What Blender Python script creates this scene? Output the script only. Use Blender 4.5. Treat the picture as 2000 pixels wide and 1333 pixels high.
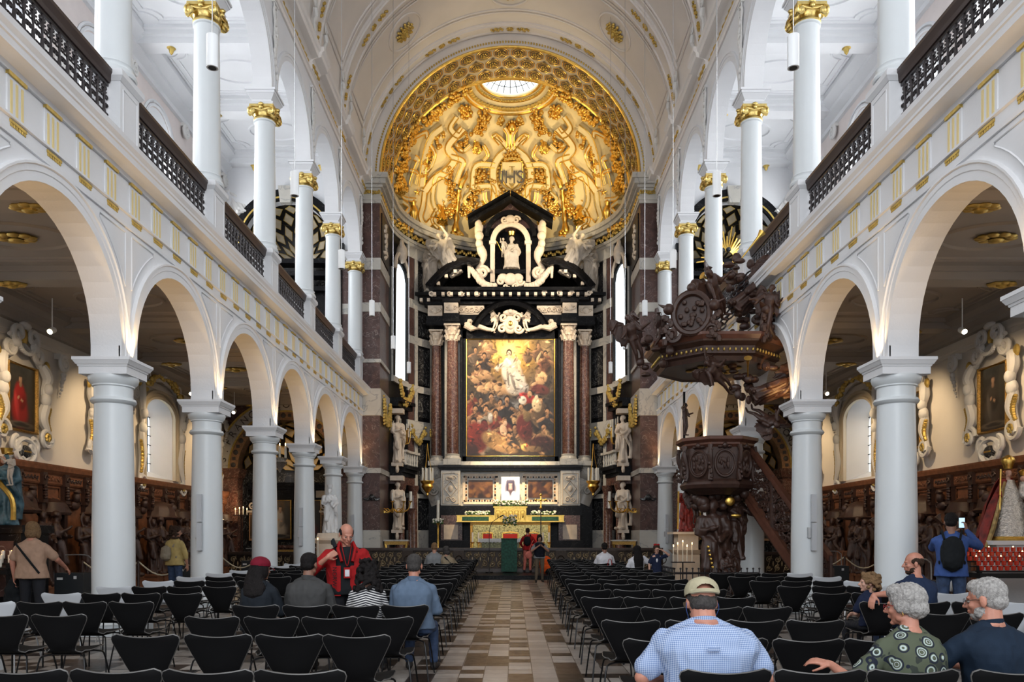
import bpy, math, random
import numpy as np
from math import sin, cos, pi, sqrt, radians as R
from mathutils import Vector, Matrix, noise

# ------------------------------------------------ camera, world, light, exposure
for o in list(bpy.data.objects): bpy.data.objects.remove(o)
SC = bpy.context.scene
COL = SC.collection
cd = bpy.data.cameras.new('camera'); CAM = bpy.data.objects.new('camera', cd); COL.objects.link(CAM)
CAM.location = (0.13, 0, 1.5); CAM.rotation_euler = (pi/2, 0, 0)
F = 1560.0; U0 = 1002.6; V0 = 1047.0
cd.sensor_width = 36; cd.lens = 36*F/2000; cd.shift_x = -(U0-1000)/2000; cd.shift_y = (V0-666.5)/2000
cd.clip_start = .05; cd.clip_end = 200
SC.camera = CAM
SC.view_settings.view_transform = 'Standard'; SC.view_settings.look = 'None'
SC.view_settings.exposure = 0.30; SC.view_settings.gamma = 1
W = bpy.data.worlds.new('sky'); SC.world = W; W.use_nodes = True
bg = W.node_tree.nodes['Background']; bg.inputs[0].default_value = (.90, .94, 1, 1); bg.inputs[1].default_value = 1.0
SC.cycles.max_bounces = 6; SC.cycles.diffuse_bounces = 4; SC.cycles.glossy_bounces = 3
SC.cycles.transmission_bounces = 4; SC.cycles.sample_clamp_indirect = 6; SC.cycles.caustics_reflective = False
SC.cycles.caustics_refractive = False

def area(name, loc, target, sx, sy, power, col=(1, 1, 1), spread=pi, cam=True):
    l = bpy.data.lights.new(name, 'AREA'); l.shape = 'RECTANGLE'; l.size = sx; l.size_y = sy
    l.energy = power; l.color = col; l.spread = spread
    o = bpy.data.objects.new(name, l); COL.objects.link(o); o.location = loc
    o.rotation_euler = (Vector(target)-Vector(loc)).to_track_quat('-Z', 'Y').to_euler()
    return o
def spot(name, loc, target, power, ang=60, blend=.6, col=(1, .8, .55), rad=.05):
    l = bpy.data.lights.new(name, 'SPOT'); l.energy = power; l.color = col; l.spot_size = R(ang); l.spot_blend = blend
    l.shadow_soft_size = rad
    o = bpy.data.objects.new(name, l); COL.objects.link(o); o.location = loc
    o.rotation_euler = (Vector(target)-Vector(loc)).to_track_quat('-Z', 'Y').to_euler()
    return o
def point(name, loc, power, col=(1, .7, .4), rad=.05):
    l = bpy.data.lights.new(name, 'POINT'); l.energy = power; l.color = col; l.shadow_soft_size = rad
    o = bpy.data.objects.new(name, l); COL.objects.link(o); o.location = loc
    return o
# shared geometry of the church
XC, XI, XO = 6.0, 5.78, 6.22            # arcade column axis, nave face, aisle face
B = 3.725
def YK(k): return 12.25 + B*(k-1)
YE = 31.3; YB = 33.5; XW = 11.1; RA = 5.1; ZS = 15.6; RV = 5.75
# daylight: the open west front and the great windows behind the camera, gallery windows along both sides
area('west_window_light', (0, -7, 10), (0, 14, 5), 10, 10, 1100, (.93, .965, 1))
for s in (-1, 1):
    for k in range(-1, 6):
        area('gallery_window_light', (s*11.69, YK(k)+B/2, 12.0), (s*3, YK(k)+B/2, 10.3), 1.15, 4.0, 210, (.96, .98, 1))
    for k in (-1, 1, 4):
        area('aisle_window_light', (s*11.69, YK(k)+B/2, 4.5), (s*7, YK(k)+B/2, 4.1), 1.2, 1.7, 7, (.88, .94, 1))
    # warm lamps standing on the imposts, washing the arches
    for k in range(-1, 7):
        spot('impost_lamp', (s*5.67, YK(k), 4.23), (s*5.90, YK(k)+.02, 5.6), 75, 88, 1, (1, .66, .32), .04)
        if k < 6:
            spot('arch_lamp', (s*5.9, YK(k)+.33, 4.23), (s*6.0, YK(k)+2.5, 5.8), 80, 70, .8, (1, .58, .20), .04)
    for k in range(0, 6):
        spot('aisle_spot', (s*9.0, YK(k)+.4, 5.9), (s*11.2, YK(k)+1.6, 3.7), 210, 88, .9, (1, .72, .42), .06)
    # dome floodlights on the apse cornice and altar floodlights on the piers
    spot('dome_flood', (s*3.9, 34.0, 14.9), (-s*1.0, 37.5, 19.0), 520, 120, .9, (1, .76, .40), .12)
    spot('dome_flood', (s*2.2, 36.6, 15.6), (s*1.2, 36.4, 20), 150, 140, .9, (1, .76, .40), .12)
    spot('band_flood', (s*4.3, 31.9, 15.7), (-s*1.5, 32.5, 20.5), 170, 120, .9, (1, .78, .44), .1)
    spot('altar_flood', (s*4.6, 31.6, 12.5), (-s*.6, 36.5, 7.0), 2000, 62, .7, (1, .80, .55), .12)
    spot('altar_flood', (s*4.6, 31.6, 13.6), (-s*.3, 36.5, 13.0), 1300, 55, .8, (1, .84, .62), .12)
    spot('chapel_lamp', (s*8.6, 31.6, 5.9), (s*8.6, 33.6, 3.0), 130, 100, .8, (1, .68, .36), .08)
spot('mensa_flood', (0, 31.6, 11.0), (0, 36.0, 2.6), 9000, 36, .8, (1, .74, .42), .12)
area('lantern_daylight', (0, 34.0, 22.4), (0, 34.0, 15), 2, 1, 260, (.88, .95, 1))

# ------------------------------------------------ helpers
def P(u, v, Y): return Vector((.13+(u-U0)*Y/F, Y, 1.5-(v-V0)*Y/F))
class MB:
    def __init__(s): s.v = []; s.f = []; s.m = []; s.mi = 0
    def add(s, vs, fs):
        n = len(s.v); s.v += [tuple(p) for p in vs]; s.f += [tuple(i+n for i in q) for q in fs]; s.m += [s.mi]*len(fs)
    def box(s, x0, x1, y0, y1, z0, z1):
        s.add([(x0,y0,z0),(x1,y0,z0),(x1,y1,z0),(x0,y1,z0),(x0,y0,z1),(x1,y0,z1),(x1,y1,z1),(x0,y1,z1)],
              [(0,3,2,1),(4,5,6,7),(0,1,5,4),(1,2,6,5),(2,3,7,6),(3,0,4,7)]); return s
    def cbox(s, c, d):
        return s.box(c[0]-d[0]/2,c[0]+d[0]/2,c[1]-d[1]/2,c[1]+d[1]/2,c[2]-d[2]/2,c[2]+d[2]/2)
    def frus(s, c, z0, z1, a0, b0, a1, b1):     # box with different half sizes at bottom and top
        x, y = c
        s.add([(x-a0,y-b0,z0),(x+a0,y-b0,z0),(x+a0,y+b0,z0),(x-a0,y+b0,z0),(x-a1,y-b1,z1),(x+a1,y-b1,z1),(x+a1,y+b1,z1),(x-a1,y+b1,z1)],
              [(0,3,2,1),(4,5,6,7),(0,1,5,4),(1,2,6,5),(2,3,7,6),(3,0,4,7)]); return s
    def lathe(s, prof, c=(0,0,0), seg=24, a0=0, a1=2*pi, M=None, fold=None):
        full = abs(a1-a0-2*pi) < 1e-6; n = seg if full else seg+1; vs = []; fs = []
        for r, z in prof:
            for i in range(n):
                a = a0+(a1-a0)*i/seg; rr = r*(fold(a, z) if fold else 1)
                p = Vector((rr*cos(a), rr*sin(a), z))
                vs.append(M@p if M else p+Vector(c))
        for j in range(len(prof)-1):
            for i in range(seg):
                k = (i+1) % n
                fs.append((j*n+i, j*n+k, (j+1)*n+k, (j+1)*n+i))
        if full:
            if prof[0][0] > 1e-5: fs.append(tuple(range(n-1, -1, -1)))
            if prof[-1][0] > 1e-5: fs.append(tuple((len(prof)-1)*n+i for i in range(n)))
        s.add(vs, fs); return s
    def tube(s, pts, r, seg=8, close=False, flat=1.0, up=None):
        pts = [Vector(p) for p in pts]; n = len(pts)
        if n < 2: return s
        rs = r if isinstance(r, (list, tuple)) else [r]*n
        vs = []; fs = []; prev = None
        for i, p in enumerate(pts):
            if close: t = pts[(i+1) % n]-pts[i-1]
            else: t = pts[min(i+1, n-1)]-pts[max(i-1, 0)]
            if t.length < 1e-9: t = Vector((0, 0, 1))
            t.normalize()
            if prev is None:
                u = Vector(up) if up else (Vector((0, 0, 1)) if abs(t.z) < .9 else Vector((1, 0, 0)))
            else: u = prev
            u = u-t*u.dot(t)
            if u.length < 1e-6: u = t.orthogonal()
            u.normalize(); prev = u; w = t.cross(u)
            for j in range(seg):
                a = 2*pi*j/seg; vs.append(p+u*cos(a)*rs[i]*flat+w*sin(a)*rs[i])
        for i in range(n if close else n-1):
            a = i*seg; b = ((i+1) % n)*seg
            for j in range(seg):
                k = (j+1) % seg; fs.append((a+j, a+k, b+k, b+j))
        if not close:
            fs.append(tuple(range(seg-1, -1, -1))); fs.append(tuple((n-1)*seg+j for j in range(seg)))
        s.add(vs, fs); return s
    def sphere(s, c, r, seg=10, rings=6, M=None):
        rr = r if isinstance(r, (tuple, list)) else (r, r, r); c = Vector(c); vs = []; fs = []
        for i in range(1, rings):
            t = pi*i/rings
            for j in range(seg):
                a = 2*pi*j/seg; p = Vector((rr[0]*sin(t)*cos(a), rr[1]*sin(t)*sin(a), rr[2]*cos(t)))
                vs.append(c+(M@p if M else p))
        for sgn in (1, -1):
            p = Vector((0, 0, rr[2]*sgn)); vs.append(c+(M@p if M else p))
        n = len(vs)
        for i in range(rings-2):
            for j in range(seg):
                k = (j+1) % seg; fs.append((i*seg+j, (i+1)*seg+j, (i+1)*seg+k, i*seg+k))
        for j in range(seg):
            k = (j+1) % seg; fs.append((n-2, j, k)); fs.append((n-1, (rings-2)*seg+k, (rings-2)*seg+j))
        s.add(vs, fs); return s
    def cap(s, a, b, ra, rb, seg=12):       # tapered capsule, closed
        a = Vector(a); b = Vector(b); d = b-a; L = d.length
        if L < 1e-6: return s.sphere(a, ra)
        q = Vector((0, 0, 1)).rotation_difference(d).to_matrix().to_4x4(); M = Matrix.Translation(a)@q
        prof = [(max(1e-6, ra*sin(t)), -ra*cos(t)) for t in (0.01, .4, .8, 1.2, pi/2)]+[(max(1e-6, rb*sin(t)), L-rb*cos(t)) for t in (pi/2, 1.95, 2.35, 2.75, pi-.01)]
        return s.lathe(prof, seg=seg, M=M)
    def loft(s, secs, seg=20):       # closed loft of elliptical sections (centre, rx, ry, Matrix or None)
        vs = []; fs = []
        for c, rx, ry, m in secs:
            for j in range(seg):
                a = 2*pi*j/seg; ca, sa = cos(a), sin(a)
                e = .82; px = rx*math.copysign(abs(ca)**e, ca); py = ry*math.copysign(abs(sa)**e, sa)
                p = Vector((px, py, 0)); vs.append(Vector(c)+(m@p if m else p))
        n = len(secs)
        for i in range(n-1):
            for j in range(seg):
                k = (j+1) % seg; fs.append((i*seg+j, i*seg+k, (i+1)*seg+k, (i+1)*seg+j))
        fs.append(tuple(range(seg-1, -1, -1))); fs.append(tuple((n-1)*seg+j for j in range(seg)))
        s.add(vs, fs); return s
    def extr(s, poly, fn, d0, d1):          # 2-D polygon (a,b) extruded: fn(a,b,d)->xyz
        n = len(poly); vs = [fn(a, b, d0) for a, b in poly]+[fn(a, b, d1) for a, b in poly]
        fs = [tuple(range(n)), tuple(range(2*n-1, n-1, -1))]+[(i, (i+1) % n+0, (i+1) % n+n, i+n) for i in range(n)]
        s.add(vs, fs); return s
    def sweep(s, prof, path):               # prof: list of (a,b); path: list of functions? -> list of (origin, A, B) frames
        n = len(prof); vs = []
        for o, A, Bv in path:
            o = Vector(o); A = Vector(A); Bv = Vector(Bv); vs += [o+A*a+Bv*b for a, b in prof]
        fs = []
        for i in range(len(path)-1):
            for j in range(n):
                k = (j+1) % n; fs.append((i*n+j, i*n+k, (i+1)*n+k, (i+1)*n+j))
        fs.append(tuple(range(n-1, -1, -1))); fs.append(tuple((len(path)-1)*n+j for j in range(n)))
        s.add(vs, fs); return s
    def grid(s, fn, nu, nv):
        vs = [fn(i/nu, j/nv) for j in range(nv+1) for i in range(nu+1)]; w = nu+1
        s.add(vs, [(j*w+i, j*w+i+1, (j+1)*w+i+1, (j+1)*w+i) for j in range(nv) for i in range(nu)]); return s
    def mesh(s, name, mats, smooth=True, ang=40):
        me = bpy.data.meshes.new(name); me.from_pydata(s.v, [], s.f)
        for m in (mats if isinstance(mats, (list, tuple)) else [mats]): me.materials.append(m)
        if any(s.m): me.polygons.foreach_set('material_index', s.m)
        me.polygons.foreach_set('use_smooth', [bool(smooth)]*len(s.f))
        me.update()
        if smooth: fixn(me); me.set_sharp_from_angle(angle=R(ang))
        return me
    def build(s, name, mats, parent=None, smooth=True, ang=40, kind=None, loc=None):
        me = s.mesh(name, mats, smooth, ang)
        return link(me, name, parent, kind, loc)
def fixn(me):
    import bmesh
    bm = bmesh.new(); bm.from_mesh(me); bmesh.ops.recalc_face_normals(bm, faces=bm.faces); bm.to_mesh(me); bm.free()
def link(me, name, parent=None, kind=None, loc=None):
    o = bpy.data.objects.new(name, me); COL.objects.link(o)
    if parent: o.parent = parent
    if loc: o.location = loc
    if kind: o['kind'] = kind
    return o
def tag(o, label, cat, group=None):
    o['label'] = label; o['category'] = cat
    if group: o['group'] = group
    return o
def thing(name, label, cat, loc=(0, 0, 0), rz=0, group=None):
    o = bpy.data.objects.new(name, None); COL.objects.link(o); o.location = loc; o.rotation_euler = (0, 0, rz)
    o.empty_display_size = .1
    return tag(o, label, cat, group)
def dup(root, loc=None, rz=None, label=None, group=None, scale=None):
    r = root.copy(); COL.objects.link(r)
    if loc is not None: r.location = loc
    if rz is not None: r.rotation_euler = (0, 0, rz)
    if scale is not None: r.scale = scale if isinstance(scale, (tuple, list)) else (scale,)*3
    if label: r['label'] = label
    if group: r['group'] = group
    for ch in list(root.children):
        c = ch.copy(); COL.objects.link(c); c.parent = r
        for g in list(ch.children):
            d = g.copy(); COL.objects.link(d); d.parent = c
    return r
def smoothpts(pts, n=6, close=False):
    pts = [Vector(p) for p in pts]; out = []; N = len(pts)
    for i in range(N if close else N-1):
        if close: p0, p1, p2, p3 = pts[i-1], pts[i], pts[(i+1) % N], pts[(i+2) % N]
        else: p0, p1, p2, p3 = pts[max(i-1, 0)], pts[i], pts[i+1], pts[min(i+2, N-1)]
        for k in range(n):
            t = k/n; out.append(.5*((2*p1)+(p2-p0)*t+(2*p0-5*p1+4*p2-p3)*t*t+(3*p1-p0-3*p2+p3)*t**3))
    if not close: out.append(pts[-1])
    return out
def spiral(cx, cz, r, turns=1.6, a0=0, d=1, n=26, r1=.12):
    return [(cx+r*(1-(1-r1)*i/n)*cos(a0+d*2*pi*turns*i/n), cz+r*(1-(1-r1)*i/n)*sin(a0+d*2*pi*turns*i/n)) for i in range(n+1)]

# ------------------------------------------------ materials
def mat(name, col, rough=.6, metal=0, var=0, vscale=3, bump=0, bscale=40, spec=.5, emit=None, estr=0, sheen=0, coat=0, co='Object'):
    m = bpy.data.materials.new(name); m.use_nodes = True; nt = m.node_tree; b = nt.nodes['Principled BSDF']
    b.inputs['Base Color'].default_value = (*col, 1); b.inputs['Roughness'].default_value = rough; b.inputs['Metallic'].default_value = metal
    b.inputs['Specular IOR Level'].default_value = spec
    if coat: b.inputs['Coat Weight'].default_value = coat; b.inputs['Coat Roughness'].default_value = .15
    if emit: b.inputs['Emission Color'].default_value = (*emit, 1); b.inputs['Emission Strength'].default_value = estr
    if var or bump:
        tc = nt.nodes.new('ShaderNodeTexCoord')
        if var:
            n = nt.nodes.new('ShaderNodeTexNoise'); n.inputs['Scale'].default_value = vscale; n.inputs['Detail'].default_value = 5
            nt.links.new(tc.outputs[co], n.inputs['Vector'])
            r = nt.nodes.new('ShaderNodeValToRGB'); r.color_ramp.elements[0].position = .3; r.color_ramp.elements[1].position = .7
            r.color_ramp.elements[0].color = (*[c*(1-var) for c in col], 1); r.color_ramp.elements[1].color = (*[min(1, c*(1+var)) for c in col], 1)
            nt.links.new(n.outputs['Fac'], r.inputs['Fac']); nt.links.new(r.outputs['Color'], b.inputs['Base Color'])
        if bump:
            n = nt.nodes.new('ShaderNodeTexNoise'); n.inputs['Scale'].default_value = bscale; n.inputs['Detail'].default_value = 4
            nt.links.new(tc.outputs[co], n.inputs['Vector'])
            bp = nt.nodes.new('ShaderNodeBump'); bp.inputs['Strength'].default_value = bump; bp.inputs['Distance'].default_value = .02
            nt.links.new(n.outputs['Fac'], bp.inputs['Height']); nt.links.new(bp.outputs['Normal'], b.inputs['Normal'])
    return m
def marble(name, base, vein, dark, scale=1.5, rough=.25, vw=.05):
    m = mat(name, base, rough); nt = m.node_tree; b = nt.nodes['Principled BSDF']
    tc = nt.nodes.new('ShaderNodeTexCoord')
    n1 = nt.nodes.new('ShaderNodeTexNoise'); n1.inputs['Scale'].default_value = scale*2; n1.inputs['Detail'].default_value = 8; n1.inputs['Roughness'].default_value = .65
    r1 = nt.nodes.new('ShaderNodeValToRGB'); r1.color_ramp.elements[0].position = .32; r1.color_ramp.elements[1].position = .68
    r1.color_ramp.elements[0].color = (*dark, 1); r1.color_ramp.elements[1].color = (*base, 1)
    n2 = nt.nodes.new('ShaderNodeTexNoise'); n2.inputs['Scale'].default_value = scale; n2.inputs['Detail'].default_value = 6; n2.inputs['Distortion'].default_value = 1.6
    r2 = nt.nodes.new('ShaderNodeValToRGB'); e = r2.color_ramp.elements; e[0].position = .5-vw; e[1].position = .5+vw
    e[0].color = (0, 0, 0, 1); e[1].color = (0, 0, 0, 1); x = e.new(.5); x.color = (1, 1, 1, 1)
    mx = nt.nodes.new('ShaderNodeMix'); mx.data_type = 'RGBA'; mx.inputs['B'].default_value = (*vein, 1)
    L = nt.links.new; L(tc.outputs['Object'], n1.inputs['Vector']); L(tc.outputs['Object'], n2.inputs['Vector'])
    L(n1.outputs['Fac'], r1.inputs['Fac']); L(n2.outputs['Fac'], r2.inputs['Fac']); L(r2.outputs['Color'], mx.inputs['Factor'])
    L(r1.outputs['Color'], mx.inputs['A']); L(mx.outputs['Result'], b.inputs['Base Color'])
    return m
M = {}
M['plaster'] = mat('white_plaster', (.76, .77, .79), .65, var=.03, vscale=1.2, bump=.15, bscale=25)
M['vault'] = mat('vault_plaster', (.82, .775, .735), .75, var=.04, vscale=.8, bump=.1, bscale=12)
M['column'] = mat('column_paint', (.70, .74, .76), .32, var=.02, vscale=2)
M['relief'] = mat('white_stucco', (.76, .75, .73), .7, bump=.25, bscale=60)
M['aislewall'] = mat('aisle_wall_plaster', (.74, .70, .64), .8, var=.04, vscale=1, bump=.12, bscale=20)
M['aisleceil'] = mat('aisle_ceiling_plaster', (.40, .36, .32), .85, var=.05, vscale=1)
M['gold'] = mat('gold_leaf', (.85, .55, .13), .30, 1, var=.15, vscale=9, bump=.25, bscale=50)
M['glintgold'] = mat('gilt_flute_glint', (.86, .72, .36), .35, .55); M['gallerywall'] = mat('gallery_wall_plaster', (.78, .70, .67), .7, var=.03); M['goldpaint'] = mat('gilt_paint', (.62, .44, .12), .42, .7, var=.2, vscale=12, bump=.2, bscale=60)  # flutes: their bright reflection is put into a paler gilt colour
M['capgold'] = mat('bright_gilt_capital', (.74, .56, .20), .34, 1, var=.15, vscale=9, bump=.3, bscale=40); M['domecream'] = mat('dome_stucco', (.80, .66, .38), .5, var=.06, vscale=3, bump=.12, bscale=20)
M['bandcream'] = mat('arch_band_stucco', (.50, .42, .31), .6); M['cofferdark'] = mat('coffer_ground', (.12, .085, .05), .6)
M['blackm'] = marble('black_marble', (.009, .009, .011), (.06, .06, .06), (.005, .005, .006), 2.2, .30, .008); M['blackm'].node_tree.nodes['Principled BSDF'].inputs['Specular IOR Level'].default_value = .14
M['greym'] = marble('grey_veined_marble', (.035, .035, .037), (.22, .22, .21), (.016, .016, .018), 2.4, .24, .02)
M['redm'] = marble('red_brown_marble', (.135, .070, .058), (.30, .24, .21), (.055, .030, .028), 1.9, .28, .009)
M['redcol'] = marble('red_column_marble', (.15, .062, .045), (.30, .20, .15), (.055, .028, .022), 4.2, .24, .022)
M['whitem'] = marble('white_marble', (.60, .57, .51), (.34, .33, .32), (.50, .48, .43), .9, .35, .02)
M['alab'] = mat('pale_carved_marble', (.72, .61, .49), .5, var=.08, vscale=6, bump=.35, bscale=45)
M['statue'] = mat('statue_marble', (.50, .45, .39), .5, var=.14, vscale=7, bump=.2, bscale=50)
M['darkwood'] = mat('dark_oak', (.050, .023, .016), .45, var=.25, vscale=10, bump=.2, bscale=60)
M['wood'] = mat('panel_oak', (.20, .075, .032), .58, var=.28, vscale=8, bump=.2, bscale=50)
M['midwood'] = mat('rail_oak', (.11, .042, .026), .35, var=.2, vscale=8)
M['iron'] = mat('wrought_iron', (.035, .03, .032), .35, .5)
M['railwood'] = mat('handrail_wood', (.045, .028, .024), .35)
M['chair'] = mat('black_shell', (.004, .004, .0045), .62, spec=.12)
M['chairedge'] = mat('shell_ply_edge', (.09, .085, .08), .35)
M['seatblack'] = mat('black_seat', (.03, .029, .028), .32)
M['chairw'] = mat('pale_grey_shell', (.52, .54, .57), .45)
M['steel'] = mat('black_steel', (.012, .012, .013), .3, .6)
M['pewter'] = mat('pale_steel', (.5, .51, .52), .3, .8)
M['white'] = mat('white_enamel', (.82, .85, .87), .35)
M['wax'] = mat('candle_wax', (.85, .82, .72), .4)
M['flame'] = mat('flame', (1, .7, .3), .5, emit=(1, .52, .16), estr=14)
M['lampglow'] = mat('lamp_glow', (1, .8, .5), .5, emit=(1, .84, .58), estr=24)
M['sky'] = mat('bright_glass', (.8, .85, .9), .3, emit=(.86, .95, 1), estr=1.25)
M['skyg'] = mat('gallery_glass', (.8, .85, .9), .3, emit=(.9, .96, 1), estr=1.6)
M['lead'] = mat('leading', (.03, .03, .035), .5, .4)
M['velvet'] = mat('red_velvet', (.35, .012, .012), .8)
M['green'] = mat('green_brocade', (.012, .075, .05), .7, var=.5, vscale=14)
M['brocade'] = mat('cream_green_brocade', (.26, .27, .15), .6, var=.75, vscale=16); M['cloth'] = mat('white_cloth', (.75, .76, .76), .8)
M['silver'] = mat('chased_silver', (.62, .60, .57), .28, .95, var=.3, vscale=22, bump=1, bscale=42)
M['charcoal'] = mat('charcoal_box', (.022, .026, .03), .5)
M['rope'] = mat('pale_rope', (.62, .55, .40), .8)
M['flower'] = mat('white_petals', (.8, .78, .68), .7)
M['leafg'] = mat('green_leaves', (.05, .12, .03), .6)
M['pink'] = mat('pink_petals', (.7, .3, .32), .7)
M['redglass'] = mat('red_votive_glass', (.10, .008, .005), .15, emit=(1, .06, .02), estr=.10)
# ------------------------------------------------ continuous bodies: closed shapes fused by a voxel skin
TMP = bpy.data.scenes.new('bench')
def fuse(mb, voxel=.015, smooth=3, folds=None, name='skin', lap=.5):
    me = mb.mesh('raw', [], smooth=False); fixn(me)
    o = bpy.data.objects.new('raw', me); TMP.collection.objects.link(o)
    r = o.modifiers.new('r', 'REMESH'); r.mode = 'VOXEL'; r.voxel_size = voxel; r.adaptivity = 0
    if smooth: s = o.modifiers.new('s', 'SMOOTH'); s.iterations = smooth; s.factor = lap
    vl = TMP.view_layers[0]; vl.update()
    out = bpy.data.meshes.new_from_object(o.evaluated_get(vl.depsgraph)); out.name = name
    bpy.data.objects.remove(o); bpy.data.meshes.remove(me)
    if folds:
        n = len(out.vertices); co = np.empty(n*3); out.vertices.foreach_get('co', co); co = co.reshape(-1, 3)
        nr = np.empty(n*3); out.vertices.foreach_get('normal', nr); nr = nr.reshape(-1, 3)
        d = np.array([folds(Vector(p), Vector(q)) for p, q in zip(co, nr)]); co = co+nr*d[:, None]
        out.vertices.foreach_set('co', co.ravel())
    out.polygons.foreach_set('use_smooth', [True]*len(out.polygons)); out.update()
    return out
def cloth(amp=.007, sc=5, seed=0):
    def f(p, n):
        q = Vector((p.x*1.4+seed*3.1, p.y*1.2, p.z*.8))*sc
        a = noise.noise(q+Vector((0, 0, noise.noise(q*.5)*2)))
        b = 1-abs(noise.noise(q*1.7+Vector((5, 5, 5))))*2
        return amp*(a*.8+max(0, b)*.9-.4)
    return f
def hairy(amp=.008, sc=22, st=.22):
    def f(p, n):
        q = Vector((p.x*sc, p.y*sc, p.z*sc*st)); return amp*(noise.noise(q)+.6*noise.noise(q*2.3))
    return f
def rotm(yaw=0, pitch=0, roll=0): return Matrix.Rotation(R(yaw), 4, 'Z')@Matrix.Rotation(R(pitch), 4, 'X')@Matrix.Rotation(R(roll), 4, 'Y')
def head_shapes(m, H, s=1.0, ears=True):
    def e(c, r, seg=14, rings=9):
        m.sphere(H@(Vector(c)*s), [x*s for x in r], seg, rings, H.to_3x3())
    e((0, -.014, .028), (.076, .096, .088), 18, 12); e((0, .026, -.028), (.058, .064, .085), 16, 10)
    e((0, .040, -.082), (.040, .040, .032)); e((0, .074, -.102), (.020, .018, .015)); e((0, .076, .016), (.047, .018, .011))
    m.cap(H@(Vector((0, .090, .004))*s), H@(Vector((0, .113, -.032))*s), .008*s, .013*s, 8)
    e((0, .094, -.037), (.018, .012, .009)); e((0, .090, -.060), (.024, .011, .006)); e((0, .088, -.071), (.021, .011, .006))
    for q in (-1, 1):
        e((q*.036, .062, -.030), (.022, .022, .020)); e((q*.045, .010, -.075), (.022, .035, .022))
        if ears: e((q*.080, -.008, -.012), (.010, .021, .034), 10, 8); e((q*.079, -.004, -.034), (.008, .012, .014), 8, 6)
def eyes(H, s, par):
    for q in (-1, 1):
        o = MB().sphere(H@(Vector((q*.031, .0775, -.006))*s), (.0115*s, .0105*s, .0072*s), 10, 8, H.to_3x3()).build('eye', M['eyewhite'], par); MB().sphere(H@(Vector((q*.031, .0862, -.006))*s), (.0055*s, .003*s, .0055*s), 8, 6, H.to_3x3()).build('iris', M['iris'], o)
def hand(m, w, d, n, side=1, curl=.5, s=1.0):
    """palm and five separate fingers; w wrist, d along the hand, n palm normal (fingers curl toward n)"""
    d = Vector(d).normalized(); n = Vector(n); n = (n-d*n.dot(d)).normalized(); t = d.cross(n)*side   # t: toward the thumb
    w = Vector(w); m.cap(w, w+d*.02*s, .024*s, .026*s, 10)
    for q in (-.028, -.010, .010, .028): m.cap(w+d*.018*s+t*q*.7*s, w+d*.085*s+t*q*s, .015*s, .0125*s, 8)
    for q, L, k in ((.031, .068, .9), (.011, .078, 1), (-.010, .072, 1.1), (-.030, .057, 1.25)):
        p = w+d*.088*s+t*q*s; a = .18+curl*.25*k; seg = (L*.45, L*.31, L*.24); r = .0092
        for i, l in enumerate(seg):
            dr = (d*cos(a)+n*sin(a)+t*q*1.2*(1-curl)).normalized(); p2 = p+dr*l*s; m.cap(p, p2, r*s, (r-.0011)*s, 8); p = p2; r -= .0011; a += curl*(.9 if i == 0 else .7)*k
    p = w+d*.022*s+t*.026*s; dr = (d*.62+t*.72+n*.25).normalized(); p2 = p+dr*.045*s; m.cap(p, p2, .0145*s, .0115*s, 8)
    dr = (d*.85+t*.25+n*(.35+.4*curl)).normalized(); p3 = p2+dr*.03*s; m.cap(p2, p3, .0108*s, .0095*s, 8)
    dr = (d*.85+n*(.3+.5*curl)).normalized(); m.cap(p3, p3+dr*.022*s, .0095*s, .008*s, 8)
for k_, c_ in (('skin', (.42, .21, .14)), ('skinred', (.50, .22, .15)), ('skindark', (.25, .12, .08)), ('skinpale', (.55, .31, .23))):
    M[k_] = mat(k_, c_, .5, var=.12, vscale=18, bump=.08, bscale=90)
M['eyewhite'] = mat('eye_white', (.20, .17, .15), .4); M['iris'] = mat('iris', (.03, .02, .015), .2)
def hairmat(name, c): return mat(name, c, .62, var=.35, vscale=60, bump=.5, bscale=160, spec=.18)
M['hairblack'] = hairmat('black_hair', (.010, .008, .008)); M['hairbrown'] = hairmat('brown_hair', (.04, .022, .014))
M['hairgrey'] = hairmat('grey_hair', (.36, .345, .33)); M['hairsalt'] = hairmat('greying_dark_hair', (.06, .055, .052)); M['hairfair'] = hairmat('fair_hair', (.20, .12, .06))
M['denim'] = mat('blue_denim', (.03, .055, .12), .8, var=.3, vscale=20); M['darkcloth'] = mat('dark_trousers', (.008, .009, .014), .8)
M['shoe'] = mat('dark_shoe', (.015, .013, .013), .5)
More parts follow.
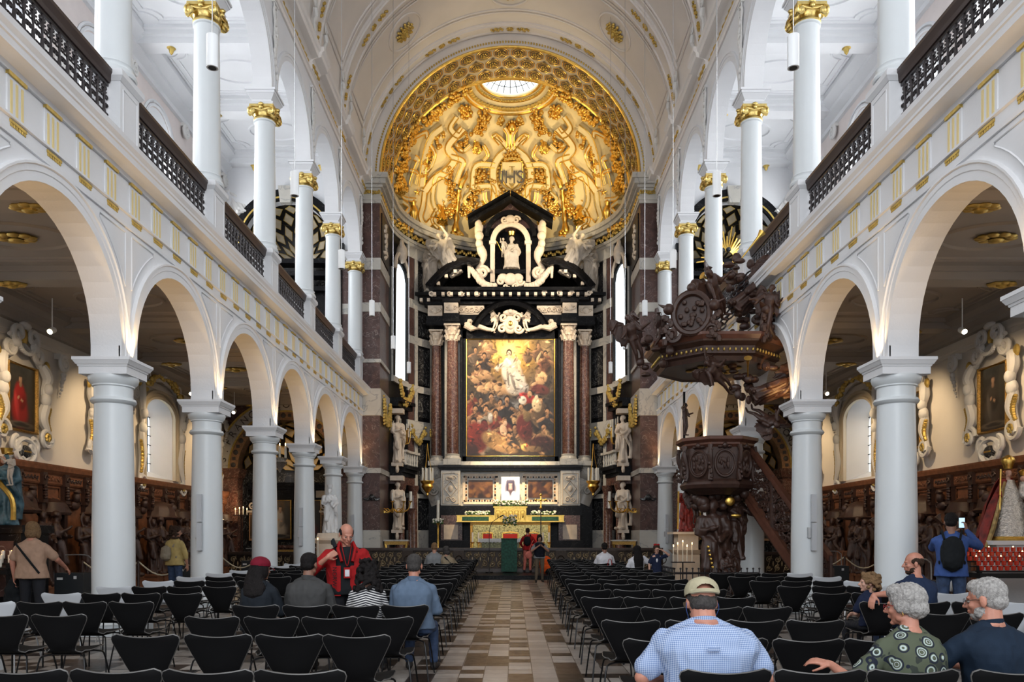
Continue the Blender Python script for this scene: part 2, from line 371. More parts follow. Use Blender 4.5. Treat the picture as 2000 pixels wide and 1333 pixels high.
def human(name, label, loc, rz, sp):
    """sp: pose and clothing. local frame: facing +Y, x to the figure's right"""
    g = sp.get; sit = g('kind', 'sit') == 'sit'; S = g('S', 1.0); sh = g('sh', .185); bw = g('bulk', 1.0); lean = g('lean', .0); tw = g('side', 0.)
    t = thing(name, label, 'person', loc, rz); v = g('voxel', .008)
    zh = .54 if sit else .93; top = zh+.50; hip = Vector((0, 0, zh)); neck = Vector((tw, lean+.0, top))
    def tor(f): return hip.lerp(neck, f)+Vector((0, -.03*sin(pi*f)*(1 if sit else .3), 0))
    shL = neck+Vector((-sh+.012, 0, -.105)); shR = neck+Vector((sh-.012, 0, -.105))
    elL = Vector(g('elL', (-sh-.05, lean+.06, top-.33))); elR = Vector(g('elR', (sh+.05, lean+.06, top-.33)))
    wrL = Vector(g('wrL', (-.12, lean+.30, zh+.14) if sit else (-sh-.06, lean+.10, top-.57))); wrR = Vector(g('wrR', (.12, lean+.30, zh+.14) if sit else (sh+.06, lean+.10, top-.57)))
    yaw, pit, rol = g('head', (0, -6, 0)); hc = neck+Vector((0, .035+.0*lean-.0009*0, .155))+Vector(g('hoff', (0, 0, 0)))
    HM = Matrix.Translation(hc)@rotm(yaw, pit, rol); hs = g('hs', 1.0)
    m = MB(); head_shapes(m, HM, hs); nr = .054*g('neckw', 1.0)
    m.cap(HM@Vector((0, -.022, -.05)), neck+Vector((0, -.012, -.03)), nr*.97, nr*1.08); m.loft([(neck+Vector((0, -.012, .02)), nr*1.0, nr*1.0, None), (neck+Vector((0, -.008, -.03)), .10, .065, None), (neck+Vector((0, 0, -.07)), .15, .08, None), (tor(.75), .14*bw, .09, None)])
    for a, e, w_, q, nn in ((shL, elL, wrL, -1, g('nL')), (shR, elR, wrR, 1, g('nR'))):
        m.cap(a, e, .047*bw**.5, .039*bw**.4); m.cap(e, w_, .040*bw**.4, .026); d = (w_-e).normalized()
        hd = Vector(g('hdL' if q < 0 else 'hdR', d)); nn = Vector(nn) if nn else Vector((-q*.6, .1, -.8)); hand(m, w_, hd, nn, g('thL', 1) if q < 0 else g('thR', -1), g('curlL' if q < 0 else 'curlR', .6), hs)
    if sit:
        knL = Vector(g('knL', (-.13, .46, .50))); knR = Vector(g('knR', (.13, .46, .50))); anL = Vector(g('anL', (-.14, .46, .09))); anR = Vector(g('anR', (.14, .46, .09)))
    else:
        knL = Vector(g('knL', (-.10, .02, .49))); knR = Vector(g('knR', (.10, .02, .49))); anL = Vector(g('anL', (-.10, -.02, .09))); anR = Vector(g('anR', (.10, -.02, .09)))
    hL, hR = hip+Vector((-.09, 0, -.02)), hip+Vector((.09, 0, -.02))
    if g('shorts') is not None:
        for a, k_, n_ in ((hL, knL, anL), (hR, knR, anR)): m.cap(a, k_, .075, .05); m.cap(k_, n_, .052, .034)
    me = fuse(m, v, 3, name='body'); me.materials.append(g('skin', M['skin'])); body = link(me, 'body', t)
    eyes(HM, hs, t)
    # top garment
    m = MB(); i_ = .016
    secs = []
    for f, rx, ry in ((-.14 if not sit else -.04, .192, .138), (.08, .182, .130), (.30, .158, .116), (.50, .165, .120), (.70, .182, .124), (.80, .180, .114), (.90, .140, .096), (.985, .086, .078)):
        rx *= (bw if f < .6 else 1+(bw-1)*.55); rx *= (sh/.185 if f > .6 else 1); ry *= (1+(bw-1)*.8)
        secs.append((tor(f)+Vector((0, -.008, 0)), rx, ry, None))
    m.loft(secs, 26)
    sl = g('sleeve', 'short')
    for a, e, w_, q in ((shL, elL, wrL, -1), (shR, elR, wrR, 1)):
        m.sphere(a+Vector((-q*.012, 0, -.010)), (.060, .062, .060)); m.cap(neck+Vector((q*.045, -.012, -.006)), a+Vector((0, -.004, .002)), .046, .054)
        if sl == 'short': e2 = a.lerp(e, .72); m.cap(a, e2, .060*bw**.4, .064*bw**.5, 14)
        elif sl == 'long': m.cap(a, e, .058*bw**.4, .052*bw**.4, 14); m.cap(e, e.lerp(w_, g('cuff', .9)), .054*bw**.4, .040, 14)
        elif sl == 'mid': m.cap(a, e, .066*bw**.5, .056, 14); m.cap(e, e.lerp(w_, .3), .055, .052, 14)
    me = fuse(m, max(v*1.25, .011), 3, cloth(g('fold', .008), 6, g('seed', 1)), 'top'); me.materials.append(g('top', M['darkcloth'])); link(me, g('topname', 'shirt'), t)
    if g('collar'):
        m = MB(); pts = []
        for i in range(21):
            a = R(-100+200*i/20) ; pts.append(neck+Vector((.072*sin(a)*1.0, -.075*cos(a)+.005, .006+.018*cos(a))))
        m.sweep([(-.004, -.03), (.006, -.03), (.004, .022), (-.004, .022)], [(p, ((p-neck)*Vector((1, 1, 0))).normalized() if False else Vector((p.x-neck.x, p.y-neck.y, 0)).normalized(), Vector((0, 0, 1))) for p in pts])
        m.build('collar', g('top'), t)
    # trousers and shoes
    m = MB(); lp = MB(); sp_ = g('legs_sep'); lw = g('legw', 1.0)
    m.loft([(hip+Vector((0, -.01, .10)), .142*bw, .100*bw, None), (hip+Vector((0, -.01, 0)), .164*bw, .118*bw, None), (hip+Vector((0, .0, -.07)), .165*bw, .115, None)], 22)
    for a, k_, n_ in ((hL, knL, anL), (hR, knR, anR)):
        m.cap(a, k_, .088*lw*bw**.5, .064*lw)
        if g('shorts') is None: m.cap(k_, n_+Vector((0, 0, .02)), .063*lw, .050*lw)
    me = fuse(m, .014, 3, cloth(.006, 7, 4), 'legs'); me.materials.append(g('pants', M['darkcloth'])); link(me, 'trousers', t)
    for n_, q in ((anL, -1), (anR, 1)):
        m = MB(); m.cap(n_+Vector((0, -.03, -.045)), n_+Vector((q*.015, .15, -.055)), .040, .034); m.cap(n_, n_+Vector((0, -.01, -.03)), .040, .042)
        me = fuse(m, .012, 2, name='shoe'); me.materials.append(g('shoe', M['shoe'])); link(me, 'shoe', t)
    # hair
    hk = g('hair', 'short'); hm = g('hairmat', M['hairbrown']); m = MB(); H3 = HM.to_3x3()
    def e(c, r, seg=16, rings=10): m.sphere(HM@(Vector(c)*hs), [x*hs for x in r], seg, rings, H3)
    if hk == 'short': e((0, -.024, .040), (.084, .100, .088)); e((0, -.050, -.015), (.074, .070, .060)); e((0, .03, .075), (.062, .055, .045))
    if hk == 'full': e((0, -.026, .040), (.094, .108, .096)); e((0, -.060, -.020), (.082, .075, .068)); e((0, .035, .082), (.070, .058, .050)); [e((q*.072, -.01, .0), (.022, .05, .05)) for q in (-1, 1)]
    if hk == 'nape': e((0, -.046, -.018), (.077, .072, .060)); [e((q*.064, -.012, .012), (.020, .052, .034)) for q in (-1, 1)]
    if hk == 'band':
        e((0, -.060, .012), (.072, .052, .062)); [e((q*.064, -.018, .020), (.021, .056, .040)) for q in (-1, 1)]
    if hk == 'bob':
        e((0, -.026, .040), (.094, .110, .094)); e((0, -.055, -.05), (.090, .070, .085)); [e((q*.078, .0, -.04), (.026, .062, .09)) for q in (-1, 1)]
    if hk == 'long':
        e((0, -.026, .040), (.092, .108, .092)); [e((q*.074, -.01, -.03), (.026, .05, .08)) for q in (-1, 1)]
        L = g('hairlen', .3); m.loft([(HM@Vector((0, -.055, .02)), .085, .070, None), (HM@Vector((0, -.085, -.10)), .105, .065, None), (neck+Vector((0, -.115, -.05)), .13, .055, None), (neck+Vector((0, -.14, -.05-L*.6)), .115, .045, None), (neck+Vector((0, -.13, -.05-L)), .06, .03, None)])
    if hk == 'curly':
        rnd = random.Random(g('seed', 1)); L = g('hairlen', .22); e((0, -.026, .04), (.092, .108, .092))
        for i in range(g('curls', 110)):
            a = rnd.uniform(0, 2*pi); z = rnd.uniform(-L, .12); bx = .105+.05*max(0, -z)/L; c = Vector((bx*cos(a)*(1 if z < .05 else .75), -.035+.095*sin(a), z))
            if c.y > .035 and z < .045: continue
            e(tuple(c), (.028, .028, .024), 8, 6)
    if m.v:
        me = fuse(m, g('hvox', .009), 2, hairy(g('hamp', .005), 80, .13 if hk != 'curly' else .6), 'hair'); me.materials.append(hm); link(me, 'hair', t)
    t['_'] = 0; del t['_']
    if S != 1.0: t.scale = (S, S, S)
    return t, dict(neck=neck, HM=HM, shL=shL, shR=shR, hip=hip, elL=elL, elR=elR, wrL=wrL, wrR=wrR, hs=hs)

# ------------------------------------------------ draped statues (facing -Y, feet at z=0, about 1.75 m)
def statue_mesh(var=0, wings=False, seated=False, voxel=.022, robe=1.0, child=False, arms=None, nude=False, seed=1):
    m = MB(); rnd = random.Random(seed)
    zz = -.38 if seated else 0
    H = Matrix.Translation((.02*var, -.03, 1.60+zz))@rotm(180+(20 if var % 2 else -22), -8, 0)
    head_shapes(m, H, 1.02, False)
    m.sphere(H@Vector((0, -.03, .04)), (.092, .105, .088), 12, 8); m.sphere(H@Vector((0, -.10, .0)), .05)
    for i in range(10): a = i*.63; m.sphere(H@Vector((.085*cos(a), -.04+.075*sin(a), .02-.02*(i % 3))), .028, 7, 5)
    nb = Vector((0, 0, 1.46+zz)); m.cap((0, 0, 1.38+zz), (0, -.02, 1.54+zz), .06, .05)
    m.loft([((0, .0, .92+zz), .17, .13, None), ((0, 0, 1.08+zz), .14, .11, None), ((0, -.01, 1.25+zz), .17, .13, None), ((0, 0, 1.38+zz), .18, .11, None), ((0, 0, 1.45+zz), .09, .07, None)])
    arms = arms or [((-.24, -.06, 1.12), (-.02, -.24, 1.20)), ((.26, -.02, 1.14), (.14, -.26, 1.02))]
    for q, (e, w) in zip((-1, 1), arms):
        s0 = Vector((q*.19, 0, 1.38+zz)); e = Vector(e)+Vector((0, 0, zz)); w = Vector(w)+Vector((0, 0, zz))
        m.cap(s0, e, .075, .062); m.cap(e, w, .060, .038); d = (w-e).normalized()
        m.sphere(w+d*.05, .045); [m.cap(w+d*.06+Vector((.018*(i-1.5), 0, 0)), w+d*.13+Vector((.022*(i-1.5), 0, 0)), .013, .011, 6) for i in range(4)]
        m.loft([(s0, .08, .08, None), (e+Vector((0, .02, -.02)), .085, .08, None), (e.lerp(w, .5)+Vector((0, .02, -.16)), .04, .04, None)], 12)
    if nude:
        for q in (-1, 1):
            m.cap((q*.09, 0, .95+zz), (q*.10, -.08 if not seated else -.4, .50 if not seated else .58), .10, .065); m.cap((q*.10, -.08 if not seated else -.4, .50 if not seated else .58), (q*.10, .02 if not seated else -.36, .08), .065, .04); m.cap((q*.10, 0 if not seated else -.36, .05), (q*.12, -.15 if not seated else -.5, .04), .04, .035)
    elif seated:
        m.loft([((0, 0, .60), .25, .20, None), ((0, -.2, .58), .25, .17, None), ((0, -.42, .52), .23, .12, None)], 20)
        for q in (-1, 1): m.cap((q*.10, -.05, .62), (q*.14, -.45, .60), .12, .10); m.cap((q*.14, -.45, .58), (q*.12, -.42, .10), .10, .10)
        m.loft([((0, -.30, .60), .25, .22, None), ((0, -.32, .3), .25, .2, None), ((0, -.34, .02), .30, .26, None)], 22)
    else:
        vs = []; secs = ((.0, .27), (.12, .235), (.35, .21), (.6, .19), (.85, .19), (.98, .18))
        prof = [(1e-4, 0)]+[(r*robe, z) for z, r in secs]+[(1e-4, 1.0)]
        m.lathe(prof, seg=44, fold=lambda a, z: 1+(.11-.05*z)*sin(a*9+z*2.5+var)+.07*sin(a*5-z*4+seed)-.12*abs(sin(a)))
        m.cap((-.10, -.08, .95), (-.13, -.20, .52), .11, .085)
        m.cap((.10, -.25, .05), (.10, -.12, .05), .045, .05); m.cap((-.14, -.28, .05), (-.12, -.14, .06), .045, .05)
        # a cloak thrown across
        pts = [(-.2, .02, 1.36), (-.05, -.14, 1.22), (.12, -.16, 1.02), (.22, -.10, .82), (.26, .05, .62), (.25, .1, .3)]
        m.tube(smoothpts(pts, 4), .055, 8)
        m.tube(smoothpts([(.18, .02, 1.3), (.22, .10, 1.0), (.27, .10, .6), (.26, .08, .15)], 4), .065, 8)
    if wings:
        wp = [(.05, 1.30), (.14, 1.52), (.30, 1.70), (.44, 1.74), (.53, 1.60), (.55, 1.38), (.50, 1.22), (.51, 1.05), (.43, .98), (.42, .82), (.33, .84), (.28, .70), (.20, .86), (.10, 1.08)]
        for q in (-1, 1):
            m.extr(wp, lambda a, b, d, q=q: (q*a, .10+.30*a+.10*sin(b*5)+d, b+zz), -.022, .022)
            for i in range(6): m.tube([(q*(.12+.01*i), .11, 1.48-.05*i+zz), (q*(.30+.02*i), .16+.03*i, 1.62-.09*i+zz), (q*(.52-.05*i), .22, 1.40-.12*i+zz)], .026, 6)
    def f(p, n):
        if p.z > 1.4+zz and not nude: return 0
        if nude: return 0
        q = Vector((p.x*8+seed, p.y*8, p.z*2.4)); return .030*(1-2*abs(noise.noise(q)))-.012
    return fuse(m, voxel, 2, f, 'statue')
def remat(me, mt):
    c = me.copy(); c.materials.clear(); c.materials.append(mt); return c
ST = {}
ST['a'] = statue_mesh(0, seed=1); ST['b'] = statue_mesh(1, seed=5, arms=[((-.25, -.03, 1.15), (-.16, -.24, 1.30)), ((.25, -.05, 1.12), (.02, -.26, 1.12))])
ST['wing'] = statue_mesh(1, wings=True, seed=3); ST['term'] = statue_mesh(0, seed=8, nude=False, robe=.72)
ST['fly'] = statue_mesh(1, wings=True, seed=9, arms=[((-.30, -.12, 1.50), (-.20, -.20, 1.80)), ((.34, -.10, 1.30), (.58, -.22, 1.34))])
ST['seat'] = statue_mesh(0, seated=True, seed=11); ST['child'] = statue_mesh(1, nude=True, seed=2, arms=[((-.27, -.10, 1.30), (-.34, -.26, 1.45)), ((.26, -.06, 1.12), (.20, -.30, 1.16))])
ST['putto'] = statue_mesh(0, nude=True, wings=True, seed=6, arms=[((-.30, -.12, 1.25), (-.50, -.28, 1.20)), ((.28, -.1, 1.15), (.44, -.3, 1.25))])
def put(kind, mt, name, par, loc, rz=0, s=1.0, rx=0, ry=0):
    key = (kind, mt.name)
    if key not in ST: ST[key] = remat(ST[kind], mt)
    o = link(ST[key], name, par); o.location = loc; o.rotation_euler = (rx, ry, rz); o.scale = s if isinstance(s, tuple) else (s, s, s)
    return o
# ------------------------------------------------ floor
def floor_mat():
    m = bpy.data.materials.new('stone_paving'); m.use_nodes = True; nt = m.node_tree; b = nt.nodes['Principled BSDF']; L = nt.links.new
    def N(t): return nt.nodes.new(t)
    def mt(op, a, bb=None, c=None):
        n = N('ShaderNodeMath'); n.operation = op
        for i, x in enumerate((a, bb, c)):
            if x is None: continue
            if isinstance(x, (int, float)): n.inputs[i].default_value = x
            else: L(x, n.inputs[i])
        return n.outputs[0]
    tc = N('ShaderNodeTexCoord'); sp = N('ShaderNodeSeparateXYZ'); L(tc.outputs['Object'], sp.inputs[0])
    u = mt('DIVIDE', mt('ADD', sp.outputs[0], .717), .2635); v = mt('DIVIDE', sp.outputs[1], .255)
    ci = mt('FLOOR', u); ri = mt('FLOOR', v); g2 = mt('FLOOR', mt('DIVIDE', mt('ADD', v, mt('MULTIPLY', ci, .37)), 2.0))
    def wn(a, c, w):
        cb = N('ShaderNodeCombineXYZ'); L(a, cb.inputs[0]); L(c, cb.inputs[1]); cb.inputs[2].default_value = w
        n = N('ShaderNodeTexWhiteNoise'); n.noise_dimensions = '3D'; L(cb.outputs[0], n.inputs['Vector']); return n.outputs['Value']
    a = wn(ci, ri, 1.3); bb = wn(ci, g2, 7.7); c = wn(ci, ri, 4.1); d = wn(ci, ri, 9.9)
    pr = N('ShaderNodeValToRGB'); pr.color_ramp.interpolation = 'CONSTANT'; e = pr.color_ramp.elements
    steps = [(0, .5), (.261, .1), (.349, .74), (.437, .32), (.524, .62), (.612, .12), (.70, .66), (.787, .18), (.87, .5)]
    e[0].position = 0; e[0].color = (.5,)*3+(1,); e[1].position = steps[1][0]; e[1].color = (steps[1][1],)*3+(1,)
    for p, w in steps[2:]: x = e.new(p); x.color = (w, w, w, 1)
    L(mt('DIVIDE', mt('ADD', sp.outputs[0], 1.5), 3.0), pr.inputs[0])
    mixr = mt('ADD', mt('MULTIPLY', a, .72), mt('MULTIPLY', bb, .28))
    dark = mt('LESS_THAN', mixr, mt('ADD', mt('MULTIPLY', pr.outputs[0], .62), .19))
    lr = N('ShaderNodeValToRGB'); lr.color_ramp.elements[0].color = (.27, .235, .21, 1); lr.color_ramp.elements[1].color = (.45, .41, .37, 1); L(c, lr.inputs[0])
    dr = N('ShaderNodeValToRGB'); dr.color_ramp.elements[0].color = (.009, .008, .009, 1); dr.color_ramp.elements[1].color = (.070, .044, .030, 1); L(d, dr.inputs[0])
    mx = N('ShaderNodeMix'); mx.data_type = 'RGBA'; L(dark, mx.inputs['Factor']); L(lr.outputs[0], mx.inputs['A']); L(dr.outputs[0], mx.inputs['B'])
    ns = N('ShaderNodeTexNoise'); ns.inputs['Scale'].default_value = 9; ns.inputs['Detail'].default_value = 6; L(tc.outputs['Object'], ns.inputs['Vector'])
    m2 = N('ShaderNodeMix'); m2.data_type = 'RGBA'; m2.blend_type = 'MULTIPLY'; m2.inputs['Factor'].default_value = .55
    L(mx.outputs['Result'], m2.inputs['A']); nr = N('ShaderNodeValToRGB'); nr.color_ramp.elements[0].position = .3; nr.color_ramp.elements[0].color = (.45, .43, .41, 1); nr.color_ramp.elements[1].position = .6
    L(ns.outputs['Fac'], nr.inputs[0]); L(nr.outputs[0], m2.inputs['B'])
    fu = mt('FRACT', u); fv = mt('FRACT', v)
    gr = mt('MAXIMUM', mt('LESS_THAN', mt('MINIMUM', fu, mt('SUBTRACT', 1, fu)), .018), mt('LESS_THAN', mt('MINIMUM', fv, mt('SUBTRACT', 1, fv)), .016))
    m3 = N('ShaderNodeMix'); m3.data_type = 'RGBA'; L(gr, m3.inputs['Factor']); L(m2.outputs['Result'], m3.inputs['A']); m3.inputs['B'].default_value = (.07, .055, .045, 1)
    L(m3.outputs['Result'], b.inputs['Base Color'])
    rr = mt('ADD', .20, mt('MULTIPLY', ns.outputs['Fac'], .28)); L(rr, b.inputs['Roughness'])
    return m
m = MB(); m.box(-XW-.1, XW+.1, -9, 27.2, -.2, 0); m.box(-XW-.1, XW+.1, 27.2, YE+5, -.2, -.002)
m.build('floor', floor_mat(), smooth=False, kind='structure')
m = MB(); m.box(-5.9, 5.9, 27.25, 30.28, .006, .14); m.box(-5.9, 5.9, 27.2, 30.28, .11, .145)
st = m.build('floor_step', [M['blackm']], smooth=False, kind='structure')
m = MB(); m.box(-5.2, 5.2, 30.3, 38.7, .0, .42); m.box(-3.2, 3.2, 33.8, 37, .42, .60); m.build('floor_sanctuary', M['redm'], smooth=False, kind='structure')

# ------------------------------------------------ arcade walls
def arcade(s, zimp, zspr, r, ztop, k0, k1, hw=.25):
    """wall above a row of round arches; s = side, arches between column k and k+1"""
    m = MB(); n = 22
    for k in range(k0, k1):
        ym = YK(k)+B/2; yl, yr = YK(k), YK(k+1)
        pts = [(ym-r, zimp)]+[(ym-r*cos(pi*i/n), zspr+r*sin(pi*i/n)) for i in range(n+1)]+[(ym+r, zimp)]
        top = [(yl, ztop)]
        for (y, z) in pts[1:-1]: top.append((y, ztop))
        top.append((yr, ztop))
        lo = pts[:]
        for x in (s*XI, s*XO):
            vs = [(x, y, z) for y, z in lo]+[(x, y, z) for y, z in top]; N_ = len(lo)
            fs = [(i, i+1, N_+i+1, N_+i) for i in range(N_-1)]
            m.add(vs, fs)
            m.add([(x, yl, zimp), (x, ym-r, zimp), (x, yl, ztop)], [(0, 1, 2)])
            m.add([(x, yr, zimp), (x, ym+r, zimp), (x, yr, ztop)], [(0, 1, 2)])
        vs = [(s*XI, y, z) for y, z in lo]+[(s*XO, y, z) for y, z in lo]
        m.add(vs, [(i, i+1, len(lo)+i+1, len(lo)+i) for i in range(len(lo)-1)])
    y1 = YK(k1)+.1
    m.box(*sorted((s*XI, s*XO)), YK(k1)-.02, YE, zimp, ztop) if k1 == 6 else None
    return m
def archivolt(s, ym, zspr, r, x, out, w, zb=None):
    """moulded ring round an arch on the plane x, projecting by out toward the nave"""
    m = MB(); path = []
    if zb is not None: path.append(((x, ym-r, zb), (0, -1, 0), (-s, 0, 0)))
    n = 28
    for i in range(n+1):
        a = pi-pi*i/n; path.append(((x, ym+r*cos(a), zspr+r*sin(a)), (0, cos(a), sin(a)), (-s, 0, 0)))
    if zb is not None: path.append(((x, ym+r, zb), (0, 1, 0), (-s, 0, 0)))
    prof = [(0, -.02), (0, out*.55), (w*.45, out*.55), (w*.5, out*.8), (w*.78, out*.8), (w*.84, out*1.3), (w*.95, out*1.3), (w, out*.6), (w, -.02)]
    m.sweep(prof, path); return m
def wprof(s, y0, y1, prof, x):          # mouldings running along the nave: prof (projection, z)
    m = MB(); m.sweep([(a, b) for a, b in prof], [((x, y0, 0), (-s, 0, 0), (0, 0, 1)), ((x, y1, 0), (-s, 0, 0), (0, 0, 1))]); return m
K0 = -2
SIDE = {-1: 'left', 1: 'right'}
for s in (-1, 1):
    sd = SIDE[s]
    wl = arcade(s, 4.16, 4.36, 1.6125, 7.02, K0, 6).build('wall_arcade_'+sd, M['plaster'], smooth=False, kind='structure')
    wu = arcade(s, 12.35, 12.45, 1.6125, 15.55, K0, 6).build('wall_clerestory_'+sd, M['plaster'], smooth=False, kind='structure')
    for k in range(K0, 6):
        ym = YK(k)+B/2
        archivolt(s, ym, 4.36, 1.6125, s*XI, .045, .24, 4.16).build('archivolt', M['plaster'], wl, ang=30)
        archivolt(s, ym, 12.45, 1.6125, s*XI, .05, .22, 12.35).build('archivolt', M['plaster'], wu, ang=30)
        # raised triangular spandrel panels
        m = MB()
        for sg in (-1, 1):
            pts = []
            for i in range(9):
                a = R(52+i*3.0) if False else R(28+i*5.2)
                rr = 1.6125+.38; pts.append((s*(XI-.006), ym+sg*rr*cos(a), 4.36+rr*sin(a)))
            pts = [(s*(XI-.006), p[1], p[2]) for p in pts if p[2] < 6.12]
            yo = ym+sg*(B/2-.10)
            pts.append((s*(XI-.006), pts[-1][1], 6.12)); pts.append((s*(XI-.006), yo, 6.12)); pts.append((s*(XI-.006), yo, pts[0][2]))
            m.tube(pts, .012, 4, close=True)
        m.build('spandrel_moulding', M['plaster'], wl)
    # architrave, frieze bead, cornice
    wprof(s, YK(K0), YE, [(0, 6.20), (.03, 6.20), (.035, 6.25), (.035, 6.38), (.07, 6.39), (.07, 6.42), (0, 6.42)], s*XI).build('architrave', M['plaster'], wl, smooth=False)
    wprof(s, YK(K0), YE+.0, [(0, 6.93), (.04, 6.93), (.06, 6.99), (.10, 7.00), (.26, 7.02), (.27, 7.10), (.29, 7.11), (.29, 7.15), (.33, 7.20), (.34, 7.27), (-.5, 7.27), (-.5, 7.0)], s*XI).build('trim_gallery_cornice_'+sd, M['plaster'], smooth=False, kind='structure')
    # triglyphs with gilt flutes, caps and drops
    tri = None; n = 0; y = YK(-1)+.2
    while y < YE-.25:
        if tri is None:
            m = MB(); m.box(-.01, .02, -.17, .17, 0, .50); tri = m.build('triglyph', M['plaster'], wl, smooth=False)
            m = MB()
            for q in (-.105, 0, .105): m.box(.015, .03, q-.019, q+.019, .03, .42)
            g1 = m.build('gilt_flutes', M['glintgold'], tri, smooth=False)
            m = MB(); m.box(-.01, .045, -.175, .175, .465, .51); m.box(-.01, .05, -.16, .16, -.09, -.055)
            for q in range(6): m.box(-.01, .045, -.15+q*.052, -.15+q*.052+.036, -.13, -.085)
            g2 = m.build('gilt_drops', M['goldpaint'], tri, smooth=False)
            ch = tri
        else:
            ch = tri.copy(); COL.objects.link(ch)
            for g in (g1, g2): d = g.copy(); COL.objects.link(d); d.parent = ch
        ch.location = (s*XI, y, 6.425); ch.rotation_euler = (0, 0, pi if s > 0 else 0)
        y += B/5
    # upper entablature
    wprof(s, YK(K0), YE, [(0, 14.78), (.05, 14.78), (.06, 14.9), (.10, 14.92), (.10, 14.96), (.03, 14.97), (.03, 15.18), (.08, 15.22), (.12, 15.24), (.30, 15.28), (.31, 15.42), (.36, 15.46), (.38, 15.56), (0, 15.58)], s*XI).build('trim_vault_cornice_'+sd, M['vault'], smooth=False, kind='structure')
    # gilt running leaf in the frieze, broken over each column by a projecting block
    for k in range(-1, 7):
        m = MB(); yc = YK(k); y0, y1 = yc-.42, min(yc+.42, YE-.02)
        m.sweep([(.03, 14.97), (.12, 14.97), (.12, 15.18), (.17, 15.24), (.38, 15.30), (.40, 15.42), (.46, 15.48), (.47, 15.60), (.03, 15.60)], [((s*XI, y0, 0), (-s, 0, 0), (0, 0, 1)), ((s*XI, y1, 0), (-s, 0, 0), (0, 0, 1))])
        m.build('cornice_block', M['vault'], wu, smooth=False)
        m = MB()
        for seg in ((y0+.08, y1-.08, .125), (y1+.15, yc+B-.55, .04)):
            yy = seg[0]; i = 0
            while yy < min(seg[1], YE-.1):
                m.sphere((s*(XI-seg[2]), yy, 15.075+.03*sin(i*2.1)), (.045, .085, .055), 6, 4); yy += .105; i += 1
        if m.v: m.build('gilt_leaf_frieze', M['goldpaint'], wu)
        # stucco scroll console on the spandrel above each column
        m = MB(); x = s*(XI-.05)
        for (cz, r, a0, d) in ((14.35, .17, pi/2, 1), (13.75, .11, -pi/2, -1)):
            for mir in (1,):
                m.tube([(x, yc+mir*(a-.0), z) for a, z in spiral(0, cz, r, 1.7, a0, d)], [.035*(1-.5*i/26) for i in range(27)], 6)
        for i in range(10):
            t = i/9; m.sphere((x, yc+.10*sin(t*7), 14.15-1.3*t), (.05, .10*(1-.55*t), .09), 7, 5)
        for q in (-1, 1):
            m.tube([(x, yc+q*(.12-.08*t/8), 14.6-1.55*t/8) for t in range(9)], .02, 5)
        m.box(*sorted((x-.03*s, x+.06*s)), yc-.17, yc+.17, 14.58, 14.64)
        m.build('scroll_console', M['relief'], wu)
# ------------------------------------------------ columns
def lower_column(k, s):
    t = thing('arcade_column', '', 'column', (s*XC, YK(k), 0))
    MB().box(-.42, .42, -.42, .42, 0, .12).lathe([(.40, .12), (.43, .17), (.40, .23), (.35, .26), (.34, .30)], seg=32).build('base', M['column'], t)
    prof = [(.31+.0*0, .30)]+[(.305-.035*max(0, (z-1.3)/2.2)**1.3, z) for z in np.linspace(.32, 3.52, 9)]
    MB().lathe([(float(a), float(b)) for a, b in prof], seg=40).build('shaft', M['column'], t)
    MB().lathe([(.27, 3.50), (.31, 3.52), (.33, 3.55), (.31, 3.59), (.275, 3.60), (.275, 3.76), (.30, 3.77), (.30, 3.79), (.345, 3.84), (.36, 3.90), (.35, 3.93)], seg=40).build('capital', M['column'], t)
    m = MB(); m.box(-.36, .36, -.33, .33, 3.92, 4.03); m.frus((0, 0), 4.03, 4.06, .37, .34, .38, .35); m.frus((0, 0), 4.06, 4.12, .39, .36, .425, .395); m.box(-.43, .43, -.40, .40, 4.12, 4.165)
    m.build('abacus', M['plaster'], t, smooth=False)
    m = MB(); m.box(-.05, .05, -.09, .09, 4.165, 4.20); b = m.build('uplight', M['white'], t, smooth=False, loc=(-s*.31, 0, 0))
    return t
def ionic_cap():
    m = MB(); m.lathe([(.245, 0), (.25, .02), (.27, .04), (.25, .06), (.245, .08), (.25, .14), (.29, .20)], seg=28)
    m.box(-.29, .29, -.29, .29, .27, .33); m.box(-.26, .26, -.26, .26, .17, .27)
    for a in range(4):
        M4 = Matrix.Rotation(a*pi/2, 4, 'Z')
        for q in (-1, 1):
            pts = [M4@Vector((q*(.225+x), -.30, z)) for x, z in [(u*q*1, w) for u, w in spiral(0, .16, .105, 1.6, pi/2, -q)]]
            m.tube(pts, [.028*(1-.4*i/26) for i in range(27)], 6)
            c = M4@Vector((q*.225, -.28, .16)); mm = Matrix.Rotation(a*pi/2, 3, 'Z')@Matrix.Rotation(pi/2, 3, 'X')
            m.sphere(c, (.085, .085, .05), 10, 6, mm)
        m.sphere(M4@Vector((0, -.30, .24)), .055, 8, 5); m.sphere(M4@Vector((0, -.31, .31)), (.07, .05, .05), 8, 5)
        m.tube([M4@Vector((-.2+.05*i, -.285, .235-.045*sin(pi*i/8))) for i in range(9)], .02, 5)
    return m
ion_me = ionic_cap().mesh('ionic_capital', M['capgold'])
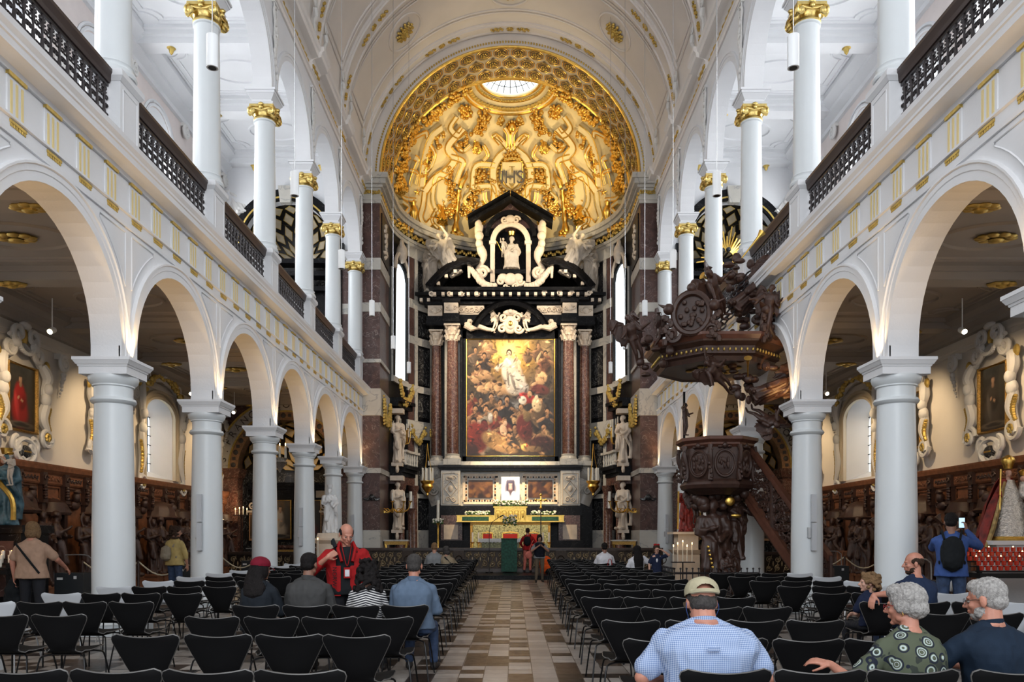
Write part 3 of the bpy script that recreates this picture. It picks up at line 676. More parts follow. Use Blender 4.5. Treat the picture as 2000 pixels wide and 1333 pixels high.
def upper_column(k, s):
    t = thing('gallery_column', '', 'column', (s*XC, YK(k), 7.27))
    m = MB(); m.box(-.25, .25, -.30, .30, 0, 1.04); m.box(-.28, .28, -.33, .33, 0, .10); m.frus((0, 0), 1.04, 1.10, .26, .31, .31, .36); m.box(-.31, .31, -.36, .36, 1.10, 1.18); m.box(-.29, .29, -.34, .34, 1.18, 1.21)
    for q in (-1, 1): m.tube([(q*.252, -.22, .2), (q*.252, .22, .2), (q*.252, .22, .95), (q*.252, -.22, .95)], .010, 4, close=True)
    m.build('pedestal', M['plaster'], t, smooth=False)
    MB().lathe([(.32, 1.21), (.335, 1.25), (.31, 1.31), (.285, 1.33), (.285, 1.37), (.30, 1.39), (.265, 1.42)]+[(.262-.022*(i/8)**1.4, 1.42+2.94*i/8) for i in range(9)]+[(.262, 4.38), (.262, 4.41), (.24, 4.43)], seg=36).build('shaft', M['column'], t)
    link(ion_me, 'capital', t, loc=(0, 0, 4.41))
    m = MB(); m.frus((0, 0), 4.74, 4.80, .27, .27, .29, .29); m.box(-.24, .24, -.26, .26, 4.74, 4.9); m.frus((0, 0), 4.86, 4.98, .25, .27, .33, .35); m.box(-.34, .34, -.36, .36, 4.98, 5.04); m.box(-.37, .37, -.39, .39, 5.04, 5.09)
    m.build('impost_block', M['plaster'], t, smooth=False)
    return t
ORD = ['nearest', 'second', 'third', 'fourth', 'fifth', 'sixth', 'seventh', 'eighth']
pl = {}
for s in (-1, 1):
    for k in range(-1, 7):
        if ('L' not in pl): pl['L'] = None
        t = lower_column(k, s) if (k, s) == (-1, -1) else None
        if t: pl['Lc'] = t
        else:
            t = dup(pl['Lc'], (s*XC, YK(k), 0))
            for c in t.children:
                if c.name.startswith('uplight'): c.location = (-s*.31, 0, 0)
        place = ('hidden beside the camera' if k < 0 else 'with only its impost edge in view' if k == 0 else ['', 'closest to the camera', 'second away from the camera', 'third away from the camera', 'fourth away from the camera', 'fifth away from the camera', 'beside the marble sanctuary pier'][k])
        tag(t, 'white ground-floor column of the %s arcade, %s' % (SIDE[s], place), 'column', 'lower %s arcade columns' % SIDE[s])
        if 'Uc' not in pl: pl['Uc'] = t2 = upper_column(k, s)
        else: t2 = dup(pl['Uc'], (s*XC, YK(k), 7.27))
        tag(t2, 'white gallery column with gilded capital on the %s side, %s' % (SIDE[s], place.replace('with only its impost edge in view', 'just outside the picture')), 'column', 'upper %s gallery columns' % SIDE[s])
# ------------------------------------------------ gallery balustrades
def balustrade():
    t = thing('gallery_balustrade', '', 'balustrade', (0, 0, 0))
    hl = B/2-.31
    m = MB(); m.sweep([(-.10, 1.13), (-.10, 1.18), (-.07, 1.20), (.07, 1.20), (.10, 1.18), (.10, 1.13), (.06, 1.05), (.04, 1.0), (-.04, 1.0), (-.06, 1.05)], [((0, -hl, 0), (1, 0, 0), (0, 0, 1)), ((0, hl, 0), (1, 0, 0), (0, 0, 1))])
    m.build('handrail', M['railwood'], t, smooth=False)
    m = MB(); m.box(-.02, .02, -hl, hl, .95, .99); m.box(-.02, .02, -hl, hl, .02, .06); m.build('iron_rail', M['iron'], t, smooth=False)
    n = 16; first = None
    for i in range(n):
        y = -hl+(i+.5)*2*hl/n
        if first is None:
            m = MB(); m.tube([(0, 0, z) for z in (.05, .2, .3, .5, .7, .8, .96)], [.018, .03, .016, .032, .016, .03, .018], 6)
            for q in (-1, 1):
                for cz, r, a0 in ((.22, .055, pi/2), (.50, .062, -pi/2), (.78, .062, pi/2), (.36, .045, 0), (.64, .045, 0)):
                    m.tube([(0, q*(.07+a), z) for a, z in spiral(0, cz, r, 1.2, a0, 1, 12)], .014, 4)
                m.sphere((0, q*.04, .89), (.025, .035, .03), 6, 4)
            first = m.build('baluster', M['iron'], t)
        else: c = first.copy(); COL.objects.link(c)
        (first if i == 0 else c).location = (0, y, 0)
    return t
bal = None
for s in (-1, 1):
    for k in range(0, 6):
        loc = (s*XC-s*.06, YK(k)+B/2, 7.27)
        if bal is None: bal = t = balustrade(); t.location = loc
        else: t = dup(bal, loc)
        tag(t, 'black wrought iron balustrade on the %s gallery, %s bay from the camera' % (SIDE[s], ORD[k] if k else 'nearest'), 'balustrade', '%s gallery balustrades' % SIDE[s])
# ------------------------------------------------ nave vault
m = MB(); nv = 56
def vp(u, v):
    a = pi*u; y = YK(K0)+(YE-YK(K0))*v; return (-RV*cos(a), y, 15.56+RV*sin(a))
m.grid(vp, nv, 12); vault = m.build('ceiling_vault', M['vault'], kind='structure', ang=80)
m = MB()
for u in range(nv):                 # ring wall between vault and apse arch
    a, b = pi*u/nv, pi*(u+1)/nv
    m.add([(-RA*cos(a), YE, ZS+RA*sin(a)), (-RA*cos(b), YE, ZS+RA*sin(b)), (-(RV+.05)*cos(b), YE, 15.56+(RV+.05)*sin(b)), (-(RV+.05)*cos(a), YE, 15.56+(RV+.05)*sin(a))], [(0, 1, 2, 3)])
m.build('wall_chancel_arch', M['vault'], kind='structure')
def rib(y, hw, d, name='vault_rib', mt=None, par=None, r=RV, gold=True):
    m = MB(); path = []
    for i in range(49):
        a = pi*i/48; path.append(((-r*cos(a), y, 15.56+r*sin(a)), (0, 1, 0), (cos(a), 0, -sin(a))))
    m.sweep([(-hw, -.03), (-hw, d*.5), (-hw+.05, d*.6), (-hw+.06, d), (-hw+.13, d), (-hw+.14, d*.7), (hw-.14, d*.7), (hw-.13, d), (hw-.06, d), (hw-.05, d*.6), (hw, d*.5), (hw, -.03)], path)
    o = m.build(name, mt or M['vault'], par, ang=25)
    return o
for k in range(-1, 7):
    y = YK(k) if k < 6 else YE-.28
    rb = rib(y, .42 if k < 6 else .28, .14, par=vault)
    m = MB()
    for a0 in (9, 35, 62, 90, 118, 145, 171):
        for da, w in ((-5.2, .9), (0, .4), (5.2, .9)):
            a = R(a0+da); r = RV-.12
            for q in range(-3, 4):
                a2 = a+q*.0135*w; m.sphere((-r*cos(a2), y+.05*sin(q*2.2), 15.56+r*sin(a2)), (.05, .07+.03*cos(q*1.3), .05), 6, 4)
    m.build('gilt_sprays', M['goldpaint'], rb)
    if k < 6:      # stepped panels, medallions and wall consoles of the vault bay
        ym = y+B/2
        m = MB()
        for (hy, a0, a1) in ((1.15, 14, 166), (1.0, 16, 164)):
            pts = []
            for i in range(41): a = R(a0+(a1-a0)*i/40); pts.append((-(RV-.02)*cos(a), ym-hy, 15.56+(RV-.02)*sin(a)))
            for i in range(41): a = R(a1-(a1-a0)*i/40); pts.append((-(RV-.02)*cos(a), ym+hy, 15.56+(RV-.02)*sin(a)))
            m.tube(pts, .035, 6, close=True)
        for ac in (48, 90, 132):
            pts = []
            for i in range(32):
                t = 2*pi*i/32; a = R(ac)+.13*cos(t); pts.append((-(RV-.03)*cos(a), ym+.78*sin(t), 15.56+(RV-.03)*sin(a)))
            m.tube(pts, .04, 6, close=True)
        m.build('panel_moulding', M['vault'], vault)
        for ac in (48, 90, 132):
            m = MB(); n_ = 12
            for i in range(n_):
                t = 2*pi*i/n_
                for rr in (.10, .19, .28, .36):
                    a = R(ac)+rr*cos(t+.2*(rr > .2))/RV; r = RV-.10+.15*(rr-.1)
                    m.sphere((-r*cos(a), ym+rr*sin(t+.2*(rr > .2)), 15.56+r*sin(a)), (.06, .055, .05), 6, 4)
            a = R(ac); m.sphere((-(RV-.14)*cos(a), ym, 15.56+(RV-.14)*sin(a)), .10, 8, 6)
            m.build('gilt_rosette', M['goldpaint'], vault)
        for s in (-1, 1):
            m = MB()
            for (yy) in (ym-B/2+.62, ym+B/2-.62):
                x = s*(RV-.22)
                m.tube([(x-s*.02, yy+a, z) for a, z in spiral(0, 16.75, .16, 1.5, pi/2, 1, 20)], .035, 5)
                m.tube([(x, yy+.12*sin(t), 16.6-.11*t) for t in range(8)], [.07, .08, .07, .06, .05, .045, .04, .03], 6)
            m.build('stucco_console', M['relief'], vault)
# ------------------------------------------------ painted pictures: coloured dabs laid on a real canvas
def canvas(w, h, bgc, dabs, nx=60, ny=90, noise_amp=.25, seed=1, name='canvas', crisp=False):
    """canvas in the XZ plane facing -Y, centred; dabs = (u, v, ru, rv, angle, colour, softness) in 0..1 from bottom left"""
    rs = np.random.RandomState(seed); X, Y = np.meshgrid(np.linspace(0, 1, nx+1), np.linspace(0, 1, ny+1)); asp = h/w
    img = np.zeros((ny+1, nx+1, 3)); 
    for i, c in enumerate(bgc):      # vertical stack of ground colours (v, colour)
        pass
    vs_ = [b[0] for b in bgc]
    for ch in range(3): img[..., ch] = np.interp(Y, vs_, [b[1][ch] for b in bgc])
    if noise_amp:
        for sc in (6, 12, 25):
            g = rs.rand(sc+2, sc+2); gx = X*sc; gy = Y*sc; ix = gx.astype(int); iy = gy.astype(int); fx = gx-ix; fy = gy-iy
            fx = fx*fx*(3-2*fx); fy = fy*fy*(3-2*fy)
            nz = (g[iy, ix]*(1-fx)+g[iy, ix+1]*fx)*(1-fy)+(g[iy+1, ix]*(1-fx)+g[iy+1, ix+1]*fx)*fy
            img *= (1+noise_amp*(nz-.5)*2)[..., None]
    for (u, v, ru, rv, an, c, sf) in dabs:
        dx = (X-u); dy = (Y-v)*asp; ca, sa = cos(an), sin(an); a = (dx*ca+dy*sa)/ru; b = (-dx*sa+dy*ca)/(rv*asp)
        d = np.sqrt(a*a+b*b); k = np.clip((1-d)/sf+.5, 0, 1) if sf < .9 else np.exp(-d*d*1.6)
        sh = 1+.35*np.clip(-a*.6+b*.7, -1, 1) if sf < .9 else 1
        cc = np.array(c)[None, None, :]*(sh[..., None] if sf < .9 else 1)
        img = img*(1-k[..., None])+cc*k[..., None]
    if crisp:
        for _ in range(620):
            u, v = rs.rand(), rs.rand(); c = img[int(v*ny), int(u*nx)]*rs.choice([.35, .5, .7, 1.35, 1.7]); an = rs.rand()*3.14; ru = .012+.03*rs.rand(); rv = .004+.007*rs.rand()
            dx = X-u; dy = (Y-v)*asp; a = (dx*cos(an)+dy*sin(an))/ru; b = (-dx*sin(an)+dy*cos(an)+.25*dx*dx)/(rv*asp); k = np.clip(1.2-(a*a+b*b), 0, 1)*.75; img = img*(1-k[..., None])+c*k[..., None]
        g = rs.rand(ny+1, nx+1); img = img*(1+.22*(g-.5)[..., None]); lum = img.mean(-1, keepdims=True); img = img*np.clip(lum/.42, .10, 1.2)**.85; img = img*.9+np.array([.012, .006, .0])
    img = np.clip(img, 0, 1)
    vs = [((x-.5)*w, 0, (y-.5)*h) for y in np.linspace(0, 1, ny+1) for x in np.linspace(0, 1, nx+1)]; q = nx+1
    fs = [(j*q+i, j*q+i+1, (j+1)*q+i+1, (j+1)*q+i) for j in range(ny) for i in range(nx)]
    me = bpy.data.meshes.new(name); me.from_pydata(vs, [], fs); at = me.color_attributes.new('paint', 'FLOAT_COLOR', 'POINT')
    arr = np.ones(((nx+1)*(ny+1), 4)); arr[:, :3] = img.reshape(-1, 3); at.data.foreach_set('color', arr.ravel()); me.materials.append(M['paint']); me.update()
    return me
m_ = mat('oil_paint', (.5, .5, .5), .38); nt_ = m_.node_tree; at_ = nt_.nodes.new('ShaderNodeAttribute'); at_.attribute_name = 'paint'
nt_.links.new(at_.outputs['Color'], nt_.nodes['Principled BSDF'].inputs['Base Color']); M['paint'] = m_
def portrait(robe, seed, skin=(.45, .27, .17)):
    r = random.Random(seed); x = .45+.1*r.random()
    d = [(x, .30, .30, .26, 0, robe, .5), (x-.02, .52, .20, .22, .1, robe, .4), (x+.12, .45, .10, .16, -.5, [c*.55 for c in robe], .5), (x-.14, .36, .07, .22, .2, [min(1, c*1.5+.02) for c in robe], .5),
         (x, .79, .058, .058, 0, skin, .3), (x, .845, .062, .024, 0, (.03, .02, .015), .4), (x-.07, .50, .045, .022, .6, skin, .3), (x+.05, .46, .05, .02, -.3, skin, .3), (x, .71, .05, .04, 0, [c*.7 for c in skin], .5)]
    d += [(.82, .6, .14, .35, 0, (.045, .04, .03), .8), (.5, .075, .5, .05, 0, (.10, .08, .06), .2), (.5, .075, .30, .028, 0, (.02, .018, .016), .2)]
    return d
# ------------------------------------------------ outer walls
def wall_holes(x0, x1, z0, z1, y0, y1, ops):
    """wall slab with arched openings (yc, hw, zb, zs, rise)"""
    m = MB(); cur = y0
    def slab(a, b, c, d): m.box(*sorted((x0, x1)), a, b, c, d)
    for (yc, hw, zb, zs, rise) in sorted(ops):
        slab(cur, yc-hw, z0, z1); slab(yc-hw, yc+hw, z0, zb); n = 14
        for x in (x0, x1):
            vs = []; 
            for i in range(n+1):
                y = yc-hw+2*hw*i/n; vs.append((x, y, zs+rise*sqrt(max(0, 1-((y-yc)/hw)**2)))); vs.append((x, y, z1))
            m.add(vs, [(2*i, 2*i+2, 2*i+3, 2*i+1) for i in range(n)])
        cur = yc+hw
    slab(cur, y1, z0, z1); return m
def reveal(x, xd, yc, hw, zb, zs, rise, hw2, shrink=.12):
    m = MB(); n = 14
    def outl(x_, h, zb_, zs_, rs): return [(x_, yc-h, zb_), (x_, yc-h, zs_)]+[(x_, yc-h*cos(pi*i/n), zs_+rs*sin(pi*i/n)) for i in range(1, n)]+[(x_, yc+h, zs_), (x_, yc+h, zb_)]
    a = outl(x, hw, zb, zs, rise); b = outl(xd, hw2, zb+shrink*2.2, zs-shrink, rise*hw2/hw); N_ = len(a)
    m.add(a+b, [(i, (i+1) % N_, N_+(i+1) % N_, N_+i) for i in range(N_)])
    g = MB(); g.add([(xd, p[1], p[2]) for p in b], [tuple(range(N_))])
    l = MB(); s = -1 if x > 0 else 1; xl = xd+s*.03
    z = zb+shrink*2.2+.25
    while z < zs+rise*hw2/hw-.15: l.box(*sorted((xl, xl+.02*s)), yc-hw2, yc+hw2, z-.012, z+.012); z += .30
    for q in (-.33, .33, 0): l.box(*sorted((xl, xl+.02*s)), yc+q*2*hw2-.012, yc+q*2*hw2+.012, zb+shrink*2, zs+rise*.25)
    return m, g, l
GLA = {}
ymid = lambda k: YK(k)+B/2
nwin = 0
for s in (-1, 1):
    sd = SIDE[s]; X = s*XW; lo = [(ymid(k), 1.02, 3.32, 5.30, .5) for k in (1, 4)]; up = [(ymid(k), .95, 9.6, 14.0, .95) for k in (0, 1, 2, 3, 4, 5)]
    w = wall_holes(X, X+s*.12, 0, 6.8, YK(K0), YE, lo).build('wall_aisle_'+sd, M['aislewall'], smooth=False, kind='structure')
    w2 = wall_holes(X, X+s*.12, 7.0, 16.3, YK(K0), YE, up).build('wall_gallery_'+sd, M['gallerywall'], smooth=False, kind='structure')
    for (ops, depth, ww, mt) in ((lo, .60, w, 'sky'), (up, .6, w2, 'skyg')):
        for (yc, hw, zb, zs, rise) in ops:
            a, g, l = reveal(X, X+s*depth, yc, hw, zb, zs, rise, hw*.66); nwin += 1
            a.build('window_reveal', M['plaster'], ww, ang=30)
            wo = g.build('window_%d' % nwin, M[mt], smooth=False, kind='structure'); l.build('leading', M['lead'], wo, smooth=False)
    # mouldings on both outer walls
    pr = [(0, 5.96), (.03, 5.97), (.03, 6.06), (.06, 6.08), (.06, 6.14), (0, 6.16)]
    wprof(s, YK(K0), YE, pr, X).build('picture_moulding', M['aislewall'], w, smooth=False)
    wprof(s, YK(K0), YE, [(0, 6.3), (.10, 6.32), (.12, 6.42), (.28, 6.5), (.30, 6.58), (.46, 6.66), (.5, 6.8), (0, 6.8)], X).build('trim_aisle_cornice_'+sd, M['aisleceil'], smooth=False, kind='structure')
    wprof(s, YK(K0), YE, [(0, 15.45), (.10, 15.47), (.12, 15.6), (.32, 15.75), (.34, 15.85), (.6, 16.05), (.62, 16.2), (0, 16.2)], X).build('trim_gallery_ceiling_'+sd, M['plaster'], smooth=False, kind='structure')
    # ceilings
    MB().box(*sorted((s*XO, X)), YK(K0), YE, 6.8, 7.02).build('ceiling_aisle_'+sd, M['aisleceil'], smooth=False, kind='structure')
    MB().box(*sorted((s*5.9, X)), YK(K0), YE, 7.02, 7.26).build('floor_gallery_'+sd, M['plaster'], smooth=False, kind='structure')
    gc = MB().box(*sorted((s*XI, X+s*.1)), YK(K0), YE, 16.2, 16.4).build('ceiling_gallery_'+sd, M['plaster'], smooth=False, kind='structure')
    ca = bpy.data.objects['ceiling_aisle_'+sd]
    for k in range(0, 7):
        y = YK(k)
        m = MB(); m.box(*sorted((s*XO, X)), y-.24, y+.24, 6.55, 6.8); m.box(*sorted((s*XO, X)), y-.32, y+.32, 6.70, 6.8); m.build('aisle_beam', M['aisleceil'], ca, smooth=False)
        m = MB(); m.box(*sorted((s*XI, X)), y-.26, y+.26, 15.80, 16.2); m.box(*sorted((s*XI, X)), y-.40, y+.40, 15.98, 16.2); m.box(*sorted((s*XI, X)), y-.5, y+.5, 16.1, 16.2); m.build('gallery_beam', M['plaster'], gc, smooth=False)
        m = MB(); m2 = MB()
        for xx in (7.3, 9.9):
            m.lathe([(1e-4, -.2), (.05, -.14), (.09, -.02), (.13, 0)], (s*xx, y, 15.8), 10)
            for q in range(8): a = q*pi/4; m2.sphere((s*xx+.20*cos(a), y+.11*sin(a), 6.53), (.12, .07, .04), 6, 4)
            m2.sphere((s*xx, y, 6.5), (.12, .08, .06), 8, 5)
        m.build('gilt_boss', M['goldpaint'], gc); m2.build('gilt_rosette', M['goldpaint'], ca)
        if k < 6:
            yc = ymid(k)
            for (z, mt, par, cx, nm) in ((6.79, 'aisleceil', ca, 8.66, 'ceiling_moulding'), (16.19, 'plaster', gc, 8.5, 'ceiling_moulding')):
                m = MB()
                for f in (1, .90):
                    a, b = 1.9*f, 1.22*f; pts = []
                    for (cx_, cy_, a0) in ((a, b, 0), (-a, b, 90), (-a, -b, 180), (a, -b, 270)):      # scooped corners
                        for i in range(6):
                            t = R(a0+180+90-90*i/5) ; rr = .42; pts.append((s*cx+cx_+rr*cos(t), yc+cy_+rr*sin(t), z))
                    m.tube(pts, .035, 5, close=True)
                m.tube([(s*cx+.95*cos(2*pi*i/30), yc+.62*sin(2*pi*i/30), z) for i in range(30)], .045, 5, close=True)
                m.build(nm, M[mt], par)
            m2 = MB()
            for q in range(9): a = q*.7; m2.sphere((s*8.66+.26*cos(a), yc+.16*sin(a), 6.76), (.13, .08, .04), 6, 4)
            m2.sphere((s*8.66, yc, 6.72), (.14, .1, .05)); m2.build('gilt_rosette', M['goldpaint'], ca)
        # scroll consoles on both outer walls between the bays, small aisle spotlights
        m = MB(); xx = X-s*.16
        m.tube([(xx, y+a, z) for a, z in spiral(0, 5.72, .20, 1.8, pi/2, 1)], .05, 6); m.sphere((xx, y, 5.72), .07); m.box(*sorted((X, xx)), y-.17, y+.17, 5.82, 5.96)
        for i in range(7): m.sphere((X-s*(.14-.015*i), y+.02*sin(i*2), 5.46-.09*i), (.07-.007*i,)*3, 7, 5)
        m.build('scroll_console', M['relief'], w)
        m = MB(); xx = X-s*.12
        m.tube([(xx, y+a, z) for a, z in spiral(0, 15.2, .22, 1.6, pi/2, 1)], .06, 6); m.box(*sorted((X, xx)), y-.2, y+.2, 15.35, 15.47)
        for zc in (13.1,):
            m.tube([(X-s*.02, y+.55*cos(t*.21), zc+.75*sin(t*.21)) for t in range(30)], .06, 6, close=True); m.sphere((X-s*.06, y, zc+.12), (.14, .20, .25), 10, 8); m.sphere((X-s*.06, y, zc-.25), (.12, .36, .20), 10, 7)
            for q in (-1, 1): m.tube([(X-s*.05, y+q*(.75+a), z) for a, z in spiral(0, zc+.8, .2, 1.4, 0, q, 16)], .05, 5)
        m.build('bust_medallion', M['relief'], w2)
    m = MB(); wprof(s, YK(K0), YE, [(0, 9.2), (.06, 9.2), (.08, 9.35), (0, 9.4)], X).build('sill_moulding', M['plaster'], w2, smooth=False)
    for (yc, hw, zb, zs, rise) in up:
        m = MB(); 
        for f in (1.08, 1.2): m.tube([(X-s*.02, yc-hw*f, zb), (X-s*.02, yc-hw*f, zs)]+[(X-s*.02, yc-hw*f*cos(pi*i/14), zs+rise*f*sin(pi*i/14)) for i in range(1, 14)]+[(X-s*.02, yc+hw*f, zs), (X-s*.02, yc+hw*f, zb)], .05, 5)
        m.build('window_moulding', M['plaster'], w2)
# small spotlights fixed below the aisle ceilings
sp0 = None
for s in (-1, 1):
    for k in range(2, 7):
        if k == 6 and s == 1: continue
        if sp0 is None:
            sp0 = thing('ceiling_spotlight', '', 'spotlight'); m = MB().lathe([(.06, 0), (.065, .02), (.065, .17), (.02, .19)], seg=14, M=Matrix.Rotation(R(-62), 4, 'X')); m.build('housing', M['white'], sp0)
            MB().lathe([(1e-4, -.004), (.052, -.004), (.052, .004), (1e-4, .004)], seg=14, M=Matrix.Rotation(R(-62), 4, 'X')).build('lamp_face', M['lampglow'], sp0); MB().tube([(0, .09, .06), (0, .09, .74)], .012, 5).build('stem', M['white'], sp0); t = sp0
        else: t = dup(sp0)
        t.location = (s*9.75, YK(k)+1.05, 5.85) if k < 6 else (s*9.2, YK(5)+3.1, 5.4)
        tag(t, 'small lit white spotlight under the %s aisle ceiling, %s one from the camera' % (SIDE[s], ORD[k-1] if k > 2 else 'first'), 'spotlight', '%s aisle spotlights' % SIDE[s])
# ------------------------------------------------ ornate frames on the aisle walls
def surround(w, h, window=False):
    """stucco scroll surround in the XZ plane facing -Y, centred on a w x h field"""
    m = MB(); g = MB(); a, b = w/2, h/2
    for q in (-1, 1):
        pts = [(q*(a+.16), -.10, b+.10), (q*(a+.30), -.16, b*.75), (q*(a+.18), -.14, b*.35), (q*(a+.26), -.14, 0), (q*(a+.16), -.12, -b*.45), (q*(a+.34), -.14, -b*.85), (q*(a+.42), -.14, -b-.12)]
        m.tube(smoothpts(pts, 6), [.10+.03*sin(i*.35) for i in range(37)], 8)
        m.tube([(q*(a+.26)+x, -.16, z) for x, z in spiral(0, -b-.02, .26, 1.5, 0, -q)], .055, 6); m.tube([(q*(a-.02)+x, -.14, z) for x, z in spiral(0, b+.30, .26, 1.4, pi/2, q)], .055, 6)
        m.sphere((q*(a+.24), -.20, b*.42), (.12, .12, .155), 12, 9); m.sphere((q*(a+.24), -.16, b*.12), (.15, .12, .18), 10, 8); m.sphere((q*(a+.24), -.23, b*.46), (.10, .08, .10), 10, 7)
        for i in range(26):
            t = i/25; g.sphere((q*(a+.38-.10*sin(t*3)), -.17, -b*.15-t*b*.65+.02*sin(i*2.3)), (.055+.025*sin(t*pi), .05, .05), 6, 4)
        for i in range(9): g.sphere((q*(a+.26)+.07*cos(i), -.2, -b-.02+.07*sin(i*1.0)), .045, 6, 4)
        g.sphere((q*(a+.34), -.12, b+.10), (.09, .06, .14), 8, 5)
    m.tube([(x, -.10, z) for x, z in ((-a-.1, b+.05), (-a*.6, b+.30), (0, b+.42), (a*.6, b+.30), (a+.1, b+.05))], .07, 7)
    if not window:
        for q in (-1, 1):
            m.tube([(q*.26+x, -.17, z) for x, z in spiral(0, b+.62, .24, 1.3, -pi/2, q)], .065, 6); m.sphere((q*.34, -.17, b+.42), (.16, .09, .12), 10, 7)
            m.tube([(q*(.30)+x, -.15, z) for x, z in spiral(0, -b-.30, .2, 1.3, pi/2, -q)], .06, 6); m.tube([(q*.14+x, -.15, z) for x, z in spiral(0, -b-.68, .13, 1.2, pi/2, q)], .05, 6)
        m.tube([(.36*cos(i*.25), -.16, -b-.42+.27*sin(i*.25)) for i in range(26)], .06, 7); m.sphere((0, -.16, b+.86), (.2, .1, .09), 10, 6)
        for i in range(20): t = pi*i/19; m.sphere((.30*cos(t), -.20, b+.48-.26*sin(t)), .055, 6, 4)
        g.sphere((0, -.12, b+.62), (.17, .06, .2), 10, 7)
    else:
        rr = random.Random(4)
        for i in range(52):
            t = i/51*2-1; g.sphere((t*(a+.18), -.20, b+.52-.62*t*t+rr.uniform(-.09, .09)), rr.uniform(.05, .10), 6, 4)
        for q in (-1, 1): m.tube([(q*(.12)+x, -.24, z) for x, z in spiral(0, b+.62, .16, 1.2, 0, q)], .05, 6)
    return m, g
PN = {2: [('red-robed cleric', (.30, .012, .012)), ('bearded man in a dark cloak', (.055, .045, .035))], 3: [('figure in a dark red robe', (.16, .02, .015)), ('figure in brown drapery', (.14, .06, .025))], 5: [('brown-robed figure', (.12, .06, .03)), ('grey-robed figure', (.10, .09, .08))]}
sm, sg = surround(1.12, 1.56); sm = sm.mesh('stucco_surround', M['relief']); sg = sg.mesh('gilt_garland', M['goldpaint'])
wm, wg = surround(2.35, 2.9, True); wm = wm.mesh('stucco_surround', M['relief']); wg = wg.mesh('gilt_garland', M['goldpaint'])
M['framegold'] = mat('carved_gilt_frame', (.55, .34, .10), .4, .85, var=.35, vscale=30, bump=.8, bscale=70)
M['winframe'] = mat('cream_window_moulding', (.62, .54, .40), .6)
for s in (-1, 1):
    X = s*XW; rz = -s*pi/2 if s < 0 else -pi/2
    rz = pi/2 if s < 0 else -pi/2
    for k in (2, 3, 5):
        nm, rc = PN[k][0 if s < 0 else 1]
        t = thing('framed_portrait', 'portrait of a %s in white scroll frame, %s aisle wall' % (nm, SIDE[s]), 'painting', (X-s*.02, ymid(k)+.25, 4.62), rz, '%s aisle wall portraits' % SIDE[s])
        o = link(canvas(1.0, 1.42, [(0, (.02, .015, .012)), (.5, (.035, .028, .02)), (1, (.03, .028, .024))], portrait(rc, k+s), 36, 50, seed=k), 'canvas', t, loc=(0, -.075, 0))
        m = MB(); 
        for f in (0,): m.tube([(x, -.09, z) for x, z in ((-.53, -.74), (.53, -.74), (.53, .74), (-.53, .74))], .055, 8, close=True)
        m.box(-.55, .55, -.07, 0, -.76, .76); m.build('gilt_frame', M['framegold'], t, smooth=False); link(sm, 'stucco_surround', t); gl = link(sg, 'gilt_garland', t)
        m = MB(); m.sphere((0, -.17, -1.22), (.22, .05, .15), 16, 8); pq = m.build('painted_plaque', M['greym'], t)
        m = MB(); [m.box(-.13+i*.045, -.13+i*.045+.028, -.226, -.218, -1.235, -1.20) for i in range(6)]; m.build('gilt_lettering', M['gold'], pq, smooth=False)
    for k in (1, 4):
        t = thing('window_surround', 'cream and gilt scroll surround of the %s aisle window%s' % (SIDE[s], ' beyond the second column' if k == 4 else ' beside the camera'), 'window surround', (X-s*.0, ymid(k), 4.55), rz)
        m = MB(); prof = [(0, 0), (0, .10), (.08, .12), (.10, .05), (.18, .05), (.20, .12), (.28, .12), (.30, 0)]
        path = [((-1.03, 0, -1.25), (-1, 0, 0), (0, -1, 0)), ((-1.03, 0, .75), (-1, 0, 0), (0, -1, 0))]+[((-1.03*cos(pi*i/12), 0, .75+.5*sin(pi*i/12)), Vector((-cos(pi*i/12), 0, sin(pi*i/12))).normalized(), (0, -1, 0)) for i in range(1, 12)]+[((1.03, 0, .75), (1, 0, 0), (0, -1, 0)), ((1.03, 0, -1.25), (1, 0, 0), (0, -1, 0))]
        m.sweep(prof, path); m.build('moulded_frame', M['winframe'], t, ang=25); link(wm, 'stucco_surround', t); link(wg, 'gilt_garland', t)
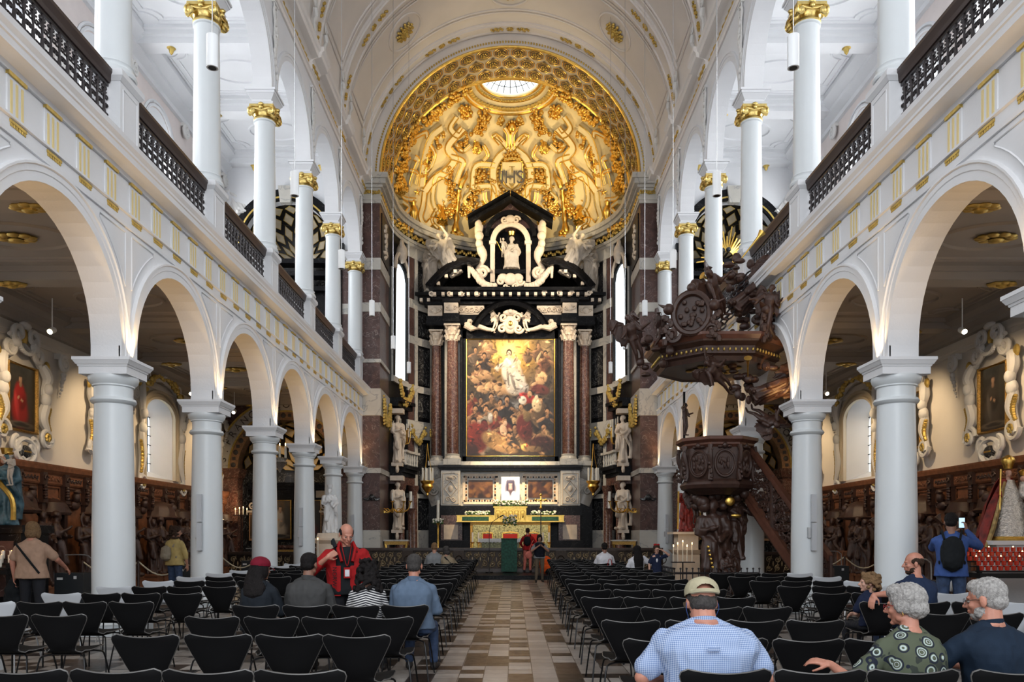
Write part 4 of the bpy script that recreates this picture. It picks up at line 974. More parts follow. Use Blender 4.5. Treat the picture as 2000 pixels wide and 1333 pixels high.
# ------------------------------------------------ carved oak panelling with confessionals
def panelling(s, k):
    X = s*XW; t = thing('oak_panelling', '', 'panelling', (X, YK(k), 0), pi/2 if s < 0 else -pi/2)
    # local: x along the wall (0..B mirrored), -y into the room
    L = B; d = 1 if s < 0 else -1; xs = lambda v: d*v
    def bx(m, a, b, y0, y1, z0, z1): m.box(*sorted((xs(a), xs(b))), y0, y1, z0, z1)
    m = MB(); bx(m, 0, L, -.10, 0, 0, 3.0); bx(m, 0, L, -.34, -.10, 0, .30); bx(m, 0, L, -.12, -.10, .3, .42); m.build('back_board', M['wood'], t, smooth=False)
    m = MB(); m.sweep([(-.10, 2.70), (-.14, 2.72), (-.16, 2.76), (-.16, 2.96), (-.20, 3.0), (-.24, 3.06), (-.26, 3.16), (-.26, 3.20), (0, 3.20), (0, 2.7)], [((xs(0), 0, 0), (0, 1, 0), (0, 0, 1)), ((xs(L), 0, 0), (0, 1, 0), (0, 0, 1))]); m.build('cornice', M['wood'], t, smooth=False)
    for i in range(4):
        x0 = .0+i*L/4; m = MB(); bx(m, x0-.07, x0+.07, -.20, -.10, .42, 2.7); bx(m, x0-.09, x0+.09, -.24, -.1, 2.70, 3.0); bx(m, x0-.10, x0+.10, -.25, -.1, 2.28, 2.36)
        for j in range(5): m.sphere((xs(x0), -.24, 2.40+j*.065), (.055+.02*(j % 2), .05, .045), 7, 5)
        m.tube([(xs(x0)+a, -.26, z) for a, z in spiral(0, 2.86, .075, 1.2, 0, 1, 14)], .02, 5); m.build('carved_pilaster', M['darkwood'], t, smooth=False)
        xc = x0+L/8; m = MB()
        m.tube([(xs(xc)+p, -.115, z) for p, z in ((-.30, 2.40), (.30, 2.40), (.30, 2.66), (-.30, 2.66))], .02, 5, close=True)
        rr = random.Random(i+k)
        for q in range(14): m.tube([(xs(xc)+a-.27+q*.042, -.175, z) for a, z in spiral(0, 2.86+.03*sin(q*2), .034, 1.1, rr.random()*6, 1, 7)], .012, 4)
        if i % 2 == 0:
            m.sphere((xs(xc), -.20, 2.46), (.10, .10, .14), 10, 8); m.sphere((xs(xc), -.22, 2.60), (.12, .08, .07), 8, 6); m.sphere((xs(xc), -.16, 2.26), (.17, .08, .12), 9, 6)
            for q in (-1, 1): m.tube([(xs(xc)+q*.22+a, -.14, z) for a, z in spiral(0, 2.3, .10, 1.3, 0, q, 14)], .025, 5)
        else:
            for f in (1, .82): m.tube([(xs(xc)+.26*f*cos(a*.21), -.13, 1.92+.42*f*sin(a*.21)) for a in range(30)], .028, 5, close=True)
            for q in range(16): m.sphere((xs(xc)+rr.uniform(-.14, .14), -.12, 1.92+rr.uniform(-.28, .28)), (.05, .04, .08), 6, 4)
            for q in (-1, 1): m.tube([(xs(xc)+q*.18+a, -.16, z) for a, z in spiral(0, 1.36, .12, 1.3, pi/2, q, 14)], .03, 5)
        m.build('carved_panel', M['wood'] if i % 2 else M['darkwood'], t)
    # confessional: hooded recess between carved figures, and a low front desk
    m = MB(); bx(m, 1.15, 2.05, -.12, -.10, .3, 2.2); m.build('recess_shade_sheet', M['steel'], t, smooth=False)  # flat black sheet on the back board, standing in for the recess's shade
    m = MB()
    m.lathe([(.66, 2.0), (.70, 2.06), (.62, 2.12), (.58, 2.3), (.44, 2.46), (.2, 2.56), (.02, 2.58)], (xs(1.50), -.10, 0), 18, pi, 2*pi, fold=lambda a, z: 1+.05*sin(a*14)); m.sphere((xs(1.5), -.62, 2.34), (.12, .1, .14)); m.lathe([(.40, 2.0), (.42, 2.06), (.3, 2.3), (.02, 2.42)], (xs(3.3), -.10, 0), 14, pi, 2*pi)
    for q in ():
        xa = .72+q*1.60; pts = [(xs(xa), -.62, 2.05), (xs(xa+.1), -.60, 2.12), (xs(xa+.42), -.42, 2.22), (xs(xa+.75), -.22, 2.30)] if q == 0 else [(xs(xa), -.62, 2.05), (xs(xa-.1), -.60, 2.12), (xs(xa-.42), -.42, 2.22), (xs(xa-.75), -.22, 2.30)]
        m.tube(smoothpts(pts, 5), .045, 7, flat=1.6)
    for i in ():
        a = i/9; m.tube([(xs(.75+a*1.55), -.60+.1*sin(a*pi), 2.02-.1*sin(a*pi)), (xs(.78+a*1.5), -.12, 2.28)], .035, 5)
    m.build('carved_hood', M['darkwood'], t)
    for i, (x, kd) in enumerate(((.28, 'term'), (.80, 'wing'), (2.15, 'a'), (2.72, 'b'))):
        f = put(kd, M['darkwood'], 'carved_figure', t, (xs(x), -.52, .36), (.5 if i % 2 else -.4), 1.0 if i != 0 else .95)
    m = MB()
    for x in (.28, .80, 2.15, 2.72): bx(m, x-.20, x+.20, -.74, -.34, 0, .36); bx(m, x-.23, x+.23, -.77, -.34, .30, .37)
    m.build('figure_plinth', M['wood'], t, smooth=False)
    m = MB(); bx(m, 1.12, 1.92, -.66, -.58, .12, .98); bx(m, 1.08, 1.96, -.70, -.52, .98, 1.03); bx(m, 1.08, 1.96, -.70, -.5, .08, .2)
    for x in (1.14, 1.52, 1.90): 
        bx(m, x-.05, x+.05, -.70, -.62, .2, .98)
    for x in (1.33, 1.71):
        m.tube([(xs(x)+p, -.67, z) for p, z in ((-.11, .3), (.11, .3), (.11, .88), (-.11, .88))], .014, 4, close=True)
        for z in (.42, .58, .74): m.tube([(xs(x)+a, -.67, z+b) for a, b in spiral(0, 0, .07, 1.3, 0, 1, 12)], .018, 4)
    m.build('confessional_desk', M['wood'], t, smooth=False)
    return t
for s in (-1, 1):
    base = None
    for k in range(1, 6):
        if base is None: base = t = panelling(s, k)
        else:
            t = dup(base, (s*XW, YK(k), 0))
        tag(t, 'carved oak confessional panelling on the %s aisle wall, %s bay from the camera' % (SIDE[s], ORD[k-1] if k > 1 else 'first'), 'panelling', '%s aisle oak panelling' % SIDE[s])
# ------------------------------------------------ east ends of the aisles: chapels below and above
M['cream'] = mat('cream_marble_lozenge', (.55, .46, .32), .4, var=.15, vscale=5); M['ochre'] = mat('ochre_marble', (.36, .20, .10), .4, var=.3, vscale=14)
M['lozblack'] = mat('black_slate', (.015, .014, .014), .3); M['letter'] = mat('dark_lettering', (.08, .07, .065), .5)
def text_mesh(s, size, mt, depth=.012):
    c = bpy.data.curves.new('txt', 'FONT'); c.body = s; c.size = size; c.extrude = depth; c.align_x = 'CENTER'; c.align_y = 'CENTER'
    o = bpy.data.objects.new('txt', c); TMP.collection.objects.link(o); TMP.view_layers[0].update()
    me = bpy.data.meshes.new_from_object(o.evaluated_get(TMP.view_layers[0].depsgraph)); me.materials.clear(); me.materials.append(mt); bpy.data.objects.remove(o); return me
def arch_panel(cx, r, zs, x0, x1, z0, z1, y0, y1):
    """slab facing -Y with a round-headed opening"""
    m = MB(); n = 28; m.box(x0, cx-r, y0, y1, z0, z1); m.box(cx+r, x1, y0, y1, z0, z1)
    for y in (y0, y1):
        vs = []
        for i in range(n+1): a = pi-pi*i/n; x = cx+r*cos(a); vs.append((x, y, zs+r*sin(a))); vs.append((x, y, z1))
        m.add(vs, [(2*i, 2*i+2, 2*i+3, 2*i+1) for i in range(n)])
    vs = []
    for i in range(n+1): a = pi-pi*i/n; vs += [(cx+r*cos(a), y0, zs+r*sin(a)), (cx+r*cos(a), y1, zs+r*sin(a))]
    m.add(vs, [(2*i, 2*i+2, 2*i+3, 2*i+1) for i in range(n)]); return m
def ring(cx, zs, r0, r1, y, out, n=40):
    m = MB(); m.sweep([(r0, 0), (r0, out), (r1, out), (r1, 0)], [((cx, y, zs), (cos(pi-pi*i/n), 0, sin(pi-pi*i/n)), (0, -1, 0)) for i in range(n+1)]); return m
def lozenge_dome(cx, y, zs, r, name, par, nu=9, nvv=4, inv=1):
    """half dome behind an arch: black ground, cream lozenges with gilt edges"""
    m = MB(); m.grid(lambda u, v: (cx-r*cos(pi*u)*cos(v*pi/2), y+r*sin(v*pi/2), zs+r*sin(pi*u)*cos(v*pi/2)), 28, 12)
    o = m.build(name, M['lozblack'], par, ang=80); a = MB(); g = MB(); rr = r-.03
    def pt(th, ph, q=0): return Vector((cx-(rr-q)*cos(th)*cos(ph), y+(rr-q)*sin(ph), zs+(rr-q)*sin(th)*cos(ph)))
    for j in range(nvv):
        for i in range(nu):
            th = pi*(i+.5+(j % 2)*.5)/nu; ph = R(7)+R(66)*j/(nvv-1)*.92; dt = pi/nu*.40; dp = R(66)/(nvv-1)*.52
            if th > pi-.08: continue
            c = [pt(th-dt, ph, .02), pt(th, ph+dp, .02), pt(th+dt, ph, .02), pt(th, max(0, ph-dp), .02)]; a.add(c, [(0, 1, 2, 3)]); g.tube([p for p in c], .018, 4, close=True)
    a.build('cream_lozenges', M['cream'], o, smooth=False); g.build('gilt_fillets', M['goldpaint'], o); return o
CH = [('S.FRANCISCO', (.40, .34, .26), 'pale-robed saint'), ('VIRGINIS SPONSO.', (.10, .10, .14), 'dark-cloaked saint')]
for s in (-1, 1):
    sd = SIDE[s]; cx = s*8.66; x0, x1 = sorted((s*XO, s*XW)); Y = 31.0; sg = 'left' if s < 0 else 'right'
    w = arch_panel(cx, 1.9, 4.1, x0, x1, 0, 6.8, Y, Y+.5).build('wall_chapel_'+sd, M['greym'] if False else M['redm'], smooth=False, kind='structure')
    ring(cx, 4.1, 1.9, 2.24, Y, .05).build('ornament_band', M['ochre'], w, ang=30); ring(cx, 4.1, 2.24, 2.70, Y, .08).build('inscription_band', M['whitem'], w, ang=30); ring(cx, 4.1, 2.66, 2.74, Y, .11).build('gilt_fillet', M['goldpaint'], w, ang=30); ring(cx, 4.1, 2.20, 2.26, Y, .10).build('gilt_fillet', M['goldpaint'], w, ang=30)
    txt = CH[0 if s < 0 else 1][0]; a0 = 172 if s < 0 else 96; step = 8.2 if s < 0 else 5.6
    for i, chh in enumerate(txt):
        if chh == ' ': continue
        a = R(a0-step*i); o = link(text_mesh(chh, .36, M['letter']), 'letter', w); r = 2.46
        o.location = (cx+r*cos(a), Y-.09, 4.1+r*sin(a)); o.rotation_euler = (pi/2, -(a-pi/2), 0)
    m = MB()
    for i in range(26):
        a = R(4+172*i/25); r = 2.07
        if i % 2: m.sphere((cx+r*cos(a), Y-.055, 4.1+r*sin(a)), (.10, .03, .10), 10, 6)
        else: m.cbox((cx+r*cos(a), Y-.06, 4.1+r*sin(a)), (.12, .03, .12))
    m.build('inlaid_ornaments', M['letter'], w)
    m = MB(); 
    for q in (-1, 1):
        m.box(*sorted((cx+q*1.88, cx+q*2.45)), Y-.10, Y+.5, 0, 3.75); m.frus((cx+q*2.16, Y+.2), 3.75, 4.1, .32, .36, .42, .46)
    m.build('chapel_pilaster', M['redcol'], w, smooth=False)
    lozenge_dome(cx, Y+.5, 4.1, 1.9, 'ceiling_chapel_'+sd, None)
    bpy.data.objects['ceiling_chapel_'+sd]['kind'] = 'structure'
    # chapel box below the half dome
    m = MB(); m.grid(lambda u, v: (cx-1.9*cos(pi*u), Y+.5+1.9*sin(pi*u), 4.1*v), 20, 1); wb = m.build('wall_chapel_apse_'+sd, M['greym'], kind='structure')
    m = MB(); m.box(cx-1.85, cx+1.85, Y+.9, Y+1.3, 3.35, 3.50); m.box(cx-1.8, cx+1.8, Y+.8, Y+1.3, 3.50, 3.62); m.box(cx-1.6, cx+1.6, Y+1.0, Y+1.35, 3.0, 3.35); mm = m.build('black_entablature', M['blackm'], wb, smooth=False)
    m = MB(); [m.box(cx+q*1.25-.35, cx+q*1.25+.35, Y+.92, Y+1.0, 3.02, 3.30) for q in (-1, 1)]; m.build('pale_frieze_blocks', M['cream'], wb, smooth=False)
    t = thing('chapel_altarpiece', 'black and gilt altarpiece painting of a %s in the %s aisle chapel' % (CH[0 if s < 0 else 1][2], sd), 'altarpiece', (cx, Y+.98, 1.30))
    m = MB(); m.box(-1.20, 1.20, .0, .08, -.05, 1.72); m.build('black_frame', M['blackm'], t, smooth=False)
    for q, c in ((-.58, CH[0 if s < 0 else 1][1]), (.62, (.22, .02, .02))):
        m = MB(); m.tube([(q+x, -.02, z) for x, z in ((-.47, .06), (.47, .06), (.47, 1.62), (-.47, 1.62))], .03, 6, close=True); m.build('gilt_frame', M['gold'], t, smooth=False)
        link(canvas(.92, 1.52, [(0, (.03, .015, .01)), (.6, (.05, .03, .015)), (1, (.11, .06, .02))], portrait(c, 3+s, (.5, .3, .18)), 40, 60, seed=9), 'canvas', t, loc=(q, -.015, .84))
    t = thing('chapel_altar', 'marble altar table under the paired chapel paintings, %s aisle' % sd, 'altar', (cx, Y+.55, 0)); m = MB(); m.box(-1.1, 1.1, -.2, .4, 0, 1.02); m.box(-1.25, 1.25, -.3, .42, 1.02, 1.12); m.build('altar_block', M['redcol'], t, smooth=False)
    m = MB(); m.box(-.95, .95, -.24, -.2, .1, .95); m.build('gilt_front', M['framegold'], t, smooth=False)
    # side reliefs (pale cartouche above small painting) seen just inside the piers
    for q in (-1, 1):
        t = thing('side_relief', 'small dark painting under a pale scroll cartouche, %s of the %s chapel' % ('outer side' if q == s else 'inner side', sd), 'relief', (cx+q*1.42, Y+.75, 1.3))
        m = MB(); m.box(-.3, .3, 0, .06, 0, 1.1); m.build('panel', M['ochre'], t, smooth=False); m = MB()
        for w_ in (-1, 1): m.tube([(w_*.15+a, -.04, z) for a, z in spiral(0, 1.4, .16, 1.4, 0, w_)], .04, 5)
        m.sphere((0, -.05, 1.42), (.13, .07, .18)); m.box(-.34, .34, -.05, .05, 1.12, 1.2); m.build('cartouche', M['alab'], t)
        link(canvas(.5, .95, [(0, (.03, .02, .01)), (1, (.09, .05, .02))], portrait((.12, .07, .04), 5, (.3, .18, .1)), 20, 36, seed=4), 'canvas', t, loc=(0, -.012, .56))
    # ---- upper chapel wall
    wu = arch_panel(cx, 1.72, 12.8, *sorted((s*XI, s*XW)), 7.27, 16.2, Y, Y+.4).build('wall_upper_chapel_'+sd, M['plaster'], smooth=False, kind='structure')
    ring(cx, 12.8, 1.70, 2.12, Y, .12).build('black_archivolt', M['blackm'], wu, ang=30); ring(cx, 12.8, 1.78, 1.84, Y, .15).build('gilt_fillet', M['goldpaint'], wu)
    m = MB(); m.extr([(-.20, 14.35), (.20, 14.35), (.28, 15.0), (-.28, 15.0)], lambda a, b, d: (cx+a, d, b), Y-.24, Y+.02); m.build('keystone', M['whitem'], wu, smooth=False)
    lozenge_dome(cx, Y+.4, 12.8, 1.72, 'ceiling_upper_chapel_'+sd, None, 9, 4); bpy.data.objects['ceiling_upper_chapel_'+sd]['kind'] = 'structure'
    m = MB(); m.grid(lambda u, v: (cx-1.72*cos(pi*u), Y+.4+1.72*sin(pi*u), 7.27+5.53*v), 20, 1); wb = m.build('wall_upper_apse_'+sd, M['greym'], kind='structure')
    m = MB(); m.lathe([(1.1, 0), (1.16, .05), (1.1, .1)], (cx, Y+.4, 14.1), 28, 0, pi); m.build('gilt_cornice', M['goldpaint'], wb)
    m = MB()
    for q in (-1, 1): m.box(*sorted((cx+q*1.70, cx+q*2.15)), Y-.12, Y+.4, 7.27, 12.55); m.box(*sorted((cx+q*1.6, cx+q*2.25)), Y-.2, Y+.4, 12.5, 12.8)
    m.build('black_pilaster', M['blackm'], wb, smooth=False)
    m = MB(); [m.box(cx-1.6, cx+1.6, Y+.9, Y+1.5, z, z+.18) for z in (11.9, 12.4, 11.3)]; m.box(cx-1.3, cx+1.3, Y+1.2, Y+1.4, 7.27, 11.3); m.build('black_entablature', M['blackm'], wb, smooth=False)
    for q in (-1, 1):
        t = put('wing', M['relief'], 'angel_relief', None, (cx+q*1.75, Y-.02, 13.9), q*.5, 1.05, ry=q*.6)
        tag(t, 'white stucco angel in the %s spandrel above the %s gallery chapel arch' % ('outer' if q == s else 'inner', sd), 'angel relief')
    if s > 0:
        t = thing('gilt_sunburst', 'gilded sunburst with clouds inside the right gallery chapel', 'sunburst', (cx, Y+.9, 12.6)); m = MB()
        for i in range(40): a = 2*pi*i/40; L = (1.25, .85, 1.05)[i % 3]; m.tube([(.25*cos(a), 0, .25*sin(a)), (L*cos(a), -.05, L*sin(a))], [.05, .035], 5)
        m.build('rays', M['gold'], t); m = MB(); rr = random.Random(2)
        for i in range(16): a = rr.uniform(0, 6.28); m.sphere((.45*cos(a), -.1, .4*sin(a)-.1), rr.uniform(.1, .2))
        m.build('clouds', M['greym'], t)
    # pale bands of the marble between the aisle end and the sanctuary pier
    m = MB()
    for za, zb in ((10.1, 10.5), (12.2, 12.6), (8.3, 8.5)): m.box(*sorted((s*5.80, s*6.5)), Y-.03, Y+.02, za, zb)
    m.build('pale_band', M['whitem'], wu, smooth=False)
    m = MB(); m.box(*sorted((s*XI, s*6.55)), Y-.02, Y+.02, 7.3, 12.4); m.build('red_facing', M['redm'], wu, smooth=False)
# ------------------------------------------------ sanctuary piers
PB = [(0, 1.0, 'whitem', .06), (1.0, 1.72, 'whitem', .03), (1.72, 3.95, 'redm', 0), (3.95, 4.15, 'whitem', .05), (4.15, 6.21, 'redm', 0), (6.21, 7.26, 'whitem', .05), (7.26, 8.28, 'redm', 0), (8.28, 8.42, 'whitem', .05), (8.42, 10.27, 'redm', 0),
      (10.27, 10.63, 'whitem', .04), (10.63, 11.92, 'redm', 0), (11.92, 12.38, 'whitem', .04), (12.38, 14.52, 'redm', 0)]
M['winglight'] = M['sky']
for s in (-1, 1):
    base = None
    for (za, zb, mt, e) in PB:
        m = MB(); m.box(*sorted((s*(5.10-e), s*6.22)), YE-.02-e, YB, za, zb)
        o = m.build('wall_pier_'+SIDE[s] if base is None else 'marble_course', M[mt], base, smooth=False)
        if base is None: base = o; o['kind'] = 'structure'
    m = MB()      # pier entablature
    for (z, e) in ((14.52, .06), (14.62, .10), (14.72, .03), (15.12, .12), (15.22, .22), (15.34, .30), (15.46, .36)):
        pass
    zz = [(14.52, 14.64, .05), (14.64, 14.78, .08), (14.78, 15.12, .02), (15.12, 15.22, .12), (15.22, 15.40, .26), (15.40, 15.60, .36)]
    for a, b, e in zz: m.box(*sorted((s*(5.10-e), s*5.95)), YE-.02-e, YB, a, b)
    m.build('pier_entablature', M['whitem'], base, smooth=False)
    m = MB()
    for i in range(7): 
        m.tube([(s*(5.75-i*.10)+a, YE-.07, z) for a, z in spiral(0, 14.95, .08, 1.2, i*1.3, s, 9)], .028, 4)
    for i in range(20): m.sphere((s*5.06, YE+.1+i*.1, 14.95+.05*sin(i*1.9)), (.04, .06, .06), 6, 4)
    m.build('gilt_frieze_leaf', M['goldpaint'], base)
    # carved pale relief and dark frame on the reveal
    m = MB(); m.box(*sorted((s*5.10, s*5.06)), YE+.35, YB-.3, 12.5, 14.3); f = m.build('reveal_panel', M['blackm'], base, smooth=False); m = MB(); rr = random.Random(3)
    for i in range(26): m.sphere((s*5.05, YE+1.1+rr.uniform(-.35, .35), 12.7+1.4*i/25), (.06, rr.uniform(.06, .16), .08), 7, 5)
    m.build('pale_relief', M['alab'], base)
    m = MB(); m.sphere((s*5.4, YE-.1, 3.0), (.12, .10, .13), 10, 8)
    for q in (-1, 1): m.tube([(s*5.4+q*(.08+.05*i), YE-.08, 3.0-.05*sin(i*.9)-.02*i) for i in range(6)], [.06, .07, .06, .05, .035, .02], 6)
    m.build('winged_cherub_head', M['greym'], base)
    m = MB(); rr = random.Random(8)      # garlands, hanging from the pale block of the reveal
    for i in range(80): t = i/79; m.sphere((s*(4.98), YE+.3+1.6*t+rr.uniform(-.1, .1), 6.9-.85*sin(pi*t)+rr.uniform(-.14, .14)), rr.uniform(.04, .10), 6, 4)
    for y in (YE+.3, YE+1.9): [m.sphere((s*4.98, y+rr.uniform(-.07, .07), 6.9-.12*i), rr.uniform(.05, .09), 6, 4) for i in range(9)]
    m.build('gilt_garland', M['goldpaint'], base)
# ------------------------------------------------ coffered triumphal arch
m = MB(); n = 48
m.grid(lambda u, v: (-RA*cos(pi*u), YE+(YB-YE)*v, ZS+RA*sin(pi*u)), n, 6)
soff = m.build('ceiling_coffered_arch', M['bandcream'], kind='structure', ang=80)
def cyl(a, y, q=0): return Vector((-(RA-q)*cos(a), y, ZS+(RA-q)*sin(a)))
g = MB(); dk = MB(); rs = MB(); nc = 23
for j in range(3):
    yc = YE+.40+j*.70
    for i in range(nc+1):
        a = pi*(i+(.5 if j % 2 else 0))/nc
        if a < .03 or a > pi-.03: continue
        hw = .295; da = hw/RA
        for f, q, r in ((1, .02, .016), (.70, .02, .012)):
            pts = []
            for t in range(8):
                b = pi/8+t*pi/4; pts.append(cyl(a+da*f*1.08*cos(b), yc+hw*f*1.08*sin(b), q))
            g.tube(pts, r, 4, close=True)
        pts = [cyl(a+da*.93*cos(pi/8+t*pi/4), yc+hw*.93*sin(pi/8+t*pi/4), .012) for t in range(8)]; dk.add(pts, [tuple(range(8))])
        rs.sphere(cyl(a, yc, .05), .055, 7, 5)
        for t in range(7): b = t*2*pi/7; rs.sphere(cyl(a+da*.38*cos(b), yc+hw*.38*sin(b), .03), .040, 6, 4)
        # small lozenge between coffers
        a2 = a+pi/nc/2; y2 = yc
        pts = [cyl(a2+.016*cos(t*pi/2), yc+.35+.085*sin(t*pi/2), .02) for t in range(4)]; dk.add(pts, [(0, 1, 2, 3)]) if j < 2 else None
dk.build('coffer_grounds', M['cofferdark'], soff, smooth=False); g.build('gilt_octagons', M['gold'], soff); rs.build('gilt_rosettes', M['goldpaint'], soff)
m = MB()
for y, r in ((YE+.02, .06), (YB-.05, .09)): m.tube([cyl(pi*i/60, y, .02) for i in range(61)], r, 7)
m.build('gilt_arch_edge', M['gold'], soff)
m = MB()
for i in range(150): a = pi*i/149; m.sphere((-(RA+.16)*cos(a), YE-.02, ZS+(RA+.16)*sin(a)), (.04, .03, .05), 5, 4)
m.build('dark_bead_course', M['goldpaint'], bpy.data.objects['wall_chancel_arch'])
# ------------------------------------------------ apse half dome
RO = 2.0; phm = math.acos(RO/RA)
dome = MB().grid(lambda u, v: (-RA*cos(pi*u)*cos(phm*v), YB+RA*sin(pi*u)*cos(phm*v), ZS+RA*sin(phm*v)), 56, 26).build('ceiling_apse_dome', M['domecream'], kind='structure', ang=80)
zr = ZS+RA*sin(phm); m = MB()
for r0, z0, rr in ((2.0, zr, .10), (1.86, zr+.05, .07), (1.45, zr+.25, .09), (1.28, zr+.32, .06)):
    m.tube([(r0*cos(pi*i/40), YB+r0*sin(pi*i/40), z0) for i in range(-1, 42)], rr, 7)
m.build('gilt_oculus_rings', M['gold'], dome)
m = MB(); m.lathe([(2.0, zr), (1.9, zr-.04), (1.52, zr+.2), (1.42, zr+.2), (1.3, zr+.3), (1.22, zr+.3), (1.2, zr+.9)], (0, YB, 0), 36, -.02, pi+.02); m.build('oculus_throat', M['domecream'], dome, ang=30)
m = MB()
for i in range(28):
    a = pi*(i+.5)/28; m.sphere((1.72*cos(a), YB+1.72*sin(a), zr+.03), (.13, .10, .07), 7, 4)
    m.sphere((1.37*cos(a), YB+1.37*sin(a), zr+.2), .055, 6, 4); m.sphere((1.37*cos(a+.055), YB+1.37*sin(a+.055), zr+.2), .04, 6, 4)
m.build('gilt_oculus_leaves', M['goldpaint'], dome)
gl = MB().lathe([(1.2, zr+.42), (1.0, zr+.6), (.6, zr+.8), (1e-3, zr+.9)], (0, YB, 0), 32, 0, pi).build('window_90', M['sky'], kind='structure')
m = MB()
for i in range(13): a = pi*i/12; m.tube([(1.18*cos(a), YB+1.18*sin(a), zr+.41), (.98*cos(a), YB+.98*sin(a), zr+.585), (.58*cos(a), YB+.58*sin(a), zr+.785), (0, YB+.01, zr+.88)], .016, 4)
m.tube([(.98*cos(pi*i/20), YB+.98*sin(pi*i/20), zr+.585) for i in range(21)], .014, 4); m.build('glazing_bars', M['lead'], gl)
# relief strapwork traced over the dome surface
def onto(cx, cy, q=0):
    u, v = 700+cx/3.173, 60+cy/3.173; d = Vector(((u-U0)/F, 1, -(v-V0)/F)); o = Vector((.13, 0, 1.5)); c = Vector((0, YB, ZS)); r = RA-q
    oc = o-c; A = d.dot(d); Bq = 2*oc.dot(d); Cq = oc.dot(oc)-r*r; D = max(0, Bq*Bq-4*A*Cq); return o+d*((-Bq+sqrt(D))/(2*A))
def mirr(p): return Vector((-p.x, p.y, p.z))
CC = Vector((0, YB, ZS))
def ribbon(st, gd, pts, w, mirror=True, close=False, n=6):
    w *= 1.45; P0 = [onto(*p, .05) for p in pts]; P0 = smoothpts(P0, n, close)
    for mi in ((0, 1) if mirror else (0,)):
        Q = [mirr(p) if mi else p for p in P0]; N_ = len(Q); path = []; e1 = []; e2 = []
        for i, p in enumerate(Q):
            t = (Q[(i+1) % N_]-Q[i-1]) if close else (Q[min(i+1, N_-1)]-Q[max(0, i-1)]); nr = (CC-p).normalized(); bnm = t.cross(nr).normalized()
            path.append((p, bnm, nr)); e1.append(p+bnm*w/2+nr*.15); e2.append(p-bnm*w/2+nr*.15)
        if close: path.append(path[0])
        st.sweep([(-w/2, -.05), (-w/2, .15), (w/2, .15), (w/2, -.05)], path); gd.tube(e1, .034, 5, close=close); gd.tube(e2, .034, 5, close=close)
st = MB(); gd = MB()
for pts, w in (([(508, 590), (440, 650), (402, 760), (385, 880), (378, 965)], .26), ([(640, 595), (590, 650), (545, 720), (588, 790), (530, 870), (450, 925), (395, 1000)], .24),
               ([(600, 520), (560, 590), (610, 640), (648, 600)], .16), ([(395, 1000), (385, 1090), (370, 1160), (405, 1215), (450, 1180), (505, 1215), (495, 1262), (440, 1270), (400, 1235)], .20),
               ([(560, 775), (640, 805), (618, 880), (596, 945)], .15), ([(700, 972), (722, 835), (842, 832)], .15), ([(700, 972), (826, 966), (832, 1060)], .15), ([(545, 905), (478, 890), (452, 985), (452, 1075), (505, 1170), (520, 1200)], .16),
               ([(330, 780), (352, 800), (322, 880), (300, 960)], .14), ([(300, 700), (330, 655), (400, 620), (410, 650)], .12), ([(255, 1060), (300, 1100), (262, 1150), (300, 1190), (318, 1150)], .12),
               ([(880, 690), (840, 640), (885, 670), (940, 740)], .14), ([(905, 590), (930, 640), (925, 720)], .10), ([(855, 1000), (895, 1040)], .12), ([(600, 700), (640, 740), (690, 700)], .10), ([(470, 1110), (440, 1180), (480, 1230)], .10), ([(690, 1000), (650, 1050), (700, 1110)], .08), ([(430, 700), (460, 760), (440, 830), (410, 870)], .10), ([(770, 700), (800, 760), (770, 800)], .08), ([(240, 1000), (270, 1040), (340, 1050)], .10), ([(300, 860), (350, 880), (340, 950)], .08), ([(780, 1000), (790, 1060), (850, 1090)], .10)):
    ribbon(st, gd, pts, w)
ov = [(952+120*cos(t*pi/8), 895+158*sin(t*pi/8)-(12 if t % 4 == 0 else 0)) for t in range(16)]; ribbon(st, gd, ov, .22, False, True, 4)
st.build('strapwork', M['domecream'], dome, ang=30); gd.build('gilt_edges', M['gold'], dome)
m = MB(); sh = [(888, 812), (1015, 812), (1018, 920), (990, 960), (952, 985), (914, 960), (886, 920)]
m.add([onto(*p, .22) for p in sh]+[onto(*p, .0) for p in sh], [tuple(range(7))]+[(i, (i+1) % 7, 7+(i+1) % 7, 7+i) for i in range(7)]); shd = m.build('shield', M['domecream'], dome, smooth=False)
m = MB(); m.tube([onto(*p, .24) for p in sh], .035, 6, close=True)
for i in range(26): t = 2*pi*i/26; p = onto(952+92*cos(t), 898+105*sin(t), .14); m.sphere(p, .075+.02*(i % 2), 6, 4)
for i in range(30): t = i/29; m.sphere(onto(905+95*t, 795-8*sin(t*pi)-26*(i % 3 == 0)+(i % 2)*8, .26), .075, 6, 4)
for q in range(14): m.sphere(onto(952+(q % 3-1)*22, 740+q*4, .2), .06, 6, 4)
m.sphere(onto(952, 600, .22), .20, 10, 7)
for i in range(12): a = i*.52; m.sphere(onto(952+34*cos(a), 600+38*sin(a), .14), .07, 6, 4)
m.build('gilt_crown_and_frame', M['gold'], dome)
o = link(text_mesh('IHS', .78, M['letter'], .03), 'monogram', dome); p = onto(952, 912, .40); o.location = p; o.rotation_euler = (R(112), 0, 0)
m = MB(); c0 = onto(952, 850, .28); m.cbox(c0, (.05, .04, .42)); m.cbox(c0+Vector((0, 0, .06)), (.26, .04, .05))
for q in (-1, 0, 1): m.tube([onto(952, 975, .27), onto(952+q*16, 945, .27)], .02, 5)
m.build('cross_and_nails', M['goldpaint'], dome)
gm = MB(); rr = random.Random(12)
